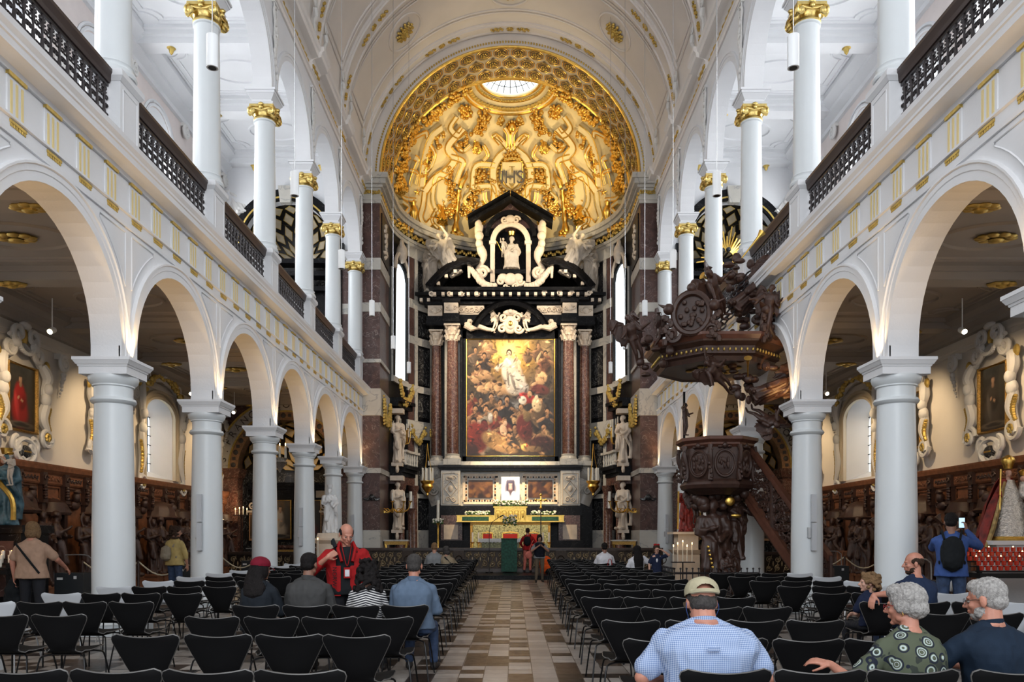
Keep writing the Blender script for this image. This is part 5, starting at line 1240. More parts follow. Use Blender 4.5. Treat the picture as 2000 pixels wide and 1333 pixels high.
def gar(pts, w, n, r0=.05, r1=.11):
    Pq = smoothpts([Vector((a, b, 0)) for a, b in pts], 8)
    for i in range(n):
        p = Pq[rr.randrange(len(Pq))]; a = rr.gauss(0, w); b = rr.gauss(0, w); q = onto(p.x+a, p.y+b, rr.uniform(.05, .2)); r = rr.uniform(r0, r1)
        gm.sphere(q, r, 6, 4); gm.sphere(mirr(q), r, 6, 4)
for pts, w, n in (([(565, 850), (570, 930), (580, 1010), (590, 1090), (560, 1130)], 13, 130), ([(752, 880), (735, 960), (705, 1030), (680, 1090), (660, 1140)], 17, 150), ([(300, 770), (268, 850), (262, 920), (290, 980)], 16, 110), ([(420, 560), (360, 620), (310, 700), (280, 760)], 15, 100),
                  ([(520, 480), (470, 520), (430, 570)], 14, 70), ([(680, 380), (600, 420), (560, 460)], 12, 60), ([(800, 520), (770, 570), (750, 620)], 16, 80), ([(440, 740), (420, 820), (400, 900)], 12, 70), ([(800, 890), (770, 900), (840, 930)], 7, 24), ([(650, 700), (620, 730), (690, 640)], 10, 30),
                  ([(880, 1010), (905, 1050)], 6, 20), ([(870, 560), (885, 545)], 8, 16), ([(250, 950), (240, 1000)], 8, 30), ([(650, 520), (640, 480), (690, 500), (660, 540)], 11, 44), ([(235, 1080), (260, 1190), (330, 1240)], 6, 40), ([(540, 640), (480, 660), (500, 720)], 8, 20)): gar(pts, w, n)
gm.build('gilt_garlands', M['gold'], dome)
m = MB()
for sg in (0, 1):
    f = (lambda p: mirr(p)) if sg else (lambda p: p)
    m.tube([f(onto(600+t*2.1, 1250-t*22, .18+.03*t/12)) for t in range(13)], [.16, .20, .14, .10, .15, .10, .09, .13, .09, .08, .15, .10, .13], 10)
    m.tube([f(onto(632, 970, .2)), f(onto(640, 940, .25)), f(onto(668, 900, .2)), f(onto(672, 870, .1))], [.14, .16, .10, .03], 8)
    for t in range(8): m.sphere(f(onto(610+rr.uniform(-28, 28), 1262+rr.uniform(-18, 22), .25)), .13, 7, 5)
    m.tube([f(onto(340, 1180-12*t, .18)) for t in range(12)], [.10, .12, .17, .2, .22, .22, .2, .15, .10, .12, .14, .06], 12)
    c = f(onto(365, 1003, .12)); [m.tube([c, c+(f(onto(365+22*cos(t*1.257-1.57), 1003+24*sin(t*1.257-1.57), .1))-c)], [.05, .01], 5) for t in range(5)]
m.build('gilt_torches_and_urns', M['gold'], dome)
for sg in (-1, 1):
    for (cx, cy, kd, sc, rz) in ((520, 1190, 'a', 1.0, .5), (745, 1190, 'a', 1.0, -.3), (735, 745, 'fly', .85, .2), (270, 1010, 'b', .62, .7)):
        p = onto(cx, cy, .35); p = mirr(p) if sg > 0 else p
        o = put(kd, M['gold'], 'gilt_figure', dome, p, rz*(-sg), sc, rx=-.42)
# ------------------------------------------------ apse wall
def cylpatch(m, p0, p1, z0, z1, off=0, th=.04, n=6, s=1):
    """patch on the apse wall: p0..p1 degrees from the pier"""
    r0 = RA-off; vs = []
    for i in range(n+1):
        a = R(p0+(p1-p0)*i/n)
        for rr_ in (r0, r0-th):
            for z in (z0, z1): vs.append((s*rr_*cos(a), YB+rr_*sin(a), z))
    fs = []
    for i in range(n):
        a = i*4; b = a+4; fs += [(a+2, b+2, b+3, a+3), (a, a+1, b+1, b), (a+1, a+3, b+3, b+1), (a, b, b+2, a+2)]
    fs += [(0, 2, 3, 1), (n*4, n*4+1, n*4+3, n*4+2)]; m.add(vs, fs)
ap = MB(); ap.lathe([(RA, 0), (RA, ZS)], (0, YB, 0), 60, 0, pi); aw = ap.build('wall_apse', M['blackm'], kind='structure', ang=80)
m = MB()
for a, b, e in ((14.52, 14.66, .05), (14.66, 14.8, .1), (15.12, 15.24, .12), (15.24, 15.42, .26), (15.42, 15.62, .36)):
    m.lathe([(RA, a), (RA-e, a), (RA-e, b), (RA, b)], (0, YB, 0), 60, 0, pi)
m.build('trim_apse_cornice', M['whitem'], ang=30, kind='structure')
m = MB(); rr = random.Random(5)
for i in range(150):
    a = pi*i/149; m.sphere(((RA-.06)*cos(a), YB+(RA-.06)*sin(a), 14.96+.07*sin(i*1.7)), (.08, .08, .09), 6, 4)
m.build('gilt_apse_frieze', M['goldpaint'], aw)
for s in (-1, 1):
    w_ = MB(); r_ = MB(); g_ = MB(); b_ = MB()
    for z0, z1 in ((14.0, 14.5), (11.75, 12.15), (10.15, 10.5), (8.0, 8.3), (5.9, 6.7), (3.2, 3.4), (1.2, 1.45)): cylpatch(w_, 24.5, 52, z0, z1, 0, .07, 10, s)
    cylpatch(w_, 31, 33.5, .4, 14, 0, .06, 3, s); cylpatch(w_, 43, 45, .4, 14, 0, .06, 3, s)
    for p0, p1 in ((25.5, 30.5),): cylpatch(r_, p0, p1, .4, 14.4, 0, .05, 4, s)
    for z0, z1 in ((12.3, 13.8), (10.6, 11.65), (8.4, 10.05), (6.9, 7.9), (3.6, 5.7), (1.6, 3.1)): cylpatch(g_, 34.5, 42, z0, z1, 0, .05, 5, s); cylpatch(g_, 46, 54, z0, z1, 0, .05, 5, s)
    cylpatch(w_, 6.2, 7.4, 8.3, 13.0, 0, .08, 2, s); cylpatch(w_, 23.2, 24.4, 8.3, 13.0, 0, .08, 2, s); cylpatch(w_, 6.2, 24.4, 8.1, 8.35, 0, .12, 8, s)
    w_.build('white_bands', M['whitem'], aw, ang=30); r_.build('red_strips', M['redm'], aw, ang=30); g_.build('grey_panels', M['greym'], aw, ang=30)
    # tall round-headed window
    m = MB(); n = 12; lo_ = []; hi_ = []
    for i in range(n+1):
        t = i/n*2-1; a = R(15.3+8.0*t); r0 = RA-.05; zt = 12.7+.72*sqrt(max(0, 1-t*t)); lo_.append((s*r0*cos(a), YB+r0*sin(a), 8.35)); hi_.append((s*r0*cos(a), YB+r0*sin(a), zt))
    m.add(lo_+hi_, [(i, i+1, n+1+i+1, n+1+i) for i in range(n)]); wo = m.build('window_%d' % (91 if s < 0 else 92), M['sky'], kind='structure')
    m = MB(); m.tube([lo_[0]]+[Vector(p)+Vector((-s*.04, 0, 0)) for p in hi_]+[lo_[-1]], .10, 6); m.build('black_surround', M['blackm'], wo)
    m = MB(); m.tube([Vector(hi_[i])+Vector((-s*.10, -.05, .24+.1*sin(pi*i/n))) for i in range(n+1)], .09, 6); m.build('pale_arch', M['alab'], wo)
    m = MB()
    for pz, ps in ((13.8, 15.3),):
        a = R(ps); c = Vector((s*(RA-.2)*cos(a), YB+(RA-.2)*sin(a), pz)); m.sphere(c, (.25, .25, .45), 9, 6); m.tube([c+Vector((0, x, z)) for x, z in spiral(0, .3, .28, 1.4, 0, 1, 16)], .08, 6)
    m.build('carved_keystone', M['alab'], wo)
    # tribune doorway below the window: cornice, balcony with balusters, red columns, dark door
    t = thing('tribune', 'marble tribune with black cornice, pale balusters and carved garlands on the %s of the apse' % SIDE[s], 'tribune', (0, 0, 0)); 
    m = MB()
    for z0, z1, e in ((4.35, 4.5, .75), (4.2, 4.35, .62), (4.05, 4.2, .5)): cylpatch(m, 3, 24, z0, z1, 0, e, 8, s)
    m.build('black_cornice', M['blackm'], t, ang=30); m = MB(); cylpatch(m, 3, 24, 7.2, 7.35, 0, .5, 8, s); cylpatch(m, 3, 24, 7.0, 7.2, 0, .36, 8, s); m.build('black_cornice', M['blackm'], t, ang=30)
    m = MB(); cylpatch(m, 3, 24, 3.7, 4.05, 0, .45, 8, s); m.build('red_frieze', M['redcol'], t, ang=30)
    for q in range(7):
        a = R(4.5+q*3.0); c = ((RA-.62)*cos(a)*s, YB+(RA-.62)*sin(a), 0)
        MB().lathe([(.05, 4.5), (.07, 4.56), (.04, 4.62), (.075, 4.78), (.04, 4.98), (.06, 5.04)], c, 10).build('baluster', M['whitem'], t)
    m = MB(); cylpatch(m, 3, 24, 5.04, 5.14, .50, .24, 8, s); m.build('balcony_rail', M['whitem'], t, ang=30)
    for pa, pb, za, zb in ((8, 20, 5.1, 6.9), (8.5, 19, .5, 3.5)): m = MB(); cylpatch(m, pa, pb, za, zb, 0, .08, 5, s); m.build('dark_door', M['steel'], t, ang=30)
    for a_ in (4.5, 23):
        a = R(a_); c = ((RA-.42)*cos(a)*s, YB+(RA-.42)*sin(a), 0)
        MB().lathe([(.24, .42), (.24, .6), (.19, .66), (.185, 3.2), (.17, 3.3), (.24, 3.5), (.27, 3.7)], c, 18).build('red_column', M['redcol'], t)
    m = MB(); rr = random.Random(6)
    for i in range(90): tt = i/89; a = R(5+18*tt); m.sphere(((RA-.42)*cos(a)*s, YB+(RA-.42)*sin(a), 8.0-.75*sin(pi*tt)+rr.uniform(-.16, .16)), rr.uniform(.04, .11), 6, 4)
    m.build('gilt_garland', M['goldpaint'], t)
    for a_ in (26, 41):
        m = MB()
        for i in range(60): tt = i/59; a = R(a_+12*tt); m.sphere(((RA-.2)*cos(a)*s, YB+(RA-.2)*sin(a), 6.35-.6*sin(pi*tt)+rr.uniform(-.13, .13)), rr.uniform(.04, .1), 6, 4)
        m.build('gilt_garland', M['goldpaint'], t)
    for z in (1.75, 4.55): m = MB(); put('term', M['alab'], 'pale_caryatid', t, (s*4.72, YB-.05, z), -s*.7, 1.16); m.box(*sorted((s*4.95, s*4.5)), YB-.25, YB+.15, z-.14, z); m.box(*sorted((s*5.0, s*4.45)), YB-.3, YB+.15, z+2.05, z+2.25); m.tube([(s*4.70, YB-.28+a, b) for a, b in spiral(0, z-.3, .16, 1.4, 0, 1, 14)], .06, 6); m.build('carved_console', M['alab'], t, smooth=False)
    
    # white plinth with dark lozenge
    m = MB(); cylpatch(m, 24.5, 50, .42, 1.75, 0, .10, 8, s); m.build('white_dado', M['whitem'], t, ang=30)
    m = MB(); cylpatch(m, 42, 49, .9, 2.6, 0, .14, 4, s); m.build('dark_niche', M['steel'], t, ang=30)
# ------------------------------------------------ the high altarpiece
GA = 42.74; YA = 36.5
def az(y): return 1.5+(1047-y)/GA
def ax(d): return d/GA
AT = thing('high_altarpiece', 'tall black and white marble altarpiece with gabled niche behind the altar', 'altarpiece', (0, YA, 0))
def apart(m, name, mt, par=None, **k): return m.build(name, M[mt], par or AT, **k)
def ab(m, x0, x1, y0, y1, f, b):       # box from px half offsets / px heights, depth front f, back b (metres toward viewer negative)
    m.box(ax(x0), ax(x1), f, b, az(y1), az(y0)); return m
m = MB(); ab(m, -160, 160, 923, 1080, 0, 1.2); ab(m, -150, 150, 600, 923, .25, 1.2); ab(m, -54, 54, 445, 600, .1, .9); apart(m, 'backing', 'blackm', smooth=False)
# side extensions: white strips behind the columns
m = MB()
for q in (-1, 1): m.box(*sorted((q*ax(99), q*ax(104))), .1, .3, az(903), az(655)); m.box(*sorted((q*ax(124), q*ax(129))), .1, .3, az(903), az(655))
apart(m, 'pale_pilaster_strip', 'whitem', smooth=False)
def corinth(c, z0, r, h):
    m = MB(); m.lathe([(r*.86, z0), (r*.92, z0+h*.1), (r*.9, z0+h*.5), (r*1.15, z0+h*.85)], c, 18)
    for lv, n_, o_ in ((.08, 8, 0), (.36, 8, .39)):
        for i in range(n_):
            a = i*2*pi/n_+o_; d = Vector((cos(a), sin(a), 0)); p = Vector((c[0], c[1], z0+h*lv))+d*r*.92
            m.tube([p, p+d*r*.12+Vector((0, 0, h*.2)), p+d*r*.42+Vector((0, 0, h*.30)), p+d*r*.5+Vector((0, 0, h*.22))], [r*.24, r*.27, r*.2, r*.08], 6)
    for i in range(4):
        a = pi/4+i*pi/2; d = Vector((cos(a), sin(a), 0)); p = Vector((c[0], c[1], z0+h*.84))+d*r*1.22
        m.tube([p+d*x+Vector((0, 0, z)) for x, z in spiral(0, 0, r*.30, 1.4, pi/2, -1, 12)], r*.11, 5)
    m.box(c[0]-r*1.35, c[0]+r*1.35, c[1]-r*1.35, c[1]+r*1.35, z0+h*.90, z0+h); m.sphere((c[0], c[1]-r*1.3, z0+h*.93), r*.2, 7, 5); return m
for q in (-1, 1):
    for (dx, rad, ys, yb, cap_, dep) in ((112, .27, 671, 889, 640, -.35), (144.5, .24, 677, 891, 647, .0)):
        c = (q*ax(dx), dep, 0); sh = MB()
        sh.lathe([(rad, az(yb)), (rad*1.0, az(yb)+2), (rad*.88, az(ys))], (c[0], c[1], 0), 48, fold=lambda a, z: 1-.035*(0.5+.5*cos(a*16))); apart(sh, 'red_fluted_column', 'redcol', ang=60)
        apart(corinth(c, az(ys), rad, (ys-cap_)/GA), 'carved_capital', 'alab')
        apart(MB().lathe([(rad*1.45, az(yb+12)), (rad*1.45, az(yb+9)), (rad*1.35, az(yb+7)), (rad*1.15, az(yb+4)), (rad*1.22, az(yb+1)), (rad*1.02, az(yb))], (c[0], c[1], 0), 28).box(c[0]-rad*1.45, c[0]+rad*1.45, c[1]-rad*1.45, c[1]+rad*1.45, az(911), az(yb+11)), 'pale_base', 'whitem', smooth=False)
# predella
m = MB(); ab(m, -137, 137, 904, 912, -.6, .3); ab(m, -134, 134, 923, 989, -.35, .2); 
for q in (-1, 1): m.box(*sorted((q*ax(96), q*ax(133))), -.72, -.3, az(989), az(922))
apart(m, 'white_predella', 'whitem', smooth=False)
m = MB(); ab(m, -139, 139, 912, 917, -.80, .3); ab(m, -136, 136, 917, 923, -.68, .3); ab(m, -137, 137, 990, 1008, -.78, .3); ab(m, -139, 139, 1056, 1080, -.9, .3); apart(m, 'black_ledge', 'blackm', smooth=False)
for q in (-1, 1):
    m = MB(); cx = q*ax(114.5); cz = az(957)
    m.tube([(cx+ax(x), -.74, cz+ax(z)) for x, z in ((0, 15), (12, 0), (0, -15), (-12, 0))], .025, 5, close=True); m.sphere((cx, -.74, cz), (.11, .05, .15), 10, 8); m.tube([(cx+ax(15)*x, -.73, cz+ax(29)*z) for x, z in ((-1, -1), (1, -1), (1, 1), (-1, 1))], .02, 5, close=True)
    for w in (-1, 1):
        for zz in (.48, -.48): m.tube([(cx+w*.12+a, -.74, cz+zz+b) for a, b in spiral(0, 0, .12, 1.3, 0, w*(1 if zz > 0 else -1), 12)], .028, 5)
    m.sphere((cx, -.75, cz+.5), (.12, .05, .08)); apart(m, 'carved_lozenge_relief', 'alab')
    m = MB(); cx = q*ax(57.5)
    for x, z, w_, h_ in ((0, 25.5, 33, 4), (0, -25.5, 33, 4), (31, 0, 4, 25), (-31, 0, 4, 25)): m.cbox((cx+ax(x), -.37, az(956.5)+ax(z)), (ax(w_)*2, .05, ax(h_)*2))
    fr = apart(m, 'pale_mosaic_frame', 'alab', smooth=False); mo = MB(); mo2 = MB()
    for i in range(12):
        for zz in (-1, 1): (mo if i % 2 else mo2).cbox((cx+ax(-29+i*5.3), -.40, az(956.5)+zz*ax(22.5)), (.07, .02, .07))
    for i in range(7):
        for zz in (-1, 1): (mo if i % 2 else mo2).cbox((cx+zz*ax(28), -.40, az(956.5)+ax(-18+i*6)), (.07, .02, .09))
    mo.build('black_inlay', M['blackm'], fr, smooth=False); mo2.build('ochre_inlay', M['ochre'], fr, smooth=False)
    rr = random.Random(q+5); d = [(rr.random(), rr.random()*.9, .10+.1*rr.random(), .08+.1*rr.random(), rr.random()*3, rr.choice([(.09, .035, .01), (.015, .006, .004), (.16, .07, .02), (.04, .012, .006)]), .7) for _ in range(26)]
    tag(link(canvas(ax(47), ax(34), [(0, (.04, .015, .008)), (1, (.14, .06, .02))], d, 40, 30, seed=3+q), 'predella_painting', None, loc=(cx, YA-.41, az(956.5))), 'small brown landscape-shaped painting in the altar predella, %s of the lit portrait panel' % SIDE[q], 'painting')
    m = MB(); ab(m, *sorted((q*133, q*92)), 1008, 1057, -.82, .2); apart(m, 'red_dado', 'redcol', smooth=False)
    m = MB(); ab(m, *sorted((q*127, q*100)), 1026, 1054, -.86, -.5); apart(m, 'pale_inset', 'alab', smooth=False)
    m = MB(); pts = [(q*ax(136), 0, az(920)), (q*ax(158), 0, az(930)), (q*ax(164), 0, az(948)), (q*ax(150), 0, az(962)), (q*ax(140), 0, az(985))]
    m.tube(smoothpts(pts, 6), .16, 8, flat=2.2); m.tube([(q*ax(150)+x, -.2, z) for x, z in spiral(0, az(960), .2, 1.4, 0, q)], .06, 6); m.extr([(q*ax(134), az(915)), (q*ax(160), az(918)), (q*ax(162), az(945)), (q*ax(146), az(962)), (q*ax(136), az(988))], lambda a, b, d: (a, d, b), -.05, .1)
    apart(m, 'scroll_wing', 'whitem')
# frames round the great painting
m = MB()
for x0, x1, y0, y1 in ((-97, -86, 648, 904), (86, 97, 648, 904), (-97, 97, 893, 904), (-97, 97, 648, 664)): ab(m, x0, x1, y0, y1, -.22, .3)
for x0, x1, y0, y1 in ((-97, -93, 648, 904), (93, 97, 648, 904)): ab(m, x0, x1, y0, y1, -.34, .3)
apart(m, 'black_picture_frame', 'blackm', smooth=False)
m = MB(); m.tube([(ax(x), -.20, az(y)) for x, y in ((-85.5, 665), (85.5, 665), (85.5, 892.5), (-85.5, 892.5))], .035, 5, close=True); apart(m, 'gilt_fillet', 'gold')
# entablature
m = MB()
ab(m, -130, 130, 621, 640, -.45, .3); ab(m, -131, 131, 596, 601, -.55, .3); ab(m, -168, 168, 596, 600, .0, .5)
for d0, d1, f in ((98, 128, -.75), (130, 163, -.30)):
    for q in (-1, 1):
        x0, x1 = sorted((q*d0, q*d1)); ab(m, x0, x1, 621, 639, f, .3); ab(m, x0-1, x1+1, 632, 637, f-.06, .3); ab(m, x0-2, x1+2, 594, 600, f-.1, .3)
ab(m, -150, 150, 588, 594, -.75, .4); ab(m, -152, 152, 581, 588, -.95, .4); ab(m, -154, 154, 575, 581, -1.1, .4); ab(m, -184, 184, 577, 583, -.5, .5); ab(m, -178, 178, 583, 596, -.3, .5)
apart(m, 'black_entablature', 'blackm', smooth=False)
n_ = 19
for i in range(n_): 
    x = -144+288*i/(n_-1); m = MB(); m.cbox((ax(x), -.95, az(587.5)), (.13, .22, .14)); apart(m, 'pale_dentil', 'alab', smooth=False)
for q in (-1, 1):
    for x in (158, 172): apart(MB().cbox((q*ax(x), -.42, az(592)), (.13, .2, .14)), 'pale_dentil', 'alab', smooth=False)
    for x in (150, 116, 93, 64): apart(MB().tube([(q*ax(x)+a, -.92, z) for a, z in spiral(0, az(585), .13, 1.3, 0, q, 12)], .05, 5), 'scroll_bracket', 'alab')
    for (d0, d1, f) in ((100, 127, -.78), (132, 160, -.33)):
        m = MB(); ab(m, *sorted((q*d0, q*d1)), 601, 621, f, .2); cx = q*ax((d0+d1)/2); m.sphere((cx, f, az(611)), (.16, .09, .16))
        for w in (-1, 1): m.tube([(cx+w*.17+a, f-.03, z) for a, z in spiral(0, az(611), .11, 1.3, 0, w, 12)], .035, 5)
        apart(m, 'carved_frieze_block', 'alab', smooth=False)
    m = MB(); ab(m, *sorted((q*51, q*98)), 602, 620, -.42, .2)
    for i in range(5): m.tube([(q*ax(56+i*9.5)+a, -.45, z) for a, z in spiral(0, az(611), .15, 1.5, i*2.0, q*(1 if i % 2 else -1), 14)], .03, 5)
    apart(m, 'carved_frieze_panel', 'alab', smooth=False)
# segmental arch over the painting with the putti cartouche
m = MB(); pts = [(64*math.sin(R(t))/math.sin(R(62)), 640-43*(cos(R(t))-cos(R(62)))/(1-cos(R(62)))) for t in range(-62, 63, 6)]
m.sweep([(0, 0), (0, -.55), (.10, -.60), (.22, -.50), (.26, -.62), (.30, 0)], [((ax(x), -.2, az(y)-.2), (sin(R(t)), 0, cos(R(t))), (0, 1, 0)) for (x, y), t in zip(pts, range(-62, 63, 6))]); apart(m, 'black_segmental_arch', 'blackm', ang=30)
m = MB(); m.sphere((0, -.6, az(641)), (.36, .14, .42), 16, 10); m.sphere((0, -.7, az(641)), (.22, .1, .26))
for q in (-1, 1):
    m.tube([(q*.36+a, -.66, z) for a, z in spiral(0, az(650), .22, 1.4, 0, -q)], .06, 6); m.tube([(q*.30+a, -.66, z) for a, z in spiral(0, az(628), .2, 1.3, 0, q)], .06, 6); m.tube([(q*ax(x), -.6, az(y)) for x, y in ((30, 652), (45, 650), (60, 645), (75, 648), (85, 640))], [.07, .09, .12, .15, .2], 8)
    for i in range(12): m.sphere((q*ax(80+5*cos(i)), -.62-.03*(i % 3), az(640+6*sin(i*1.3))), .085, 7, 5)
m.sphere((0, -.66, az(619)), (.34, .12, .14)); m.sphere((0, -.75, az(618)), .11)
ct = apart(m, 'cartouche', 'alab'); MB().sphere((0, -.80, az(641)), (.10, .05, .12)).build('gilt_monogram', M['gold'], ct)
for q in (-1, 1):
    o = put('putto', M['alab'], 'putto', AT, (q*ax(34), -.62, az(657)), -q*.6, .60, ry=-q*.35)
# broken pediment, gabled niche
for q in (-1, 1):
    m = MB(); pp = [(152, 575), (141, 562), (127, 548), (110, 536), (92, 529), (76, 528), (71, 532)]; path = []
    sp_ = smoothpts([Vector((q*ax(x), 0, az(y))) for x, y in pp], 4)
    for i, p in enumerate(sp_):
        tn = (sp_[min(i+1, len(sp_)-1)]-sp_[max(i-1, 0)]).normalized(); nn = Vector((tn.z, 0, -tn.x))*q; path.append((p+Vector((0, -.55, 0)), -nn, Vector((0, -1, 0))))
    m.sweep([(-.34, -.7), (-.34, .20), (-.20, .32), (-.06, .36), (0, .5), (.10, .52), (.12, -.7)], path); apart(m, 'black_broken_pediment', 'blackm', ang=30)
    for x, y in ((137, 563), (122, 549), (105, 540)): apart(MB().cbox((q*ax(x), -.95, az(y)-.10), (.14, .16, .14)), 'pale_dentil', 'alab', smooth=False)
    m = MB(); rr = random.Random(9)
    for i in range(44):
        t = i/43; x = 78-48*t; y = 532+38*sin(t*pi*.62); m.sphere((q*ax(x), -.75-.1*sin(t*3), az(y)+rr.uniform(-.06, .06)), rr.uniform(.07, .12)*(1+.4*sin(t*pi)), 7, 5)
    for i in range(8): m.sphere((q*ax(79), -.8, az(530+i*3.2)), .09-.004*i, 7, 5)
    apart(m, 'fruit_garland', 'alab')
    m = MB(); m.tube(smoothpts([(q*ax(58), -.45, az(556)), (q*ax(62), -.5, az(535)), (q*ax(52), -.5, az(512)), (q*ax(58), -.5, az(492)), (q*ax(62), -.45, az(470)), (q*ax(60), -.4, az(448))], 5), [.16+.05*sin(i*.6) for i in range(26)], 9)
    m.tube([(q*ax(54)+x, -.55, z) for x, z in spiral(0, az(540), .30, 1.8, 0, -q)], .08, 6); m.sphere((q*ax(60), -.62, az(486)), (.17, .16, .2)); m.sphere((q*ax(60), -.58, az(470)), (.2, .16, .22)); m.sphere((q*ax(62), -.5, az(446)), (.16, .14, .2))
    apart(m, 'scroll_volute_term', 'alab')
m = arch_panel(0, ax(29), az(479), -ax(54), ax(54), az(575), az(452), -.35, .1); apart(m, 'black_niche_wall', 'blackm', smooth=False)
m = MB(); m.extr([(-ax(58), az(452)), (ax(58), az(452)), (0, az(404))], lambda a, b, d: (a, d, b), -.35, .4); apart(m, 'red_gable', 'redm', smooth=False)
m = MB()
for q in (-1, 1):
    m.sweep([(-.05, 0), (-.05, -.75), (.07, -.85), (.13, -.80), (.18, -.95), (.26, -.95), (.28, 0)], [((0, 0, az(400)), Vector((.1*q, 0, 1)), (0, 1, 0)), ((q*ax(81), 0, az(447)), Vector((.1*q, 0, 1)), (0, 1, 0))])
apart(m, 'black_gable_cornice', 'blackm', smooth=False)
m = ring(0, az(479), ax(29), ax(39), -.35, .10, 24); m.v = [(x, y+.0, z) for x, y, z in m.v]; apart(m, 'pale_arch_ring', 'alab', ang=30)
m = ring(0, az(470), ax(42), ax(50), -.35, .22, 24); apart(m, 'black_arch_ring', 'blackm', ang=30)
for q in (-1, 1): apart(MB().box(*sorted((q*ax(30), q*ax(39))), -.45, -.34, az(557), az(484)).box(*sorted((q*ax(27.5), q*ax(41))), -.5, -.3, az(484), az(478)), 'pale_jamb', 'alab', smooth=False)
m = MB(); ab(m, -30, 30, 537, 545, -.75, .1); apart(m, 'statue_plinth', 'blackm', smooth=False)
m = MB(); m.sphere((0, -.75, az(556)), (.30, .14, .28), 12, 8)
for q in (-1, 1): m.sphere((q*.34, -.72, az(553)), (.24, .13, .2)); m.tube([(q*.42+x, -.75, z) for x, z in spiral(0, az(560), .2, 1.4, 0, -q)], .06, 6); m.tube([(q*.2+x, -.75, z) for x, z in spiral(0, az(570), .14, 1.2, 0, q)], .05, 6)
apart(m, 'cherub_cartouche', 'alab')
m = MB(); m.sphere((0, -.5, az(436)), (.22, .12, .18))
for q in (-1, 1): m.tube([(q*.26+x, -.5, z) for x, z in spiral(0, az(438), .18, 1.4, 0, q)], .05, 6)
apart(m, 'carved_crest', 'alab')
t = thing('madonna_statue', 'seated crowned stone Madonna with child in the altarpiece niche', 'statue', (0, YA-.30, az(537))); put('seat', M['statue'], 'figure', t, (.05, 0, 0), 0, 1.22); put('child', M['statue'], 'child_figure', t, (-.33, -.15, .62), .4, .52); MB().lathe([(.13, 1.62), (.15, 1.72), (.17, 1.78), (.13, 1.76)], seg=12).build('gilt_crown', M['gold'], t, loc=(.05, 0, .05))
MB().tube([(-.62, -.2, 1.35), (-.40, -.2, .9)], .015, 5).build('gilt_sceptre', M['gold'], t)
for q in (-1, 1):
    tag(put('fly', M['statue'], 'angel_statue', None, (q*ax(104), YA-.5, az(545)), q*(-.3), (1.15*(1 if q > 0 else -1), 1.15, 1.15), ry=q*.45), 'stone angel with raised arm reclining on the %s broken pediment' % SIDE[q], 'statue', 'pediment angels')
    tag(put('wing', M['statue'], 'saint_statue', None, (q*ax(153), YA-.1, az(574)), q*.1, (1.35*(1 if q > 0 else -1), 1.35, 1.35)), 'standing stone angel at the %s end of the altarpiece cornice' % SIDE[q], 'statue', 'cornice angels')
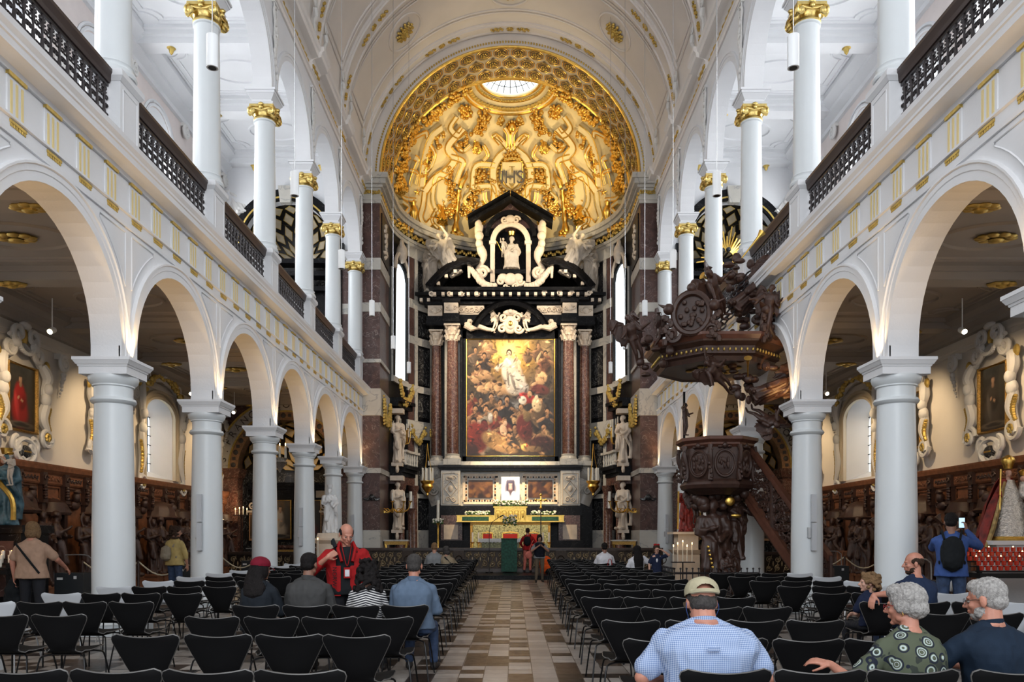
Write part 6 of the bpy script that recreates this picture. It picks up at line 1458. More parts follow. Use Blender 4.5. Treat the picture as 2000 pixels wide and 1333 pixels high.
# great painting: generic heavenly scene of figures around a woman in white
def big_painting():
    rr = random.Random(21); d = []
    for _ in range(60): d.append((rr.random(), .52+.45*rr.random(), .06+.08*rr.random(), .03+.05*rr.random(), rr.random()*3, rr.choice([(.10, .09, .09), (.16, .11, .06), (.24, .15, .06), (.07, .06, .07)]), .9))
    d += [(.50, .86, .42, .30, 0, (.75, .40, .08), 1), (.50, .93, .26, .20, 0, (.92, .56, .14), 1), (.48, .90, .13, .09, 0, (.98, .72, .30), 1), (.52, .40, .40, .09, -.1, (.22, .24, .27), 1), (.60, .43, .2, .05, 0, (.34, .33, .32), 1)]
    def fig(u, v, s, robe, skin=(.52, .27, .13), an=0, hair=(.04, .02, .012), arms=True):
        d.append((u, v-.055*s, .060*s, .062*s, an, [c*.55 for c in robe], .5)); d.append((u+.01*s, v-.045*s, .045*s, .055*s, an, robe, .5)); d.append((u-.03*s, v-.075*s, .028*s, .05*s, an+.5, [min(1, c*1.35) for c in robe], .6))
        if arms: d.append((u-.045*s, v-.03*s, .042*s, .010*s, .5+an, skin, .5)); d.append((u+.05*s, v-.04*s, .040*s, .010*s, -.6+an, [c*.8 for c in skin], .5))
        d.append((u, v+.018*s, .021*s, .022*s, 0, hair, .4)); d.append((u, v+.010*s, .0175*s, .019*s, 0, skin, .35)); d.append((u-.005*s, v+.008*s, .004*s, .002*s, 0, (.05, .03, .02), .5)); d.append((u, v-.012*s, .013*s, .012*s, 0, [c*.8 for c in skin], .5))
    def nude(u, v, s, an=0, sk=(.62, .36, .18)):
        d.append((u, v, .045*s, .026*s, an, sk, .5)); d.append((u+.04*s*cos(an), v-.04*s*sin(an)-.01*s, .035*s, .015*s, an-.5, [c*.75 for c in sk], .5)); d.append((u-.05*s*cos(an), v+.02*s, .018*s, .017*s, 0, sk, .35)); d.append((u-.05*s*cos(an), v+.028*s, .018*s, .010*s, 0, (.12, .06, .03), .5))
    for u, v, s, c in ((.10, .90, 1.0, (.20, .14, .10)), (.22, .93, 1, (.45, .26, .15)), (.20, .84, 1.3, (.07, .06, .07)), (.82, .93, 1.0, (.22, .12, .07)), (.90, .86, 1.2, (.24, .09, .05)), (.70, .90, .8, (.3, .18, .1)), (.14, .75, 1.2, (.35, .15, .10))): fig(u, v, s*1.1, c)
    for u, v, s, a in ((.24, .94, 1.6, .3), (.20, .70, 1.7, .1), (.10, .66, 1.5, -.4), (.26, .60, 1.6, .6), (.36, .60, 1.5, 1.0), (.44, .57, 1.6, -.7), (.50, .59, 1.3, .7), (.56, .55, 1.3, -.4), (.16, .58, 1.2, .4)): nude(u, v, s, a)
    # central woman in white with child
    d += [(.52, .70, .13, .10, .2, (.42, .36, .30), .5), (.50, .74, .11, .11, .1, (.72, .62, .50), .5), (.56, .62, .12, .11, -.4, (.62, .55, .46), .5), (.64, .57, .07, .07, -.5, (.45, .40, .36), .6), (.40, .78, .10, .022, .45, (.68, .58, .48), .5), (.35, .735, .03, .012, .3, (.72, .46, .30), .5),
          (.47, .80, .055, .05, 0, (.78, .68, .56), .5), (.485, .888, .036, .036, 0, (.06, .03, .015), .4), (.485, .878, .026, .030, 0, (.80, .56, .38), .3), (.49, .845, .02, .02, 0, (.74, .50, .34), .5), (.58, .79, .04, .045, -.3, (.78, .52, .34), .4), (.565, .835, .025, .024, 0, (.74, .48, .30), .35), (.61, .74, .022, .055, .3, (.76, .50, .32), .5), (.53, .64, .02, .08, .3, (.35, .30, .26), .6), (.47, .68, .015, .09, .1, (.40, .34, .28), .6)]
    # man with bare back, right; sword-like beam
    d += [(.85, .67, .075, .065, -.2, (.68, .40, .20), .45), (.82, .735, .034, .032, 0, (.45, .25, .13), .4), (.84, .57, .12, .05, -.2, (.30, .06, .05), .5), (.77, .62, .055, .014, .5, (.66, .38, .2), .5), (.82, .85, .08, .012, 1.1, (.55, .42, .22), .5)]
    # lower crowd
    rob = [(.34, .05, .03), (.08, .06, .05), (.20, .12, .06), (.42, .26, .12), (.05, .05, .06), (.28, .10, .05), (.36, .30, .22)]
    for i, (u, v, s) in enumerate(((.06, .50, 1.5), (.16, .46, 1.4), (.28, .49, 1.5), (.38, .44, 1.5), (.46, .46, 1.7), (.10, .38, 1.7), (.22, .38, 1.7), (.33, .34, 1.8), (.73, .50, 1.7), (.84, .45, 1.8), (.62, .40, 1.6), (.92, .36, 1.6), (.08, .26, 2.0), (.20, .24, 2.0), (.43, .28, 1.9), (.55, .22, 1.6), (.70, .24, 1.8), (.88, .22, 1.8), (.48, .15, 1.6))):
        fig(u, v, s, rob[i % 7])
    d += [(.69, .50, .11, .05, -.3, (.60, .03, .03), .5), (.64, .48, .05, .04, .2, (.70, .62, .52), .5), (.72, .53, .03, .034, 0, (.55, .30, .16), .35), (.80, .44, .06, .07, .2, (.66, .48, .28), .5), (.80, .50, .026, .026, 0, (.78, .52, .34), .35), (.66, .24, .10, .13, .2, (.30, .04, .03), .5), (.69, .34, .05, .05, 0, (.32, .20, .08), .5),
          (.12, .16, .13, .15, .2, (.42, .04, .02), .5), (.20, .25, .05, .06, 0, (.36, .04, .03), .5), (.32, .13, .18, .08, -.5, (.46, .26, .10), .5), (.44, .06, .16, .04, -.2, (.38, .22, .10), .6), (.42, .22, .045, .06, .2, (.74, .46, .28), .45), (.44, .28, .026, .026, 0, (.70, .44, .28), .35), (.27, .33, .028, .045, 0, (.55, .50, .44), .5),
          (.67, .075, .055, .036, 0, (.60, .36, .10), .5), (.69, .08, .012, .035, .2, (.5, .03, .02), .4), (.85, .10, .16, .08, .1, (.16, .04, .03), .5), (.76, .06, .12, .03, 0, (.28, .17, .08), .6), (.04, .06, .10, .06, 0, (.18, .04, .03), .6)]
    return [(u, v, a*.9, b*.9, an, c, sf if sf > .8 else sf*.55) for (u, v, a, b, an, c, sf) in d]
t = thing('great_painting', 'large golden oil painting of a white-robed woman above a crowd, between red columns', 'painting', (0, YA-.17, az(779)))
link(canvas(ax(170), ax(226), [(0, (.05, .03, .02)), (.30, (.07, .045, .035)), (.42, (.14, .13, .14)), (.6, (.16, .14, .13)), (.8, (.22, .15, .08)), (1, (.25, .18, .10))], big_painting(), 210, 280, .5, 7, crisp=True), 'canvas', t)
m = MB(); m.box(-ax(86), ax(86), .01, .05, -ax(114), ax(114)); m.build('stretcher', M['darkwood'], t, smooth=False)
# lit portrait panel
M['screen'] = mat('lit_print', (.5, .5, .5), .4); nt_ = M['screen'].node_tree; at_ = nt_.nodes.new('ShaderNodeAttribute'); at_.attribute_name = 'paint'; bs_ = nt_.nodes['Principled BSDF']
nt_.links.new(at_.outputs['Color'], bs_.inputs['Base Color']); nt_.links.new(at_.outputs['Color'], bs_.inputs['Emission Color']); bs_.inputs['Emission Strength'].default_value = .42
d = [(.5, .52, .36, .38, 0, (.16, .15, .21), .5), (.5, .57, .22, .24, 0, (.50, .32, .27), .4), (.5, .36, .19, .11, 0, (.10, .07, .08), .5), (.33, .62, .07, .28, 0, (.05, .04, .07), .5), (.67, .62, .07, .28, 0, (.05, .04, .07), .5), (.5, .80, .24, .08, 0, (.08, .07, .11), .5), (.43, .62, .035, .012, 0, (.12, .10, .16), .4), (.57, .62, .035, .012, 0, (.12, .10, .16), .4), (.5, .53, .02, .06, 0, (.62, .42, .40), .6), (.5, .44, .06, .014, 0, (.45, .18, .2), .5), (.35, .25, .10, .13, .3, (.62, .64, .76), .6), (.66, .25, .10, .13, -.3, (.60, .62, .76), .6)]
cm = canvas(ax(33), ax(43), [(0, (.92, .92, .98)), (1, (.86, .84, .90))], d, 44, 56, .05, 5, 'lit_print'); cm.materials.clear(); cm.materials.append(M['screen'])
t = thing('lit_portrait_panel', 'glowing white panel printed with a bearded face above the tabernacle', 'panel', (0, YA-.86, az(957))); link(cm, 'printed_face', t); MB().box(-ax(17.5), ax(17.5), .01, .06, -ax(23), ax(22.5)).build('light_box', M['white'], t, smooth=False)
# ------------------------------------------------ altar and its furniture
def flowers(name, label, c, w, h, n, mt='flower', cat='flowers', dep=.14, grp=None):
    rr = random.Random(len(label)); m = MB(); lf = MB()
    for i in range(n): m.sphere((rr.uniform(-w, w), rr.uniform(-dep, dep), rr.uniform(.2, 1)*h), rr.uniform(.028, .05), 6, 4)
    for i in range(n): lf.sphere((rr.uniform(-w, w), rr.uniform(-dep, dep)*.8, rr.uniform(0, .8)*h), (.05, .03, .03), 5, 4)
    t = thing(name, label, cat, c, 0, grp); m.build('blossoms', M[mt], t, kind='stuff'); lf.build('leaves', M['leafg'], t, kind='stuff'); return t
G2 = 1560/35.2; Y2 = 35.2
def z2(y): return 1.5+(1047-y)/G2
AX = .0
t = thing('high_altar', 'gilded high altar with green brocade front below the altarpiece', 'altar', (AX, Y2, 0))
m = MB(); m.box(-78/G2, 78/G2, -.1, .5, .6, z2(1020)); m.build('altar_body', M['framegold'], t, smooth=False)
m = MB(); m.box(-73/G2, 73/G2, -.14, -.08, .66, z2(1026)); m.build('brocade_frontal', M['brocade'], t, smooth=False)
m = MB(); m.box(-104/G2, 104/G2, -.12, .5, z2(1020), z2(1007)); m.box(-105/G2, 105/G2, -.16, .52, z2(1008.5), z2(1007)); m.box(-105/G2, 105/G2, -.16, .52, z2(1020.5), z2(1018.5)); m.build('gilt_gradine', M['gold'], t, smooth=False)
for q in (-1, 1): MB().box(*sorted((q*42/G2, q*94/G2)), -.15, -.10, z2(1018), z2(1010)).build('green_inset', M['green'], t, smooth=False)
t = thing('tabernacle', 'gold tabernacle with arched doors in the middle of the high altar', 'tabernacle', (AX, Y2-.05, z2(1020)))
h = 30/G2; m = MB(); m.box(-31/G2, 31/G2, -.12, .4, .0, h-.06); m.box(-33/G2, 33/G2, -.16, .4, h-.06, h); m.build('gold_case', M['gold'], t, smooth=False)
for i in range(5): c = (-24+i*12)/G2; MB().tube([(c-.10, -.14, .1), (c-.10, -.14, .42)]+[(c-.10*cos(k_*pi/6), -.14, .42+.10*sin(k_*pi/6)) for k_ in range(1, 6)]+[(c+.10, -.14, .42), (c+.10, -.14, .1)], .018, 5).sphere((c, -.13, .30), (.05, .03, .14)).build('gilt_arch', M['goldpaint'], t)
flowers('flower_garland', 'long bank of white flowers on top of the gold tabernacle', (AX, Y2, z2(989)), .74, .26, 110)
for q in (-1, 1): flowers('flower_garland', 'low white flower arrangement on the altar shelf, %s of the tabernacle' % SIDE[q], (q*65/G2, Y2+.1, z2(1007)), .55, .18, 70)
flowers('flower_bouquet', 'cream flower bouquet on the small front altar', (-.02, 33.4, 1.92), .28, .45, 50)
# free-standing altar table
t = thing('front_altar', 'small altar table with white lace cloth and green front before the high altar', 'altar', (-.40, 33.0, .42)); g3 = 1560/33
m = MB(); m.box(-.82, .82, -.35, .35, 0, .92); m.build('table_body', M['framegold'], t, smooth=False); MB().box(-.76, .76, -.38, -.34, .08, .82).build('brocade_frontal', M['brocade'], t, smooth=False)
m = MB(); m.box(-.88, .88, -.42, .42, .92, .96)
for i in range(24): m.cbox((-.85+i*.074, -.43, .88-.02*(i % 2)), (.07, .02, .12))
m.build('white_cloth', M['cloth'], t, smooth=False)
for i, (x, w) in enumerate(((-.98, .42), (.0, .66), (1.0, .42))):
    t = thing('altar_chair', ['red velvet chair with gilt frame behind the front altar, nearer the paschal candle', 'wide red velvet celebrant chair behind the middle of the front altar', 'red velvet chair with gilt frame half hidden by the visitor in a red jacket'][i], 'chair', (x, 34.1, .60))
    MB().box(-w/2, w/2, -.25, .25, .38, .48).box(-w/2+.03, w/2-.03, .2, .27, .48, .98).build('velvet_seat', M['velvet'], t, smooth=False)
    m = MB(); [m.tube([(q*w/2, y, 0), (q*w/2, y, .62 if y < 0 else 1.02)], .03, 6) for q in (-1, 1) for y in (-.22, .24)]; m.tube([(-w/2, .24, 1.0), (0, .24, 1.05), (w/2, .24, 1.0)], .03, 6); m.build('gilt_frame', M['gold'], t)
def candlestick(label, loc, h, ch, cr=.035, group=None, lit=False):
    t = thing('candlestick', label, 'candlestick', loc, 0, group)
    MB().lathe([(.16, 0), (.17, .03), (.08, .08), (.05, .14), (.07, .2), (.035, .3), (.05, h*.5), (.03, h*.6), (.045, h*.8), (.03, h*.9), (.09, h*.97), (.10, h)], seg=16).build('stand', M['gold'], t)
    MB().lathe([(cr, h), (cr, h+ch)], seg=10).build('candle', M['wax'], t)
    if lit: MB().sphere((0, 0, h+ch+.04), (.018, .018, .045)).build('flame', M['flame'], t)
    return t
for x, l in ((-1.62, 'outer candlestick beside the green altar front, paschal candle side'), (-1.36, 'inner candlestick beside the green altar front, paschal candle side'), (1.40, 'inner candlestick beside the green altar front, processional cross side'), (1.66, 'outer candlestick beside the green altar front, processional cross side')):
    candlestick('gilt '+l, (x, 34.2, .60), .62, .42, .04, 'candlesticks flanking the altar')
t = candlestick('tall paschal candle on a gilded stand with white flowers', (-3.0, 33.2, .42), 1.65, .9, .06); 
flowers('flower_ring', 'ring of white flowers around the foot of the paschal candle', (-3.0, 33.15, 2.0), .22, .2, 30)
t = thing('processional_cross', 'golden processional cross standing above the altar candlesticks', 'cross', (1.30, 34.0, .60)); MB().tube([(0, 0, 0), (0, 0, 2.1)], .022, 6).build('pole', M['iron'], t)
m = MB(); m.cbox((0, 0, 2.35), (.06, .04, .55)); m.cbox((0, 0, 2.42), (.42, .04, .06)); [m.sphere((x, 0, z), .06, 8, 6) for x, z in ((0, 2.64), (-.22, 2.42), (.22, 2.42), (0, 2.42), (0, 2.08))]; m.build('gold_cross', M['gold'], t)
t = thing('lectern', 'lectern draped with a deep green brocade cloth in front of the rail', 'lectern', (-.02, 29.2, .145)); MB().box(-.29, .29, -.06, .0, .04, 1.22).frus((0, .08), 1.22, 1.26, .30, .18, .30, .18).build('green_cloth', M['green'], t, smooth=False)
for q in (-1, 1): MB().tube([(q*.27, .05, 0), (q*.27, .05, 1.2)], .02, 6).build('leg', M['darkwood'], t)
t = thing('microphone_stand', 'thin black microphone stand beside the green lectern', 'microphone stand', (-.75, 29.15, .145)); MB().lathe([(.14, 0), (.14, .03), (.02, .04)], seg=14).build('base', M['steel'], t); MB().tube([(0, 0, .02), (0, 0, 1.55), (.10, 0, 1.85), (.40, 0, 2.05)], .011, 6).build('pole', M['steel'], t); MB().cap((.40, 0, 2.05), (.5, 0, 2.1), .02, .025).build('microphone', M['steel'], t)
# side tables
for q in (-1, 1):
    t = thing('side_table', 'small gilt side table with a marble top at the %s sanctuary pier' % SIDE[q], 'table', (q*4.55, 32.0, .42)); MB().box(-.5, .5, -.2, .2, .86, .92).build('marble_top', M['whitem'], t, smooth=False); MB().box(-.46, .46, -.17, .17, .72, .86).build('gilt_apron', M['framegold'], t, smooth=False)
    for x in (-.42, .42): MB().tube([(x, -.12, .75), (x*.85, -.12, .4), (x, -.12, 0)], [.06, .035, .05], 7).build('leg', M['gold'], t)
    MB().box(-.30, .1, -.05, .05, .05, .6).build('red_kneeler', M['velvet'], t, smooth=False)
# hanging candle coronas, brass girandoles and tribune candelabra
for q in (-1, 1):
    t = thing('hanging_candle_bowl', 'gilt hanging bowl of white candles beside the altarpiece, %s side' % SIDE[q], 'candelabrum', (q*3.55+.0, 34.2, 3.55))
    MB().lathe([(.02, -.35), (.06, -.3), (.05, -.22), (.16, -.1), (.26, .05), (.22, .15), (.30, .25), (.30, .3)], seg=18).build('gilt_bowl', M['gold'], t)
    for i in range(7): a = i*2*pi/7; MB().lathe([(.035, .25), (.035, .85)], (.22*cos(a), .22*sin(a), 0), 8).build('candle', M['wax'], t)
    m = MB(); [m.tube([(.27*cos(a), .27*sin(a), .3), (.08*cos(a), .08*sin(a), 1.2), (0, 0, 1.9)], .014, 4) for a in (0, 2.1, 4.2)]; m.build('chains', M['gold'], t)
    t = thing('brass_girandole', 'curling brass candle branch on the %s sanctuary pier' % SIDE[q], 'candelabrum', (q*4.75, 32.4, 2.6))
    for i in range(5):
        a = -.9+i*.45; L = .75; ex = L*sin(a*1.5); m = MB(); m.tube(smoothpts([(0, 0, 0), (ex*.4, -.1, -.16), (ex*.85, -.16, -.05), (ex, -.18, .25)], 5), .025, 6); m.lathe([(.02, .24), (.09, .28), (.06, .3)], (ex, -.18, 0), 10); m.tube([(ex*.5+x, -.12, z) for x, z in spiral(0, -.1, .12, 1.2, 0, 1, 12)], .015, 4)
        br = m.build('brass_arm', M['gold'], t); MB().lathe([(.025, .3), (.025, .62)], (ex, -.18, 0), 8).build('candle', M['wax'], br)
    t = thing('altar_torch', 'tall single candle on a red column torch, %s of the sanctuary' % SIDE[q], 'candlestick', (q*4.1, 32.9, .42)); MB().lathe([(.15, 0), (.17, .1), (.10, .3), (.10, 1.9), (.15, 2.1), (.22, 2.2)], seg=16).build('red_stem', M['redcol'], t); MB().lathe([(.07, 2.2), (.06, 2.9)], seg=12).build('candle', M['wax'], t)
    t = thing('tribune_candelabrum', 'many-branched gilt candelabrum standing on the %s tribune balcony' % SIDE[q], 'candelabrum', (q*4.62, 34.0, 4.5)); MB().lathe([(.22, 0), (.2, .06), (.06, .2), (.04, .9), (.06, 1.0), (.03, 1.3)], seg=12).build('gilt_stem', M['gold'], t)
    for i in range(7):
        a = i*.9; e = Vector((.38*cos(a), .3*sin(a), 1.45+.15*(i % 3))); MB().tube(smoothpts([(0, 0, .95), (e.x*.8, e.y*.8, .95), tuple(e)], 4), .02, 5).sphere(tuple(e), (.05, .05, .02), 8, 4).build('gilt_arm', M['gold'], t); MB().lathe([(.022, e.z), (.022, e.z+.28)], (e.x, e.y, 0), 8).build('candle', M['wax'], t)
# ------------------------------------------------ communion rails
def rail_thing(label, x0, x1, y, z, posts, gapx=None):
    t = thing('communion_rail', label, 'communion rail', (0, y, z)); L = x1-x0
    MB().box(x0, x1, -.14, .14, .86, .90).box(x0, x1, -.11, .11, .80, .86).build('marble_top', M['railtop'], t, smooth=False); MB().box(x0, x1, -.12, .12, 0, .12).build('base_course', M['railtop'], t, smooth=False)
    MB().box(x0, x1, .03, .06, .12, .8).build('dark_backing', M['bronze'], t, smooth=False)
    for i in range(posts+1):
        x = x0+L*i/posts; m = MB(); m.box(max(x0, x-.2), min(x1, x+.2), -.11, .1, .12, .8); m.tube([(x+.12*cos(a*.35), -.12, .46+.14*sin(a*.35)) for a in range(18)], .02, 5, close=True); m.build('carved_post', M['bronze'], t, smooth=False)
        if i < posts:
            m = MB(); a0 = x+.2; a1 = x+L/posts-.2; n = max(2, int((a1-a0)/.26)); dx = (a1-a0)/n
            for j in range(n):
                c = a0+(j+.5)*dx
                for zz, q in ((.30, 1), (.62, -1)):
                    m.tube([(c+q*.0+a, -.02, zz+b) for a, b in spiral(0, 0, .12, 1.5, j*1.1, q*(1 if j % 2 else -1), 14)], .020, 4); m.sphere((c, -.03, zz), .035, 6, 4)
                m.sphere((c+dx/2, -.02, .46), (.03, .03, .10), 6, 4); m.tube([(c-.1, -.02, .16), (c, -.02, .46), (c+.1, -.02, .76)], .014, 4)
            m.build('pierced_scrollwork', M['bronzegold'], t)
    return t
M['bronze'] = mat('dark_bronze', (.035, .022, .014), .45, .4, var=.3, vscale=20); M['bronzegold'] = mat('worn_carved_marble', (.33, .25, .15), .42, .15, var=.35, vscale=15); M['railtop'] = mat('brown_marble_rail', (.06, .04, .032), .3, var=.3, vscale=8)
rail_thing('long carved communion rail in front of the sanctuary', -5.75, 5.75, 30.1, .14, 6)
for s in (-1, 1): rail_thing('short carved communion rail before the %s aisle chapel' % SIDE[s], *sorted((s*6.5, s*10.6)), 29.6, 0, 3)
# ------------------------------------------------ pulpit, its sounding board and stair
PX, PY = 4.78, 18.3
def octa(r, c=(0, 0), rot=pi/8): return [(c[0]+r*cos(rot+i*pi/4), c[1]+r*sin(rot+i*pi/4)) for i in range(8)]
def oct_sweep(m, prof, rot=pi/8): m.lathe(prof, seg=8, M=Matrix.Rotation(rot, 4, 'Z'))
t = thing('pulpit', 'dark carved oak pulpit carried on figures with a stair down to the right', 'pulpit', (PX, PY, 0))
m = MB(); oct_sweep(m, [(.50, 2.42), (.66, 2.50), (.80, 2.56), (.84, 2.64), (.80, 2.70), (.74, 2.76), (.79, 3.0), (.80, 3.3), (.77, 3.46)]); m.build('carved_body', M['darkwood'], t, smooth=False)
m = MB(); oct_sweep(m, [(.77, 3.46), (.84, 3.52), (.84, 3.56), (.93, 3.62), (.93, 3.69), (.70, 3.69)]); m.build('rim', M['midwood'], t, smooth=False)
for i in range(8):
    a = i*pi/4; d = Vector((cos(a), sin(a), 0)); tt = Vector((-sin(a), cos(a), 0)); c = d*.745+Vector((0, 0, 3.10))
    if d.y > .8: continue
    m = MB(); m.tube([c+tt*.22*cos(u*.26)+Vector((0, 0, .29*sin(u*.26))) for u in range(24)], .028, 6, close=True); m.tube([c+tt*.185*cos(u*.26)+Vector((0, 0, .25*sin(u*.26))) for u in range(24)], .012, 5, close=True)
    rr = random.Random(i); [m.sphere(c+tt*rr.uniform(-.12, .12)+Vector((0, 0, rr.uniform(-.14, .14))), (.03, .03, .06), 6, 4) for _ in range(14)]
    m.sphere(c+Vector((0, 0, .40)), .07, 8, 6); [m.sphere(c+tt*q*.10+Vector((0, 0, .37)), (.06, .06, .04), 7, 5) for q in (-1, 1)]
    a2 = a+pi/8; d2 = Vector((cos(a2), sin(a2), 0)); m.tube([d2*(.83+.04*sin(z*8))+Vector((0, 0, z)) for z in np.linspace(2.72, 3.5, 9)], [.05, .06, .045, .04, .05, .06, .05, .045, .06], 6)
    [m.sphere(d2*.86+tt*.03*cos(j)+Vector((0, 0, 2.8+j*.10)), .038, 6, 4) for j in range(7)]
    m.build('relief_medallion', M['darkwood'], t)
for kd, x, y, z, sc, rz in (('a', -.12, -.18, .12, 1.28, -.2), ('fly', .45, .05, .95, .85, .3), ('wing', .15, -.42, .02, .68, .1), ('putto', -.45, .15, 1.75, .45, .4)): put(kd, M['darkwood'], 'supporting_figure', t, (x, y, z), rz, sc)
m = MB(); rr = random.Random(7); [m.sphere((rr.uniform(-.5, .6), rr.uniform(-.25, .4), rr.uniform(2.15, 2.5)), rr.uniform(.09, .17), 8, 5) for _ in range(26)]; m.lathe([(.55, 0), (.5, .1), (.36, .35), (.25, .6)], (0, .1, 0), 14); m.tube([(.1, .25, .3), (.15, .3, 1.4), (.05, .2, 2.4)], [.22, .2, .3], 9); m.build('cloud_and_stem', M['darkwood'], t)
m = MB(); m.sphere((.22, -.35, 2.28), (.11, .04, .11)); m.sphere((.36, -.35, 1.95), (.12, .04, .05)); [m.sphere((-.32+.02*i, -.55, 1.25-.09*i), .035, 6, 4) for i in range(6)]; m.build('gilt_attributes', M['gold'], t)
A = Vector((.66, -.12, 0)); Bp = Vector((1.72, -2.25, 0)); dr = (Bp-A).normalized(); nrm = Vector((-dr.y, dr.x, 0)); L = (Bp-A).length; slope = -1.08
def sp3(s_, h, o=0): return A+dr*s_+nrm*o+Vector((0, 0, 3.66+slope*s_+h))
m = MB()
for h0, h1, o0, o1 in ((-.10, .03, -.07, .07), (-.16, -.10, -.04, .04), (-1.22, -1.10, -.06, .06), (-1.42, -1.22, -.04, .04)):
    m.add([sp3(0, h0, o0), sp3(L, h0, o0), sp3(L, h0, o1), sp3(0, h0, o1), sp3(0, h1, o0), sp3(L, h1, o0), sp3(L, h1, o1), sp3(0, h1, o1)], [(0, 3, 2, 1), (4, 5, 6, 7), (0, 1, 5, 4), (1, 2, 6, 5), (2, 3, 7, 6), (3, 0, 4, 7)])
m.build('stair_rail', M['midwood'], t, smooth=False)
m = MB(); rr = random.Random(3)
for i in range(30):
    s_ = L*(i+.5)/30
    for h in (-.28, -.50, -.72, -.94):
        c = sp3(s_, h+.05*sin(i*2.2)); m.tube([c+dr*a+Vector((0, 0, b)) for a, b in spiral(0, 0, .085, 1.3, rr.random()*6, 1 if i % 2 else -1, 10)], .026, 5)
for s_ in (0, L*.33, L*.66, L): m.tube([sp3(s_, -1.2), sp3(s_, .0)], .05, 6)
m.build('pierced_parapet', M['darkwood'], t)
m = MB()
for i in range(11):
    s_ = L*(i+.2)/11; c = sp3(s_, -1.25, .42); m.cbox((c.x, c.y, c.z), (.75, .34, .16))
m.add([sp3(0, -1.42, 0), sp3(L, -1.42, 0), sp3(L, -1.42, .85), sp3(0, -1.42, .85), sp3(0, -1.5, 0), sp3(L, -1.5, 0), sp3(L, -1.5, .85), sp3(0, -1.5, .85)], [(0, 3, 2, 1), (4, 5, 6, 7), (0, 1, 5, 4), (1, 2, 6, 5), (2, 3, 7, 6), (3, 0, 4, 7)]); m.build('stair_flight', M['darkwood'], t, smooth=False)
t = thing('sounding_board', 'dark oak canopy with angels, trumpets and cartouches above the pulpit', 'canopy', (PX-.05, PY, 5.25))
m = MB(); oct_sweep(m, [(.3, .06), (1.20, .04), (1.30, -.0), (1.34, .10), (1.42, .14), (1.42, .30), (1.54, .38), (1.58, .50), (1.50, .54), (.9, .60), (.5, .8), (.3, .85)]); m.build('canopy_board', M['darkwood'], t, smooth=False)
m = MB(); oct_sweep(m, [(1.56, .42), (1.62, .50), (1.62, .56), (1.50, .58)]); m.build('cornice_edge', M['midwood'], t, smooth=False)
m = MB()
for i in range(8):
    for j in range(9):
        a = pi/8+i*pi/4; p = Vector((cos(a), sin(a), 0)).lerp(Vector((cos(a+pi/4), sin(a+pi/4), 0)), (j+.5)/9)*1.45; m.sphere((p.x, p.y, .22), (.025, .025, .04), 6, 4)
for i in range(22): a = i*.6; m.sphere((.35*cos(a)*(1+.3*(i % 3)), .35*sin(a)*(1+.3*(i % 3)), .03), (.09, .09, .03), 6, 4)
m.build('gilt_beads', M['goldpaint'], t)
def cartouche(x, y, z, rz, s_):
    m = MB(); Mx = Matrix.Translation((x, y, z))@Matrix.Rotation(rz, 4, 'Z'); T = lambda a, b, c: Mx@Vector((a*s_, b*s_, c*s_))
    m.tube([T(.40*cos(u*.26), -.05, .46*sin(u*.26)) for u in range(24)], .07*s_, 7, close=True); m.add([T(.40*cos(u*.26), 0, .46*sin(u*.26)) for u in range(24)], [tuple(range(24))]); rr = random.Random(4)
    [m.sphere(T(rr.uniform(-.28, .28), -.05, rr.uniform(-.3, .3)), .06*s_, 6, 4) for _ in range(22)]; m.sphere(T(0, -.05, .56), .11*s_)
    for q in (-1, 1):
        m.sphere(T(q*.50, -.08, .12), .13*s_, 9, 6); m.tube([T(q*(.5+.06*i), -.05, .14+.03*i) for i in range(5)], [.10*s_, .1*s_, .08*s_, .05*s_, .02*s_], 6, flat=.5)
        for i in range(14): m.sphere(T(q*(.52+.08*cos(i)), -.06, -.05-.045*i), .07*s_, 6, 4)
        m.tube([T(q*.42+a, -.05, b) for a, b in spiral(0, -.45, .18, 1.4, 0, q)], .05*s_, 5)
    return m
cartouche(-.80, -1.30, .98, -.35, .95).build('carved_cartouche', M['darkwood'], t); cartouche(1.05, -1.0, .95, .75, .9).build('carved_cartouche', M['darkwood'], t)
for kd, x, y, z, sc, rx, ry, rz in (('putto', -1.75, -.55, .0, .62, .25, -.45, .3), ('putto', -1.5, -.75, .35, .5, .2, .5, 1.2), ('putto', .72, -1.25, .42, .60, .1, .2, -.5), ('fly', .35, -.30, 1.35, .78, .2, .85, .2), ('putto', .15, -.35, 1.15, .68, .3, -.9, .6), ('fly', .55, -1.05, -.75, .68, .5, 1.15, .4), ('putto', .15, -.95, -.62, .55, .4, -1.0, .2), ('putto', .62, -.6, -.95, .55, 1.0, 2.6, .1)):
    o = put(kd, M['darkwood'], 'carved_angel', t, (x, y, z), rz, sc*1.12, rx, ry)
m = MB(); rr = random.Random(31)
for cx_, cy_, cz_, w_, n_ in ((.55, -.2, 1.5, .30, 24), (.5, -.2, 2.1, .22, 14), (-1.55, -.6, .3, .22, 16), (.45, -.8, -.35, .28, 22), (.95, -.6, 1.1, .3, 16)):
    for _ in range(n_): m.sphere((cx_+rr.gauss(0, w_), cy_+rr.gauss(0, w_*.6), cz_+rr.gauss(0, w_)), (rr.uniform(.06, .14), rr.uniform(.06, .12), rr.uniform(.05, .12)), 7, 5)
m.build('carved_clouds_and_drapery', M['darkwood'], t)
def trumpet(a, b, nm='gilt_trumpet'):
    a, b = Vector(a), Vector(b); MB().tube([a, a.lerp(b, .6), a.lerp(b, .85), b], [.012, .020, .035, .085], 12).build(nm, M['gold'], t)
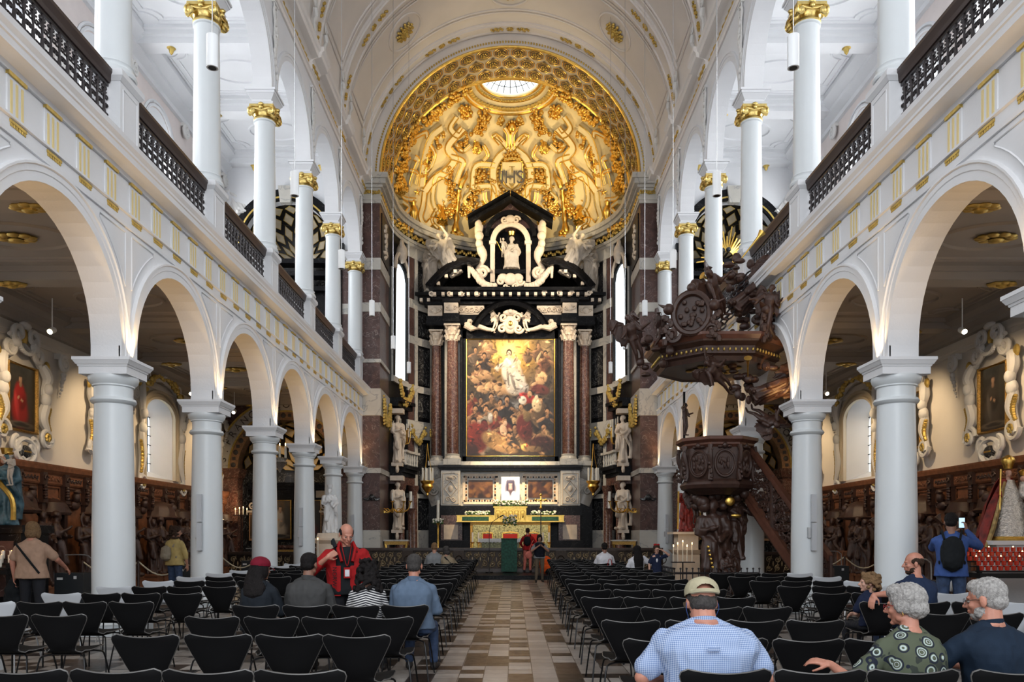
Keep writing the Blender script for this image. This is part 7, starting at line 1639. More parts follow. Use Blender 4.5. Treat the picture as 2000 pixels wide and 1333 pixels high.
trumpet((.42, -.45, 2.35), (.95, -.5, 3.02)); trumpet((-.1, -.45, 1.9), (-.42, -.6, 2.02)); trumpet((.9, -1.35, .95), (1.12, -1.42, 1.32)); trumpet((.42, -1.2, -.35), (.32, -1.55, -.02))
m = MB()
for q in (-.10, .03, .16):
    for i in range(13):
        c = Vector((-.25+.09*i+q, -.45+.02*i, .68+.125*i)); ax_ = Vector((0, 1, 0)) if i % 2 else Vector((1, 0, 0)); m.tube([c+Vector((.6, 0, .8))*.085*cos(u*pi/5)+ax_*.05*sin(u*pi/5) for u in range(10)], .020, 5, close=True)
m.build('hanging_chain', M['iron'], t)
m = MB(); m.tube([(.6, .5, .7), (1.22, .9, 1.95)], .06, 8); m.tube([(1.1, -.1, .6), (1.25, .5, 1.9)], .04, 8); m.build('iron_tie', M['iron'], t)
t = thing('pulpit_crucifix', 'slim black crucifix rising behind the pulpit', 'crucifix', (PX-.62, PY+.55, 3.6)); MB().cbox((0, 0, .62), (.05, .04, 1.35)).cbox((0, 0, .95), (.05, .42, .05)).build('cross', M['steel'], t, smooth=False); put('child', M['darkwood'], 'corpus', t, (0, -.08, .25), .9, .45)
t = thing('pulpit_fence', 'low black iron fence with spikes round the foot of the pulpit', 'fence', (0, 0, 0)); m = MB(); m2 = MB()
for x0, y0, x1, y1 in ((3.55, 16.95, 5.35, 16.95), (3.55, 16.95, 3.55, 19.2)):
    m.tube([(x0, y0, .70), (x1, y1, .70)], .025, 5); m.tube([(x0, y0, .1), (x1, y1, .1)], .02, 5); n = 14
    for i in range(n+1): f = i/n; x, y = x0+(x1-x0)*f, y0+(y1-y0)*f; m2.tube([(x, y, 0), (x, y, .78)], .012, 5); m2.sphere((x, y, .80), .025, 6, 4)
m.build('rails', M['iron'], t); m2.build('spindles', M['iron'], t)
# ------------------------------------------------ pendants, column loudspeakers
pd = thing('pendant_lamp', '', 'pendant lamp'); MB().lathe([(.07, 0), (.072, .02), (.072, .40), (.03, .42)], seg=20).build('shade', M['white'], pd)
MB().lathe([(1e-4, -.002), (.05, -.002), (.05, .004), (1e-4, .004)], seg=16).build('reflector', M['steel'], pd); MB().tube([(0, 0, .42), (0, 0, 12.76)], .006, 4).build('cable', M['pewter'], pd)
for s in (-1, 1):
    for k in range(6):
        t = pd if (s, k) == (-1, 0) else dup(pd); t.location = (s*3.6, 9.9+B*k, 7.3)
        tag(t, 'white cylinder pendant lamp on the %s of the nave, %s from the camera' % (SIDE[s], ORD[k]), 'pendant lamp', '%s row of pendant lamps' % SIDE[s])
sk = thing('column_loudspeaker', '', 'loudspeaker'); MB().box(-.045, .045, -.05, .03, 0, .54).box(-.045, .045, -.05, .03, .56, 1.10).build('slim_cabinet', M['chairw'], sk, smooth=False); MB().box(-.10, -.04, .0, .08, .25, .45).build('bracket', M['pewter'], sk, smooth=False)
first = True
for s, k, nm in ((-1, 2, 'second'), (-1, 4, 'fourth'), (1, 2, 'second'), (-1, 6, 'sixth'), (1, 6, 'sixth')):
    t = sk if first else dup(sk); first = False; t.location = (s*6.0, YK(k)-.36, 1.21); tag(t, 'slim grey loudspeaker on the %s %s arcade column from the camera' % (nm, SIDE[s]), 'loudspeaker')
# ------------------------------------------------ statues on pedestals
t = thing('white_saint_statue', 'white marble saint with crown on a carved pedestal between left arcade columns', 'statue', (-5.72, 25.4, 0)); MB().frus((0, 0), 0, .12, .42, .42, .42, .42).box(-.33, .33, -.33, .33, .12, 1.25).frus((0, 0), 1.25, 1.36, .34, .34, .45, .45).box(-.45, .45, -.45, .45, 1.36, 1.42).frus((0, 0), 1.42, 1.58, .34, .34, .30, .30).build('pedestal', M['alab'], t, smooth=False)
M['whitestatue'] = mat('white_statue', (.72, .72, .72), .45); put('a', M['whitestatue'], 'figure', t, (0, 0, 1.58), .3, .84); MB().lathe([(.07, 0), (.09, .06), (.10, .12), (.05, .10)], seg=10).build('crown', M['whitestatue'], t, loc=(.02, -.02, 3.0))
t = thing('red_gold_statue', 'red and gold robed saint statue with candles behind the pulpit', 'statue', (5.62, 25.4, 0)); MB().box(-.36, .36, -.36, .36, 0, .9).box(-.42, .42, -.42, .42, .0, .1).frus((0, 0), .9, 1.05, .34, .34, .48, .48).box(-.5, .5, -.5, .5, 1.55, 1.62).box(-.32, .32, -.32, .32, 1.05, 1.55).build('pedestal', M['alab'], t, smooth=False)
M['redrobe'] = mat('red_gilt_robe', (.22, .02, .015), .5, var=.6, vscale=9); put('b', M['redrobe'], 'figure', t, (0, 0, 1.62), -.3, .86); MB().sphere((0, -.05, 3.02), (.12, .10, .10)).tube([(-.3, -.2, 1.7), (-.28, -.22, 2.9)], .03, 6).build('gilt_staff_and_mitre', M['gold'], t)
def candles(label, loc, pos, h=.28, z=0.0, lit=True, grp=None):
    t = thing('candle_stand', label, 'candles', loc, 0, grp); w = max(abs(p[0]) for p in pos)+.06; MB().box(-w, w, -.12, .12, z-.03, z).tube([(0, 0, 0), (0, 0, z)], .02, 6).lathe([(.18, 0), (.18, .02), (.03, .05)], seg=12).build('iron_stand', M['iron'], t, smooth=False)
    for i, (x, y) in enumerate(pos):
        hh = h*(1+.15*(i % 3)); c = MB().lathe([(.016, z), (.016, z+hh)], (x, y, 0), 8).build('candle', M['wax'], t); MB().sphere((x, y, z+hh+.03), (.014, .014, .035), 6, 5).build('flame', M['flame'], c)
    return t
candles('five lit white candles on an iron stand before the red and gold saint', (5.2, 23.9, 0), [(-.28, 0), (-.14, .05), (0, 0), (.14, .05), (.28, 0)], .45, .72); candles('lit candles on an iron stand beside the white marble saint', (-6.05, 24.6, 0), [(-.16, 0), (.16, 0)], .5, .8)
candles('lit candle branch glowing beside the left aisle chapel altar', (-10.3, 30.6, 0), [(-.22, 0), (-.07, .02), (.08, 0), (.22, .02)], .2, 2.3)
point('candle_light', (5.2, 23.8, 1.5), 6); point('candle_light', (-10.3, 30.4, 2.8), 14)
t = thing('silver_sanctuary_lamp', 'hanging silver lamp with three lit candles before the left aisle chapel', 'hanging lamp', (-8.0, 27.8, 4.0)); MB().lathe([(.02, -.3), (.05, -.22), (.14, -.1), (.26, .05), (.2, .12), (.28, .2)], seg=16).build('silver_bowl', M['silver'], t); MB().tube([(0, 0, .2), (0, 0, 2.8)], .012, 5).build('chain', M['iron'], t)
for x in (-.2, 0, .2): c = MB().lathe([(.04, .15), (.04, .62)], (x, 0, 0), 8).build('candle', M['wax'], t); MB().sphere((x, 0, .68), (.02, .02, .05), 6, 5).build('flame', M['flame'], c)
# madonna on the left, madonna in silver on the right
M['blue'] = mat('blue_painted_robe', (.05, .115, .15), .4, var=.5, vscale=5); M['robegold'] = mat('gilt_robe', (.45, .33, .14), .35, .4, var=.4, vscale=14)
t = thing('painted_madonna_statue', 'painted Madonna and child in a blue and gold robe on a dark pedestal', 'statue', (-9.70, 15.5, 0)); MB().box(-.55, .55, -.45, .45, 0, 1.55).box(-.62, .62, -.52, .52, 1.55, 1.70).box(-.62, .62, -.52, .52, 0, .2).build('dark_pedestal', M['blackm'], t, smooth=False); MB().box(-.42, .42, -.47, -.44, .35, 1.4).build('red_panel', M['redm'], t, smooth=False)
put('b', M['blue'], 'figure', t, (0, 0, 1.70), .25, .80); put('child', M['statue'], 'child_figure', t, (.22, -.22, 2.45), -.3, .36); m = MB(); m.tube(smoothpts([(-.18, -.16, 2.75), (0, -.20, 2.5), (.2, -.16, 2.2), (.22, -.15, 1.8)], 5), .05, 7); m.lathe([(.08, 3.08), (.11, 3.2), (.07, 3.18)], (-.0, 0, 0), 10); m.sphere((.22, -.24, 3.08), (.06, .06, .04)); m.build('gilt_crown_and_hem', M['gold'], t); MB().sphere((-.01, -.07, 2.96), (.055, .055, .075), 10, 8).build('painted_face', M['skinpale'], t)
t = thing('silver_madonna_statue', 'crowned Madonna in a wide chased silver dress and red cape on white pedestal', 'statue', (9.36, 14.9, 0)); MB().box(-.34, .34, -.34, .34, 0, 1.05).box(-.42, .42, -.4, .4, 0, .15).frus((0, 0), 1.05, 1.3, .34, .34, .46, .44).box(-.58, .58, -.5, .5, 1.42, 1.50).frus((0, 0), 1.3, 1.42, .42, .4, .50, .46).build('white_pedestal', M['plaster'], t, smooth=False)
MB().lathe([(.42, 1.52), (.44, 1.55), (.40, 1.62), (.27, 2.2), (.12, 2.62), (.10, 2.7)], seg=40, fold=lambda a, z: 1+.03*sin(a*12)).build('silver_dress', M['silver'], t); MB().lathe([(.46, 1.50), (.47, 1.54), (.45, 1.58)], seg=30).build('gilt_base', M['gold'], t)
MB().lathe([(.56, 1.42), (.50, 1.6), (.36, 2.2), (.20, 2.62), (.12, 2.75)], (0, .06, 0), 30, .05, pi-.05).tube([(-.1, -.05, 2.7), (-.32, -.08, 2.2), (-.50, -.12, 1.7), (-.62, -.25, 1.38)], [.05, .09, .11, .06], 8).build('red_cape', M['redrobe'], t)
MB().tube([(-.12, -.08, 2.66), (-.27, -.16, 2.2), (-.42, -.22, 1.72), (-.60, -.32, 1.36)], [.03, .045, .05, .04], 7).build('ermine_trim', M['robegold'], t)
H_ = Matrix.Translation((0, -.02, 2.83))@rotm(180, -4, 0); m = MB(); head_shapes(m, H_, .62, False); m.cap((0, 0, 2.66), (0, 0, 2.8), .04, .035); me = fuse(m, .009, 2); me.materials.append(M['skinpale']); link(me, 'head', t)
m = MB(); m.cap((.20, -.14, 2.40), (.20, -.12, 2.62), .10, .06); m.build('child_silver_dress', M['silver'], t); MB().sphere((.20, -.13, 2.72), (.055, .055, .07)).build('child_head', M['skinpale'], t); MB().lathe([(.07, 2.92), (.09, 3.0), (.12, 3.08), (.10, 3.14), (.02, 3.2)], (0, 0, 0), 12).lathe([(.05, 2.78), (.07, 2.86), (.03, 2.9)], (.20, -.13, 0), 10).tube([(-.28, -.2, 2.1), (-.26, -.2, 2.9)], .015, 5).build('gilt_crowns_and_sceptre', M['gold'], t)
MB().tube([(-.1, 0, 2.56), (-.24, -.12, 2.42), (-.27, -.2, 2.36)], [.05, .05, .03], 7).build('red_sleeve', M['redrobe'], t); t.scale = (1, 1, .94)
# votive racks
def votive(label, loc, nx, nz, wx, lit, glass='redglass', h=.075):
    t = thing('votive_rack', label, 'candle rack', loc); m = MB()
    for j in range(nz): m.box(-.05, nx*wx+.05, -.06+j*.17, .07+j*.17, .90+j*.075, .92+j*.075)
    for x in (0, nx*wx): m.box(x-.03, x+.03, .0, .06, 0, 1.0); m.box(x-.03, x+.03, nz*.17-.1, nz*.17-.05, 0, .9+nz*.075)
    m.box(-.06, nx*wx+.06, -.1, nz*.17, .80, .88); m.build('iron_rack', M['steel'], t, smooth=False); rr = random.Random(nx)
    g0 = MB().lathe([(.024, 0), (.034, .01), (.037, h), (.031, h)], seg=10).mesh('votive_cup', M[glass]); f0 = MB().sphere((0, 0, h*.8), (.014, .014, .035), 6, 5).mesh('flame', M['flame'])
    for j in range(nz):
        for i in range(nx):
            p = (i*wx+.02+(j % 2)*wx/2, j*.17, .925+j*.075)
            if j*nx+i < 99: c = link(g0, 'votive_cup', t, loc=p)
            if rr.random() < lit: link(f0, 'flame', c)
    return t
votive('black iron rack of red votive lights in front of the silver Madonna', (7.85, 13.2, 0), 19, 5, .105, .14); point('votive_light', (8.7, 13.0, 1.45), 2, (1, .4, .12))
votive('dark rack of tall glass votive candles below the painted Madonna', (-9.95, 14.4, 0), 6, 3, .16, .6, 'wax', .15); point('votive_light', (-9.5, 14.1, 1.5), 6, (1, .5, .2))
flowers('flower_vase', 'vase of pink flowers at the end of the red votive rack', (7.45, 13.4, 1.0), .14, .45, 40, 'pink', 'flowers'); MB().lathe([(.06, 0), (.09, .3), (.05, .5), (.08, .6), (.06, .62)], seg=14).build('glass_vase', M['pewter'], bpy.data.objects['flower_vase'], loc=(0, 0, -.42)); t = thing('flower_stand', 'thin dark stand carrying the vase of pink flowers', 'stand', (7.45, 13.4, 0)); MB().lathe([(.15, 0), (.15, .03), (.02, .05), (.02, .54), (.1, .56), (.1, .58)], seg=14).build('stand', M['iron'], t)
# charcoal information boxes with a hoop, rope barriers
def kiosk(label, loc, rz=0):
    t = thing('information_box', label, 'information box', loc, rz); MB().box(-.29, .29, -.18, .18, 0, .74).build('charcoal_box', M['charcoal'], t, smooth=False); MB().box(.10, .16, -.184, -.18, .62, .68).box(-.24, -.12, -.184, -.18, .60, .65).build('white_square_mark', M['cloth'], t, smooth=False)
    MB().tube(smoothpts([(.26, .22, 0), (.26, .22, .92), (.22, .22, 1.05), (.10, .22, 1.10), (-.28, .22, 1.10)], 4), .013, 6).build('steel_hoop', M['pewter'], t)
kiosk('charcoal box with steel hoop beside the first left arcade column', (-8.9, 16.4, 0)); kiosk('charcoal box with steel hoop behind the visitor in a yellow shirt', (-8.1, 20.4, 0)); kiosk('charcoal box with steel hoop beyond the second left arcade column', (-7.9, 24.6, 0)); kiosk('charcoal box beyond the fourth left arcade column', (-7.2, 28.6, 0))
kiosk('charcoal box with steel hoop between the first and second right arcade columns', (8.3, 20.3, 0)); kiosk('charcoal box with steel hoop beside the visitor in a blue shirt', (7.1, 13.6, 0)); kiosk('charcoal box behind the foot of the pulpit stair', (7.0, 24.8, 0))
for i, (x0, x1, y, lb) in enumerate(((-9.9, -8.6, 18.6, 'left aisle confessional nearest the camera'), (-9.5, -8.2, 22.8, 'left aisle confessional beyond the first column'), (8.1, 9.5, 22.6, 'right aisle confessional beyond the second column'))):
    t = thing('rope_barrier', 'pale rope slung between dark posts before the '+lb, 'rope barrier', (0, 0, 0))
    for x in (x0, x1): MB().tube([(x, y, 0), (x, y, .92)], .035, 8).build('post', M['darkwood'], t)
    for a, b in ((x0, x1), (x1, x1+1.1)): MB().tube([(a+(b-a)*k/10, y, .90-.32*sin(pi*k/10)) for k in range(11)], .018, 6).build('rope', M['rope'], t)
# ------------------------------------------------ chairs
def chair_mesh(black=True):
    def prof(v):       # spine of the shell: (y, z)
        K = [(.24, .425), (.14, .44), (0, .43), (-.12, .425), (-.19, .45), (-.225, .52), (-.245, .62), (-.262, .72), (-.275, .79)]
        t = v*(len(K)-1); i = min(int(t), len(K)-2); f = t-i; p = [Vector((*K[max(i-1, 0)], 0)), Vector((*K[i], 0)), Vector((*K[i+1], 0)), Vector((*K[min(i+2, len(K)-1)], 0))]
        q = .5*((2*p[1])+(p[2]-p[0])*f+(2*p[0]-5*p[1]+4*p[2]-p[3])*f*f+(3*p[1]-p[0]-3*p[2]+p[3])*f**3); return q.x, q.y
    wv = [0, .06, .14, .25, .34, .42, .48, .53, .60, .70, .80, .88, .94, .975, 1.0]; ww = [.14, .192, .212, .218, .205, .165, .128, .112, .125, .165, .207, .238, .248, .236, .205]
    nu, nv = 12, 28; S_ = []; rim = []
    for side in (1, -1):
        for j in range(nv+1):
            v = j/nv; w = float(np.interp(v, wv, ww)); y, z = prof(v); y2, z2 = prof(min(1, v+.02)); ty, tz = y2-prof(max(0, v-.02))[0], z2-prof(max(0, v-.02))[1]; l = math.hypot(ty, tz); ny, nz = tz/l, -ty/l
            for i in range(nu+1):
                u = i/nu*2-1; cu = (.028*(u*u) if v > .5 else .012*u*u)*(1 if v > .45 else 1); dip = -.022*(1-u*u)*max(0, (v-.85)/.15) ; o = side*.006
                S_.append((u*w, y+cu*(.9 if v > .5 else 0)-ny*o, z+dip+(.02*u*u if v < .4 else 0)-nz*o))
    n1 = nu+1; N_ = n1*(nv+1); fs = [(j*n1+i, j*n1+i+1, (j+1)*n1+i+1, (j+1)*n1+i) for j in range(nv) for i in range(nu)]; fs += [tuple(N_+k for k in f[::-1]) for f in fs]
    m = MB(); m.v = S_; m.f = fs; m.m = [0]*len(fs)
    r = MB(); loop = [j*n1 for j in range(nv+1)]+[nv*n1+i for i in range(1, n1)]+[j*n1+nu for j in range(nv-1, -1, -1)]+[i for i in range(nu-1, 0, -1)]
    C = [(Vector(S_[k])+Vector(S_[k+N_]))/2 for k in loop]; r.tube(C, .0056, 5, close=True)
    return m.mesh('shell', M['chair'] if black else M['chairw'], ang=60), r.mesh('shell_edge', M['chairedge'] if black else M['chairw'])
LEGM = {}
def chair(black=True):
    t = thing('shell_chair', '', 'chair'); sh, rm = chair_mesh(black); link(sh, 'shell', t); link(rm, 'shell_edge', t); lm = M['steel'] if black else M['pewter']
    MB().tube([(-.12, .14, .415), (.12, .14, .415), (.12, -.12, .41), (-.12, -.12, .41)], .010, 5, close=True).box(-.09, .09, -.06, .08, .405, .425).build('seat_frame', lm, t)
    for x in (-1, 1):
        for y in (-1, 1): MB().tube(smoothpts([(x*.06, y*.08, .41), (x*.17, y*.16, .40), (x*.205, y*.20, .34), (x*.245, y*.26, 0)], 3), .0085, 6).build('leg', lm, t)
    return t
PB_, PW_ = chair(True), chair(False); used = set(); RJ = random.Random(11); ORDI = ['first', 'second', 'third', 'fourth', 'fifth', 'sixth', 'seventh', 'eighth', 'ninth', 'tenth', 'eleventh', 'twelfth', 'thirteenth', 'fourteenth', 'fifteenth', 'sixteenth', 'seventeenth', 'eighteenth']
def place(x, y, label, grp, white=False, rz=None):
    pr = PW_ if white else PB_; rz = RJ.uniform(-.05, .05) if rz is None else rz
    if white not in used: used.add(white); t = pr; t.location = (x, y, 0); t.rotation_euler = (0, 0, rz)
    else: t = dup(pr, (x, y, 0), rz)
    tag(t, label, 'chair', grp); return t
YR = [4.22, 5.48, 6.72, 7.96, 9.25, 10.55, 11.85, 13.1, 14.35, 15.6, 16.85, 18.1, 19.35, 20.6, 21.8, 23.0, 24.2]; YL = [4.23, 5.72, 7.0, 8.2, 9.5, 10.75, 12.0, 13.2, 14.4, 15.6, 16.85, 18.1, 19.35, 20.6, 21.8, 23.0, 24.2]
for r, y in enumerate(YR):
    xs_ = [1.25, 1.76, 2.26, 2.80] if r == 0 else [1.14, 1.65, 2.17, 2.68]
    for c, x in enumerate(xs_): place(x+.017*max(0, y-8)+RJ.uniform(-.015, .015), y+.27+RJ.uniform(-.02, .02), 'black chair right of the nave aisle, %s row from camera, %s seat from aisle' % (ORDI[r], ORDI[c]), 'black chairs right of the aisle')
for r, y in enumerate(YL):
    xs_ = [-.99, -1.49, -2.0, -2.5]+([-2.99, -3.5] if r == 0 else [])
    for c, x in enumerate(xs_): place(x-.014*max(0, y-9)+RJ.uniform(-.015, .015), y+.27+RJ.uniform(-.02, .02), 'black chair left of the nave aisle, %s row from camera, %s seat from aisle' % (ORDI[r], ORDI[c]), 'black chairs left of the aisle')
for side, rows, x0 in (('left', [7.2, 8.6, 9.9, 11.2, 12.6, 13.9, 15.2, 16.5, 17.8, 19.1, 20.4, 21.7, 23.0], -3.99), ('right', [7.35, 8.6, 9.95, 11.3, 12.6, 13.9, 15.2], 4.10)):
    d = -1 if side == 'left' else 1
    for r, y in enumerate(rows):
        for c in range(4):
            w = c == 3; place(x0+d*c*.50, y+.27, '%s chair beside the %s arcade, %s row from camera, %s' % ('pale grey' if w else 'black', side, ORDI[r], ['inner end', 'second from inner end', 'third from inner end', 'outer end'][c]), '%s chairs by the %s arcade' % ('pale' if w else 'black', side), w)
# ------------------------------------------------ fabrics
def nmat(name, fn, rough=.8):
    m = bpy.data.materials.new(name); m.use_nodes = True; nt = m.node_tree; b = nt.nodes['Principled BSDF']; b.inputs['Roughness'].default_value = rough; b.inputs['Specular IOR Level'].default_value = .25
    L = nt.links.new
    def N(t): return nt.nodes.new(t)
    def mt(op, a, c=None):
        n = N('ShaderNodeMath'); n.operation = op
        for i, x in enumerate((a, c)):
            if x is None: continue
            if isinstance(x, (int, float)): n.inputs[i].default_value = x
            else: L(x, n.inputs[i])
        return n.outputs[0]
    def mix(f, a, c):
        n = N('ShaderNodeMix'); n.data_type = 'RGBA'
        if isinstance(f, float): n.inputs['Factor'].default_value = f
        else: L(f, n.inputs['Factor'])
        for k, x in (('A', a), ('B', c)):
            if isinstance(x, tuple): n.inputs[k].default_value = (*x, 1)
            else: L(x, n.inputs[k])
        return n.outputs['Result']
    tc = N('ShaderNodeTexCoord'); sp = N('ShaderNodeSeparateXYZ'); L(tc.outputs['Object'], sp.inputs[0])
    L(fn(nt, N, L, mt, mix, tc, sp), b.inputs['Base Color']); return m
def _ging(nt, N, L, mt, mix, tc, sp):
    a = mt('GREATER_THAN', mt('FRACT', mt('MULTIPLY', sp.outputs[0], 92)), .5); c = mt('GREATER_THAN', mt('FRACT', mt('MULTIPLY', sp.outputs[2], 92)), .5)
    return mix(mt('MULTIPLY', mt('ADD', a, c), .5), (.50, .58, .74), (.13, .21, .42))
def _strp(nt, N, L, mt, mix, tc, sp):
    return mix(mt('GREATER_THAN', mt('FRACT', mt('MULTIPLY', mt('ADD', sp.outputs[2], mt('MULTIPLY', mt('ABSOLUTE', sp.outputs[0]), .3)), 38)), .5), (.70, .69, .68), (.012, .012, .02))
def _circ(nt, N, L, mt, mix, tc, sp):
    v = N('ShaderNodeTexVoronoi'); v.inputs['Scale'].default_value = 11; L(tc.outputs['Object'], v.inputs['Vector']); d = v.outputs['Distance']
    r1 = mt('LESS_THAN', mt('ABSOLUTE', mt('SUBTRACT', d, .30)), .035); r2 = mt('LESS_THAN', mt('ABSOLUTE', mt('SUBTRACT', d, .42)), .045); r3 = mt('LESS_THAN', mt('ABSOLUTE', mt('SUBTRACT', d, .16)), .02)
    n = N('ShaderNodeTexNoise'); n.inputs['Scale'].default_value = 9; L(tc.outputs['Object'], n.inputs['Vector'])
    base = mix(mt('GREATER_THAN', n.outputs['Fac'], .56), (.085, .10, .065), (.035, .042, .035))
    return mix(r3, mix(r1, mix(r2, base, (.012, .016, .03)), (.42, .50, .48)), (.45, .50, .50))
M['gingham'] = nmat('blue_gingham', _ging); M['stripes'] = nmat('navy_white_stripes', _strp); M['circles'] = nmat('olive_circle_print', _circ)
def cl(name, c, var=.12): return mat(name, c, .82, var=var, vscale=10, bump=.1, bscale=160, spec=.2)
M['navy'] = cl('navy_polo', (.010, .020, .038)); M['navy2'] = cl('navy_blue_polo', (.016, .028, .065)); M['slate'] = cl('grey_blue_shirt', (.105, .15, .22)); M['greysh'] = cl('dark_grey_shirt', (.055, .055, .055)); M['darkhood'] = cl('dark_hooded_jacket', (.014, .018, .024))
M['redjk'] = cl('red_jacket', (.34, .012, .014)); M['maroon'] = cl('crimson_cap', (.17, .008, .022)); M['beige'] = cl('beige_blouse', (.42, .27, .19)); M['yellow'] = cl('yellow_shirt', (.48, .37, .15)); M['bluesh'] = cl('blue_long_sleeved_shirt', (.045, .09, .27))
M['pinkp'] = cl('salmon_trousers', (.58, .17, .13)); M['khaki'] = cl('khaki_trousers', (.13, .10, .07)); M['vest'] = cl('navy_padded_vest', (.008, .010, .018)); M['whitet'] = cl('white_tshirt', (.66, .66, .70)); M['greyt'] = cl('grey_shirt', (.22, .23, .24)); M['sand'] = cl('sand_jacket', (.30, .24, .16)); M['capsand'] = cl('sand_cap', (.44, .40, .27)); M['orange'] = cl('orange_rucksack', (.75, .10, .012)); M['blackbag'] = cl('black_rucksack', (.010, .012, .014)); M['dkgreen'] = cl('dark_green_cloth', (.01, .06, .045)); M['dkblue'] = cl('dark_blue_print_shirt', (.012, .018, .045)); M['canvasbag'] = cl('beige_canvas_bag', (.28, .24, .18))
M['glass'] = mat('spectacle_rim', (.05, .05, .05), .2, .5); M['redrim'] = mat('red_spectacle_rim', (.25, .01, .015), .3)
def hpart(mb, name, mt, t, vox=None, folds=None):
    if vox: me = fuse(mb, vox, 2, folds, name); me.materials.append(M[mt]); return link(me, name, t)
    return mb.build(name, M[mt], t)
def cap_hat(t, J, mt, back_open=False, peak=1):
    H, s = J['HM'], J['hs']; m = MB(); T = lambda x, y, z: H@(Vector((x, y, z))*s)
    m.sphere(T(0, -.020, .050), [.097*s, .117*s, .086*s], 24, 16, H.to_3x3()); me = fuse(m, .005, 1, cloth(.002, 12, 3), 'cap'); bad = set()
    import bmesh
    bm = bmesh.new(); bm.from_mesh(me); Hi = H.inverted(); dele = []
    for f in bm.faces:
        p = (Hi@f.calc_center_median())/s
        if p.z < .030 or (back_open and p.y < -.04 and ((p.x/.052)**2+((p.z-.040)/.034)**2) < 1 and p.z > .040): dele.append(f)
    bmesh.ops.delete(bm, geom=dele, context='FACES'); bm.to_mesh(me); bm.free(); me.materials.append(M[mt]); link(me, 'cap', t)
    if peak:
        m = MB(); m.grid(lambda u, v: T((u-.5)*.17*(1-.25*v*v), .085+.085*v*(1-(2*u-1)**2*.55), .030-.022*v-.02*(2*u-1)**2), 10, 6); m.grid(lambda u, v: T((u-.5)*.17*(1-.25*v*v), .085+.085*v*(1-(2*u-1)**2*.55), .026-.022*v-.02*(2*u-1)**2), 10, 6); m.build('cap_peak', M[mt], t)
    if back_open: m = MB(); m.tube([T(.099*sin(R(a)), -.020-.118*cos(R(a)), .034) for a in range(-50, 51, 10)], .010*s, 6, flat=1.3); m.build('cap_strap', M[mt], t)
def specs(t, J, mt='glass'):
    H, s = J['HM'], J['hs']; m = MB()
    for q in (-1, 1):
        m.tube([H@(Vector((q*(.033+.024*cos(a*.4)), .100, -.006+.019*sin(a*.4)))*s) for a in range(16)], .0016, 4, close=True); m.tube([H@(Vector(p)*s) for p in ((q*.057, .098, .0), (q*.080, .03, .004), (q*.082, -.012, -.004))], .002, 4)
    m.tube([H@(Vector((x, .102, 0))*s) for x in (-.009, .009)], .002, 4); m.build('spectacles', M[mt], t)
def rucksack(t, x, y, z, w=.15, h=.21, d=.085, mt='blackbag', straps=True, rz=0):
    m = MB(); m.sphere((x, y-d*.7, z), (w, d, h), 16, 10); m.sphere((x, y-d*1.2, z-h*.35), (w*.8, d*.75, h*.5), 12, 8); m.cbox((x, y-d*.6, z), (w*1.5, d*1.2, h*1.5)); b = hpart(m, 'rucksack', mt, t, .012, cloth(.006, 9, 2))
    if straps:
        m = MB(); [m.tube(smoothpts([(q*.09, y-.02, z+h*.8), (q*.12, y+.07, z+h+.06), (q*.12, y+.20, z+h*.8), (q*.13, y+.19, z-.02), (q*.15, y-.0, z-h*.5)], 5), .012, 6, flat=2) for q in (-1, 1)]; m.build('straps', M[mt], t)
# ---- foreground, right
t, J = human('person', 'heavy-set seated man in blue gingham shirt and open-backed sand cap, seen from behind', (1.22, 4.52, 0), 0, dict(S=.965, sh=.245, bulk=1.52, top=M['gingham'], sleeve='short', hair='nape', hairmat=M['hairsalt'], neckw=1.35, hs=1.06, head=(0, -16, 0), hoff=(0, .03, -.035), voxel=.007, skin=M['skinred'], fold=.010, seed=3, lean=.05,
             elL=(-.37, .02, .72), elR=(.37, .02, .72), wrL=(-.20, .28, .66), wrR=(.20, .28, .66), collar=True))
cap_hat(t, J, 'capsand', True)
m = MB(); [m.tube(smoothpts([J['HM']@Vector((q*.080, -.012, .02)), J['HM']@Vector((q*.098, -.02, -.04)), J['HM']@Vector((q*.078, .02, -.10))], 4), .0022, 4) for q in (-1, 1)]; hpart(m, 'mask_loops', 'bluesh', t)
MB().box(-.035, .035, -.197, -.19, .905, .925).build('yoke_loop', M['gingham'], t, smooth=False)
t, J = human('person', 'grey-haired seated woman with red glasses in an olive blouse printed with circles', (2.40, 4.55, 0), R(14), dict(S=.92, sh=.180, bulk=1.22, top=M['circles'], sleeve='short', hair='full', hairmat=M['hairgrey'], head=(34, -6, 0), hs=1.05, voxel=.0065, hvox=.0055, hamp=.006, seed=5, lean=.03, fold=.007, skin=M['skinred'],
             elL=(-.36, .06, .72), wrL=(-.36, .30, .80), hdL=(-.5, .35, .12), curlL=.5, nL=(.2, .2, -.9), elR=(.26, .06, .72), wrR=(.12, .32, .66)))
specs(t, J, 'redrim'); m = MB(); m.tube([J['HM']@Vector((-.086, -.005, -.052))+Vector((0, .012*cos(a*.6), .012*sin(a*.6))) for a in range(10)], .002, 4); hpart(m, 'earring', 'gold', t)
t, J = human('person', 'white-haired bearded seated man with glasses in a dark navy polo shirt', (2.90, 4.60, 0), R(18), dict(S=.945, sh=.215, bulk=1.32, top=M['navy'], sleeve='short', hair='short', hairmat=M['hairgrey'], head=(28, -8, 0), hs=1.07, voxel=.0065, hvox=.0055, hamp=.004, seed=7, lean=.03, collar=True, neckw=1.2, skin=M['skinred'],
             elL=(-.34, .20, .74), wrL=(-.22, .42, .80), hdL=(-.5, .2, .25), curlL=1.0, nL=(.2, -.2, -.9), elR=(.34, .08, .72), wrR=(.08, .40, .74), curlR=.9))
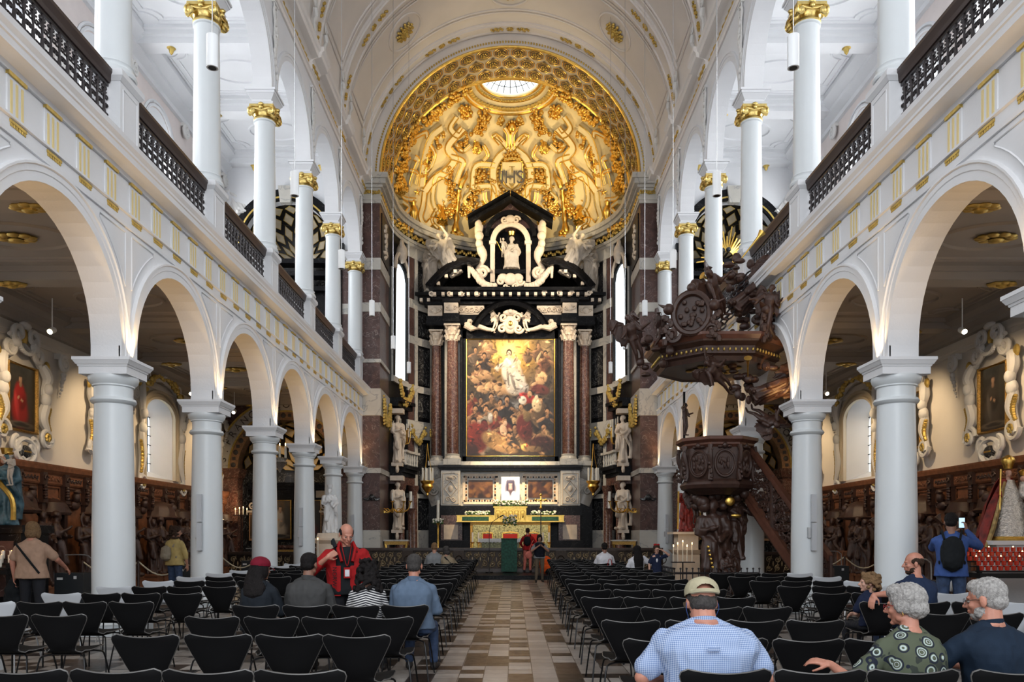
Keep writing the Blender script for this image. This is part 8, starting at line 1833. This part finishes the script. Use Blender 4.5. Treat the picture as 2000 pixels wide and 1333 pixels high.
specs(t, J); H = J['HM']; m = MB(); [m.sphere(H@Vector(p), r, 10, 7, H.to_3x3()) for p, r in (((0, .052, -.095), (.046, .042, .040)), ((.05, .022, -.075), (.026, .040, .040)), ((-.05, .022, -.075), (.026, .040, .040)), ((0, .090, -.052), (.026, .010, .007)))]; hpart(m, 'beard', 'hairgrey', t, .007, hairy(.006, 40, 1))
t = thing('green_bag', 'dark green cloth bag on the lap between the grey-haired woman and bearded man', 'bag', (2.62, 5.02, .52)); m = MB(); m.sphere((0, 0, .08), (.12, .09, .10)); m.cbox((0, 0, .04), (.2, .15, .1)); hpart(m, 'folded_cloth', 'dkgreen', t, .012, cloth(.012, 9))
# ---- father and child
t, J = human('person', 'bald bearded man in a navy shirt turned left, arm over the next chair', (4.60, 8.88, 0), R(10), dict(sh=.20, bulk=1.2, top=M['navy2'], sleeve='short', hair='band', hairmat=M['hairbrown'], head=(68, -4, 0), hs=1.02, voxel=.008, seed=2, skin=M['skinred'],
             elL=(-.42, -.18, .875), wrL=(-.66, -.22, .865), hdL=(-.45, -.2, -.9), curlL=.3, nL=(.6, .3, -.6), pants=M['denim']))
H = J['HM']; m = MB(); [m.sphere(H@Vector(p), r, 10, 7, H.to_3x3()) for p, r in (((0, .052, -.098), (.042, .040, .034)), ((.048, .022, -.078), (.022, .036, .034)), ((-.048, .022, -.078), (.022, .036, .034)), ((0, .090, -.052), (.024, .009, .006)))]; hpart(m, 'beard', 'hairbrown', t, .008, hairy(.004, 40, 1))
t, J = human('person', 'small curly-haired child sitting beside the bald man, looking left', (4.10, 8.90, .12), R(8), dict(S=.72, sh=.15, bulk=.95, top=M['dkblue'], sleeve='short', hair='curly', hairlen=.09, curls=70, hairmat=M['hairfair'], head=(72, 0, 0), hs=1.25, voxel=.010, skin=M['skinpale'], anL=(-.12, .46, .2), anR=(.12, .46, .2), pants=M['darkcloth']))
# ---- seated row on the left
t, J = human('person', 'seated person with crimson cap and long dark hair in a dark hooded jacket', (-2.56, 8.48, 0), R(-12), dict(S=.96, sh=.175, bulk=1.15, top=M['darkhood'], sleeve='long', hair='long', hairlen=.12, hairmat=M['hairblack'], head=(-22, -6, 0), seed=4)); cap_hat(t, J, 'maroon')
m = MB(); m.sphere(J['neck']+Vector((0, -.075, -.02)), (.13, .055, .075)); hpart(m, 'hood', 'darkhood', t, .012, cloth(.010, 8))
t, J = human('person', 'seated dark-haired man in a dark grey shirt, seen from behind', (-2.05, 8.50, 0), R(-8), dict(sh=.20, bulk=1.28, top=M['greysh'], sleeve='long', hair='short', hairmat=M['hairblack'], head=(-8, -4, 0), seed=6, collar=True, skin=M['skindark']))
t, J = human('person', 'seated woman with dark curly hair in a navy and white striped top', (-1.42, 8.48, 0), R(4), dict(S=.93, sh=.165, bulk=1.05, top=M['stripes'], sleeve='long', hair='curly', hairlen=.24, curls=190, hairmat=M['hairblack'], head=(6, -16, 0), seed=8))
t, J = human('person', 'seated man with greying hair in a grey-blue shirt at the aisle end', (-.93, 8.50, 0), R(-4), dict(S=.99, sh=.195, bulk=1.25, top=M['slate'], sleeve='long', hair='short', hairmat=M['hairsalt'], head=(4, -4, 0), seed=10, collar=True, skin=M['skinred'], pants=M['denim']))
# ---- standing guide in the red jacket, facing the camera
t, J = human('person', 'standing balding man in an open red jacket with a red lanyard badge, looking down', (-1.78, 9.12, 0), R(196), dict(kind='stand', S=.965, sh=.205, bulk=1.2, top=M['blackbag'], sleeve='none', hair='band', hairmat=M['hairblack'], head=(14, -24, 0), hoff=(0, .03, -.01), voxel=.008, skin=M['skinred'], pants=M['darkcloth'],
             elR=(.40, .08, 1.14), wrR=(.23, .21, 1.30), hdR=(-.7, .1, .45), curlR=1.1, nR=(-.1, -.9, 0), elL=(-.30, .02, 1.12), wrL=(-.26, .16, .96), curlL=.6))
m = MB(); nk = J['neck']
m.loft([(Vector((0, .0, .84)), .215, .15, None), (Vector((0, -.005, 1.0)), .215, .15, None), (Vector((0, -.01, 1.2)), .235, .155, None), (Vector((0, -.01, 1.33)), .235, .135, None), (Vector((0, -.01, 1.40)), .15, .10, None), (Vector((0, -.01, 1.46)), .095, .085, None)], 30)
for a, e, w_, q in ((J['shL'], J['elL'], J['wrL'], -1), (J['shR'], J['elR'], J['wrR'], 1)): m.sphere(a, (.082, .08, .08)); m.cap(a, e, .076, .064); m.cap(e, e.lerp(w_, .45 if q > 0 else .85), .066, .05)
me = fuse(m, .011, 3, cloth(.009, 6, 3), 'jacket'); me.materials.append(M['redjk']); import bmesh
bm = bmesh.new(); bm.from_mesh(me); bmesh.ops.delete(bm, geom=[f for f in bm.faces if (lambda p: (p.y > .02 and abs(p.x-.02) < .055+.05*(p.z > 1.2)+.10*max(0, p.z-1.25) and p.z < 1.52) or p.z > 1.475 or p.z < .85)(f.calc_center_median())], context='FACES'); bm.to_mesh(me); bm.free(); link(me, 'red_jacket', t)
m = MB(); [m.tube([(q*.075, .03, 1.47), (q*.10, .10, 1.40), (q*.06, .155, 1.25)], [.018, .022, .018], 7, flat=1.8) for q in (-1, 1)]; hpart(m, 'jacket_collar', 'redjk', t)
m = MB(); m.tube(smoothpts([(-.06, .05, 1.47), (-.04, .13, 1.35), (0, .165, 1.20), (.04, .13, 1.35), (.06, .05, 1.47)], 5), .005, 5, flat=1.6); hpart(m, 'red_lanyard', 'redjk', t); MB().box(-.038, .038, .168, .176, 1.06, 1.185).build('badge_holder', M['redjk'], t, smooth=False); MB().box(-.026, .026, .176, .180, 1.08, 1.16).build('badge_card', M['whitet'], t, smooth=False)
o = link(text_mesh('NORW', .070, M['blackbag'], .002), 'sleeve_lettering', t); o.location = (.145, .166, 1.08); o.rotation_euler = (pi/2, R(90), pi); m = MB(); m.tube([(.13, .12, 1.42), (.16, .08, 1.50), (.15, -.06, 1.47)], .016, 6, flat=2); hpart(m, 'bag_strap', 'blackbag', t)
rucksack(t, 0, -.10, 1.18, .14, .2, .08, 'redjk', False)
# ---- far figures
t, J = human('person', 'standing visitor with black rucksack, red hooded top and salmon trousers facing the altar', (.66, 29.5, .145), R(-6), dict(kind='stand', S=.96, sh=.19, top=M['redjk'], sleeve='long', hair='short', hairmat=M['hairbrown'], pants=M['pinkp'], voxel=.010, elR=(.28, .10, 1.15), wrR=(.12, .28, 1.12), elL=(-.28, .05, 1.12), wrL=(-.22, .2, .98), anL=(-.13, 0, .09))); rucksack(t, 0, -.11, 1.20, .14, .19, .08)
t, J = human('person', 'standing woman in padded vest and khaki trousers photographing with a phone', (.97, 25.7, 0), R(186), dict(kind='stand', S=.90, sh=.175, bulk=1.1, top=M['greyt'], sleeve='short', hair='bob', hairmat=M['hairblack'], pants=M['khaki'], voxel=.010, head=(0, -10, 0), elR=(.30, .14, 1.12), wrR=(.07, .30, 1.30), elL=(-.30, .14, 1.12), wrL=(-.05, .30, 1.30), curlL=.9, curlR=.9, anR=(.14, .12, .09), anL=(-.12, -.10, .09)))
m = MB(); m.loft([((0, 0, .90), .19, .145, None), ((0, 0, 1.15), .19, .14, None), ((0, 0, 1.36), .19, .12, None), ((0, 0, 1.43), .10, .08, None)], 22); hpart(m, 'padded_vest', 'vest', t, .014, lambda p, n: .008*abs(sin(p.z*75))); MB().cbox((.01, .37, 1.36), (.07, .012, .14)).build('phone', M['steel'], t, smooth=False)
t = thing('orange_rucksack', 'bright orange rucksack standing on the floor near the altar step', 'rucksack', (1.28, 28.2, .145)); m = MB(); m.sphere((0, 0, .34), (.24, .2, .30)); m.cbox((0, 0, .2), (.36, .3, .36)); m.sphere((.03, -.12, .2), (.2, .14, .18)); hpart(m, 'bag', 'orange', t, .02, cloth(.02, 6)); MB().sphere((.12, -.15, .12), (.2, .14, .13)).build('side_pocket', M['blackbag'], t)
t = thing('visitor_handbag', 'salmon shoulder bag hanging at the photographing woman\'s side', 'bag', (.63, 25.72, .78)); m = MB(); m.sphere((0, 0, .1), (.12, .07, .13)); hpart(m, 'bag', 'pinkp', t, .014); MB().tube([(0, 0, .2), (.08, 0, .45), (.15, 0, .58)], .01, 5).build('strap', M['pinkp'], t)
t, J = human('person', 'seated grey-shirted man at the front of the left chairs beside a leaning companion', (-1.94, 20.95, 0), 0, dict(top=M['greyt'], sleeve='long', bulk=1.2, hair='short', hairmat=M['hairfair'], voxel=.011))
t, J = human('person', 'seated companion in a sand jacket leaning on the grey-shirted man', (-1.52, 20.95, 0), R(10), dict(S=.93, top=M['sand'], sleeve='long', bulk=1.15, side=-.12, hair='bob', hairmat=M['hairsalt'], head=(20, -4, -16), voxel=.011)); hpart(MB().tube([(-.18, -.13, 1.02), (0, -.17, .82), (.16, -.14, .62)], .014, 5, flat=1.6), 'bag_strap', 'blackbag', t)
t, J = human('person', 'seated short-haired person in a white T-shirt in the front right chairs', (2.52, 20.9, 0), 0, dict(top=M['whitet'], bulk=1.15, hair='short', hairmat=M['hairblack'], voxel=.011, skin=M['skindark']))
t = thing('tote_bag', 'small white tote bag with red handles hanging on a chair back', 'bag', (2.52, 19.9, .50)); MB().frus((0, -.14), 0, .22, .13, .03, .10, .02).build('bag', M['whitet'], t, smooth=False); MB().tube(smoothpts([(-.06, -.14, .22), (-.03, -.13, .40), (.03, -.13, .40), (.06, -.14, .22)], 4), .008, 5).build('handles', M['redjk'], t)
t, J = human('person', 'seated woman with long black hair resting a raised elbow in a white sleeve', (3.05, 18.9, 0), R(14), dict(S=.96, top=M['whitet'], sleeve='long', hair='long', hairlen=.34, hairmat=M['hairblack'], head=(20, -4, 12), voxel=.011, elR=(.42, .02, .86), wrR=(.20, .10, 1.05)))
t, J = human('person', 'small standing girl with a red hair bow and dark printed shirt, hand to her forehead', (3.42, 18.35, 0), R(176), dict(kind='stand', S=.755, sh=.15, bulk=.9, top=M['dkblue'], hair='long', hairlen=.10, hairmat=M['hairbrown'], hs=1.15, voxel=.011, skin=M['skinpale'], pants=M['dkgreen'], elL=(-.36, .10, 1.40), wrL=(-.14, .16, 1.56), hdL=(.8, 0, .2), elR=(.22, .02, 1.12), wrR=(.22, .06, .9)))
hpart(MB().sphere(J['HM']@Vector((.04, .02, .13)), (.06, .035, .035)).sphere(J['HM']@Vector((-.04, .02, .13)), (.05, .03, .03)), 'red_bow', 'redjk', t); hpart(MB().sphere((.0, .125, 1.24), (.03, .01, .06), 8, 6), 'shirt_print', 'whitet', t)
# ---- standing visitors in the aisles
t, J = human('person', 'standing blonde woman in a beige blouse and black trousers, seen from behind', (-7.1, 12.0, 0), R(6), dict(kind='stand', S=1.0, sh=.19, bulk=1.22, top=M['beige'], sleeve='short', hair='bob', hairmat=M['hairfair'], pants=M['darkcloth'], skin=M['skinred'], voxel=.010, elR=(.31, .10, 1.14), wrR=(.34, .34, 1.00), elL=(-.27, -.02, 1.12), wrL=(-.25, .0, .86)))
hpart(MB().tube([(-.17, -.13, 1.38), (0, -.175, 1.18), (.17, -.15, .94)], .010, 5, flat=1.8), 'bag_strap', 'blackbag', t); t2 = thing('carried_coat', 'dark coat hanging from the left hand of the blonde woman', 'coat', (-7.38, 12.0, .22)); m = MB(); m.loft([((0, 0, .62), .05, .05, None), ((0, 0, .4), .12, .09, None), ((0, 0, .0), .17, .10, None)], 16); hpart(m, 'coat', 'blackbag', t2, .015, cloth(.03, 5))
t, J = human('person', 'standing curly-haired visitor in a yellow shirt carrying a beige rucksack', (-7.2, 17.3, 0), R(-22), dict(kind='stand', S=1.0, sh=.185, bulk=1.12, top=M['yellow'], sleeve='mid', hair='curly', hairlen=.14, curls=110, hairmat=M['hairbrown'], head=(-40, -4, 0), pants=M['denim'], voxel=.011)); rucksack(t, -.06, -.13, 1.12, .13, .17, .09, 'canvasbag')
t, J = human('person', 'standing man in blue shirt with dark rucksack raising a phone by the silver Madonna', (6.38, 11.4, 0), R(-24), dict(kind='stand', S=1.07, sh=.195, bulk=1.1, top=M['bluesh'], sleeve='long', hair='short', hairmat=M['hairblack'], skin=M['skindark'], pants=M['denim'], voxel=.010, elR=(.34, .20, 1.26), wrR=(.22, .44, 1.48), hdR=(-.1, .3, .9), curlR=.9, elL=(-.20, .30, 1.24), wrL=(.06, .46, 1.44))); rucksack(t, 0, -.12, 1.16, .15, .24, .09)
MB().cbox((.17, .50, 1.58), (.08, .012, .15)).build('phone', M['steel'], t, smooth=False); o = MB().cbox((.17, .4935, 1.58), (.070, .002, .135)).build('phone_screen', M['screenlit'] if 'screenlit' in M else mat('phone_screen', (.4, .6, .8), .3, emit=(.5, .75, 1), estr=.9), t, smooth=False)
bpy.data.scenes.remove(TMP)
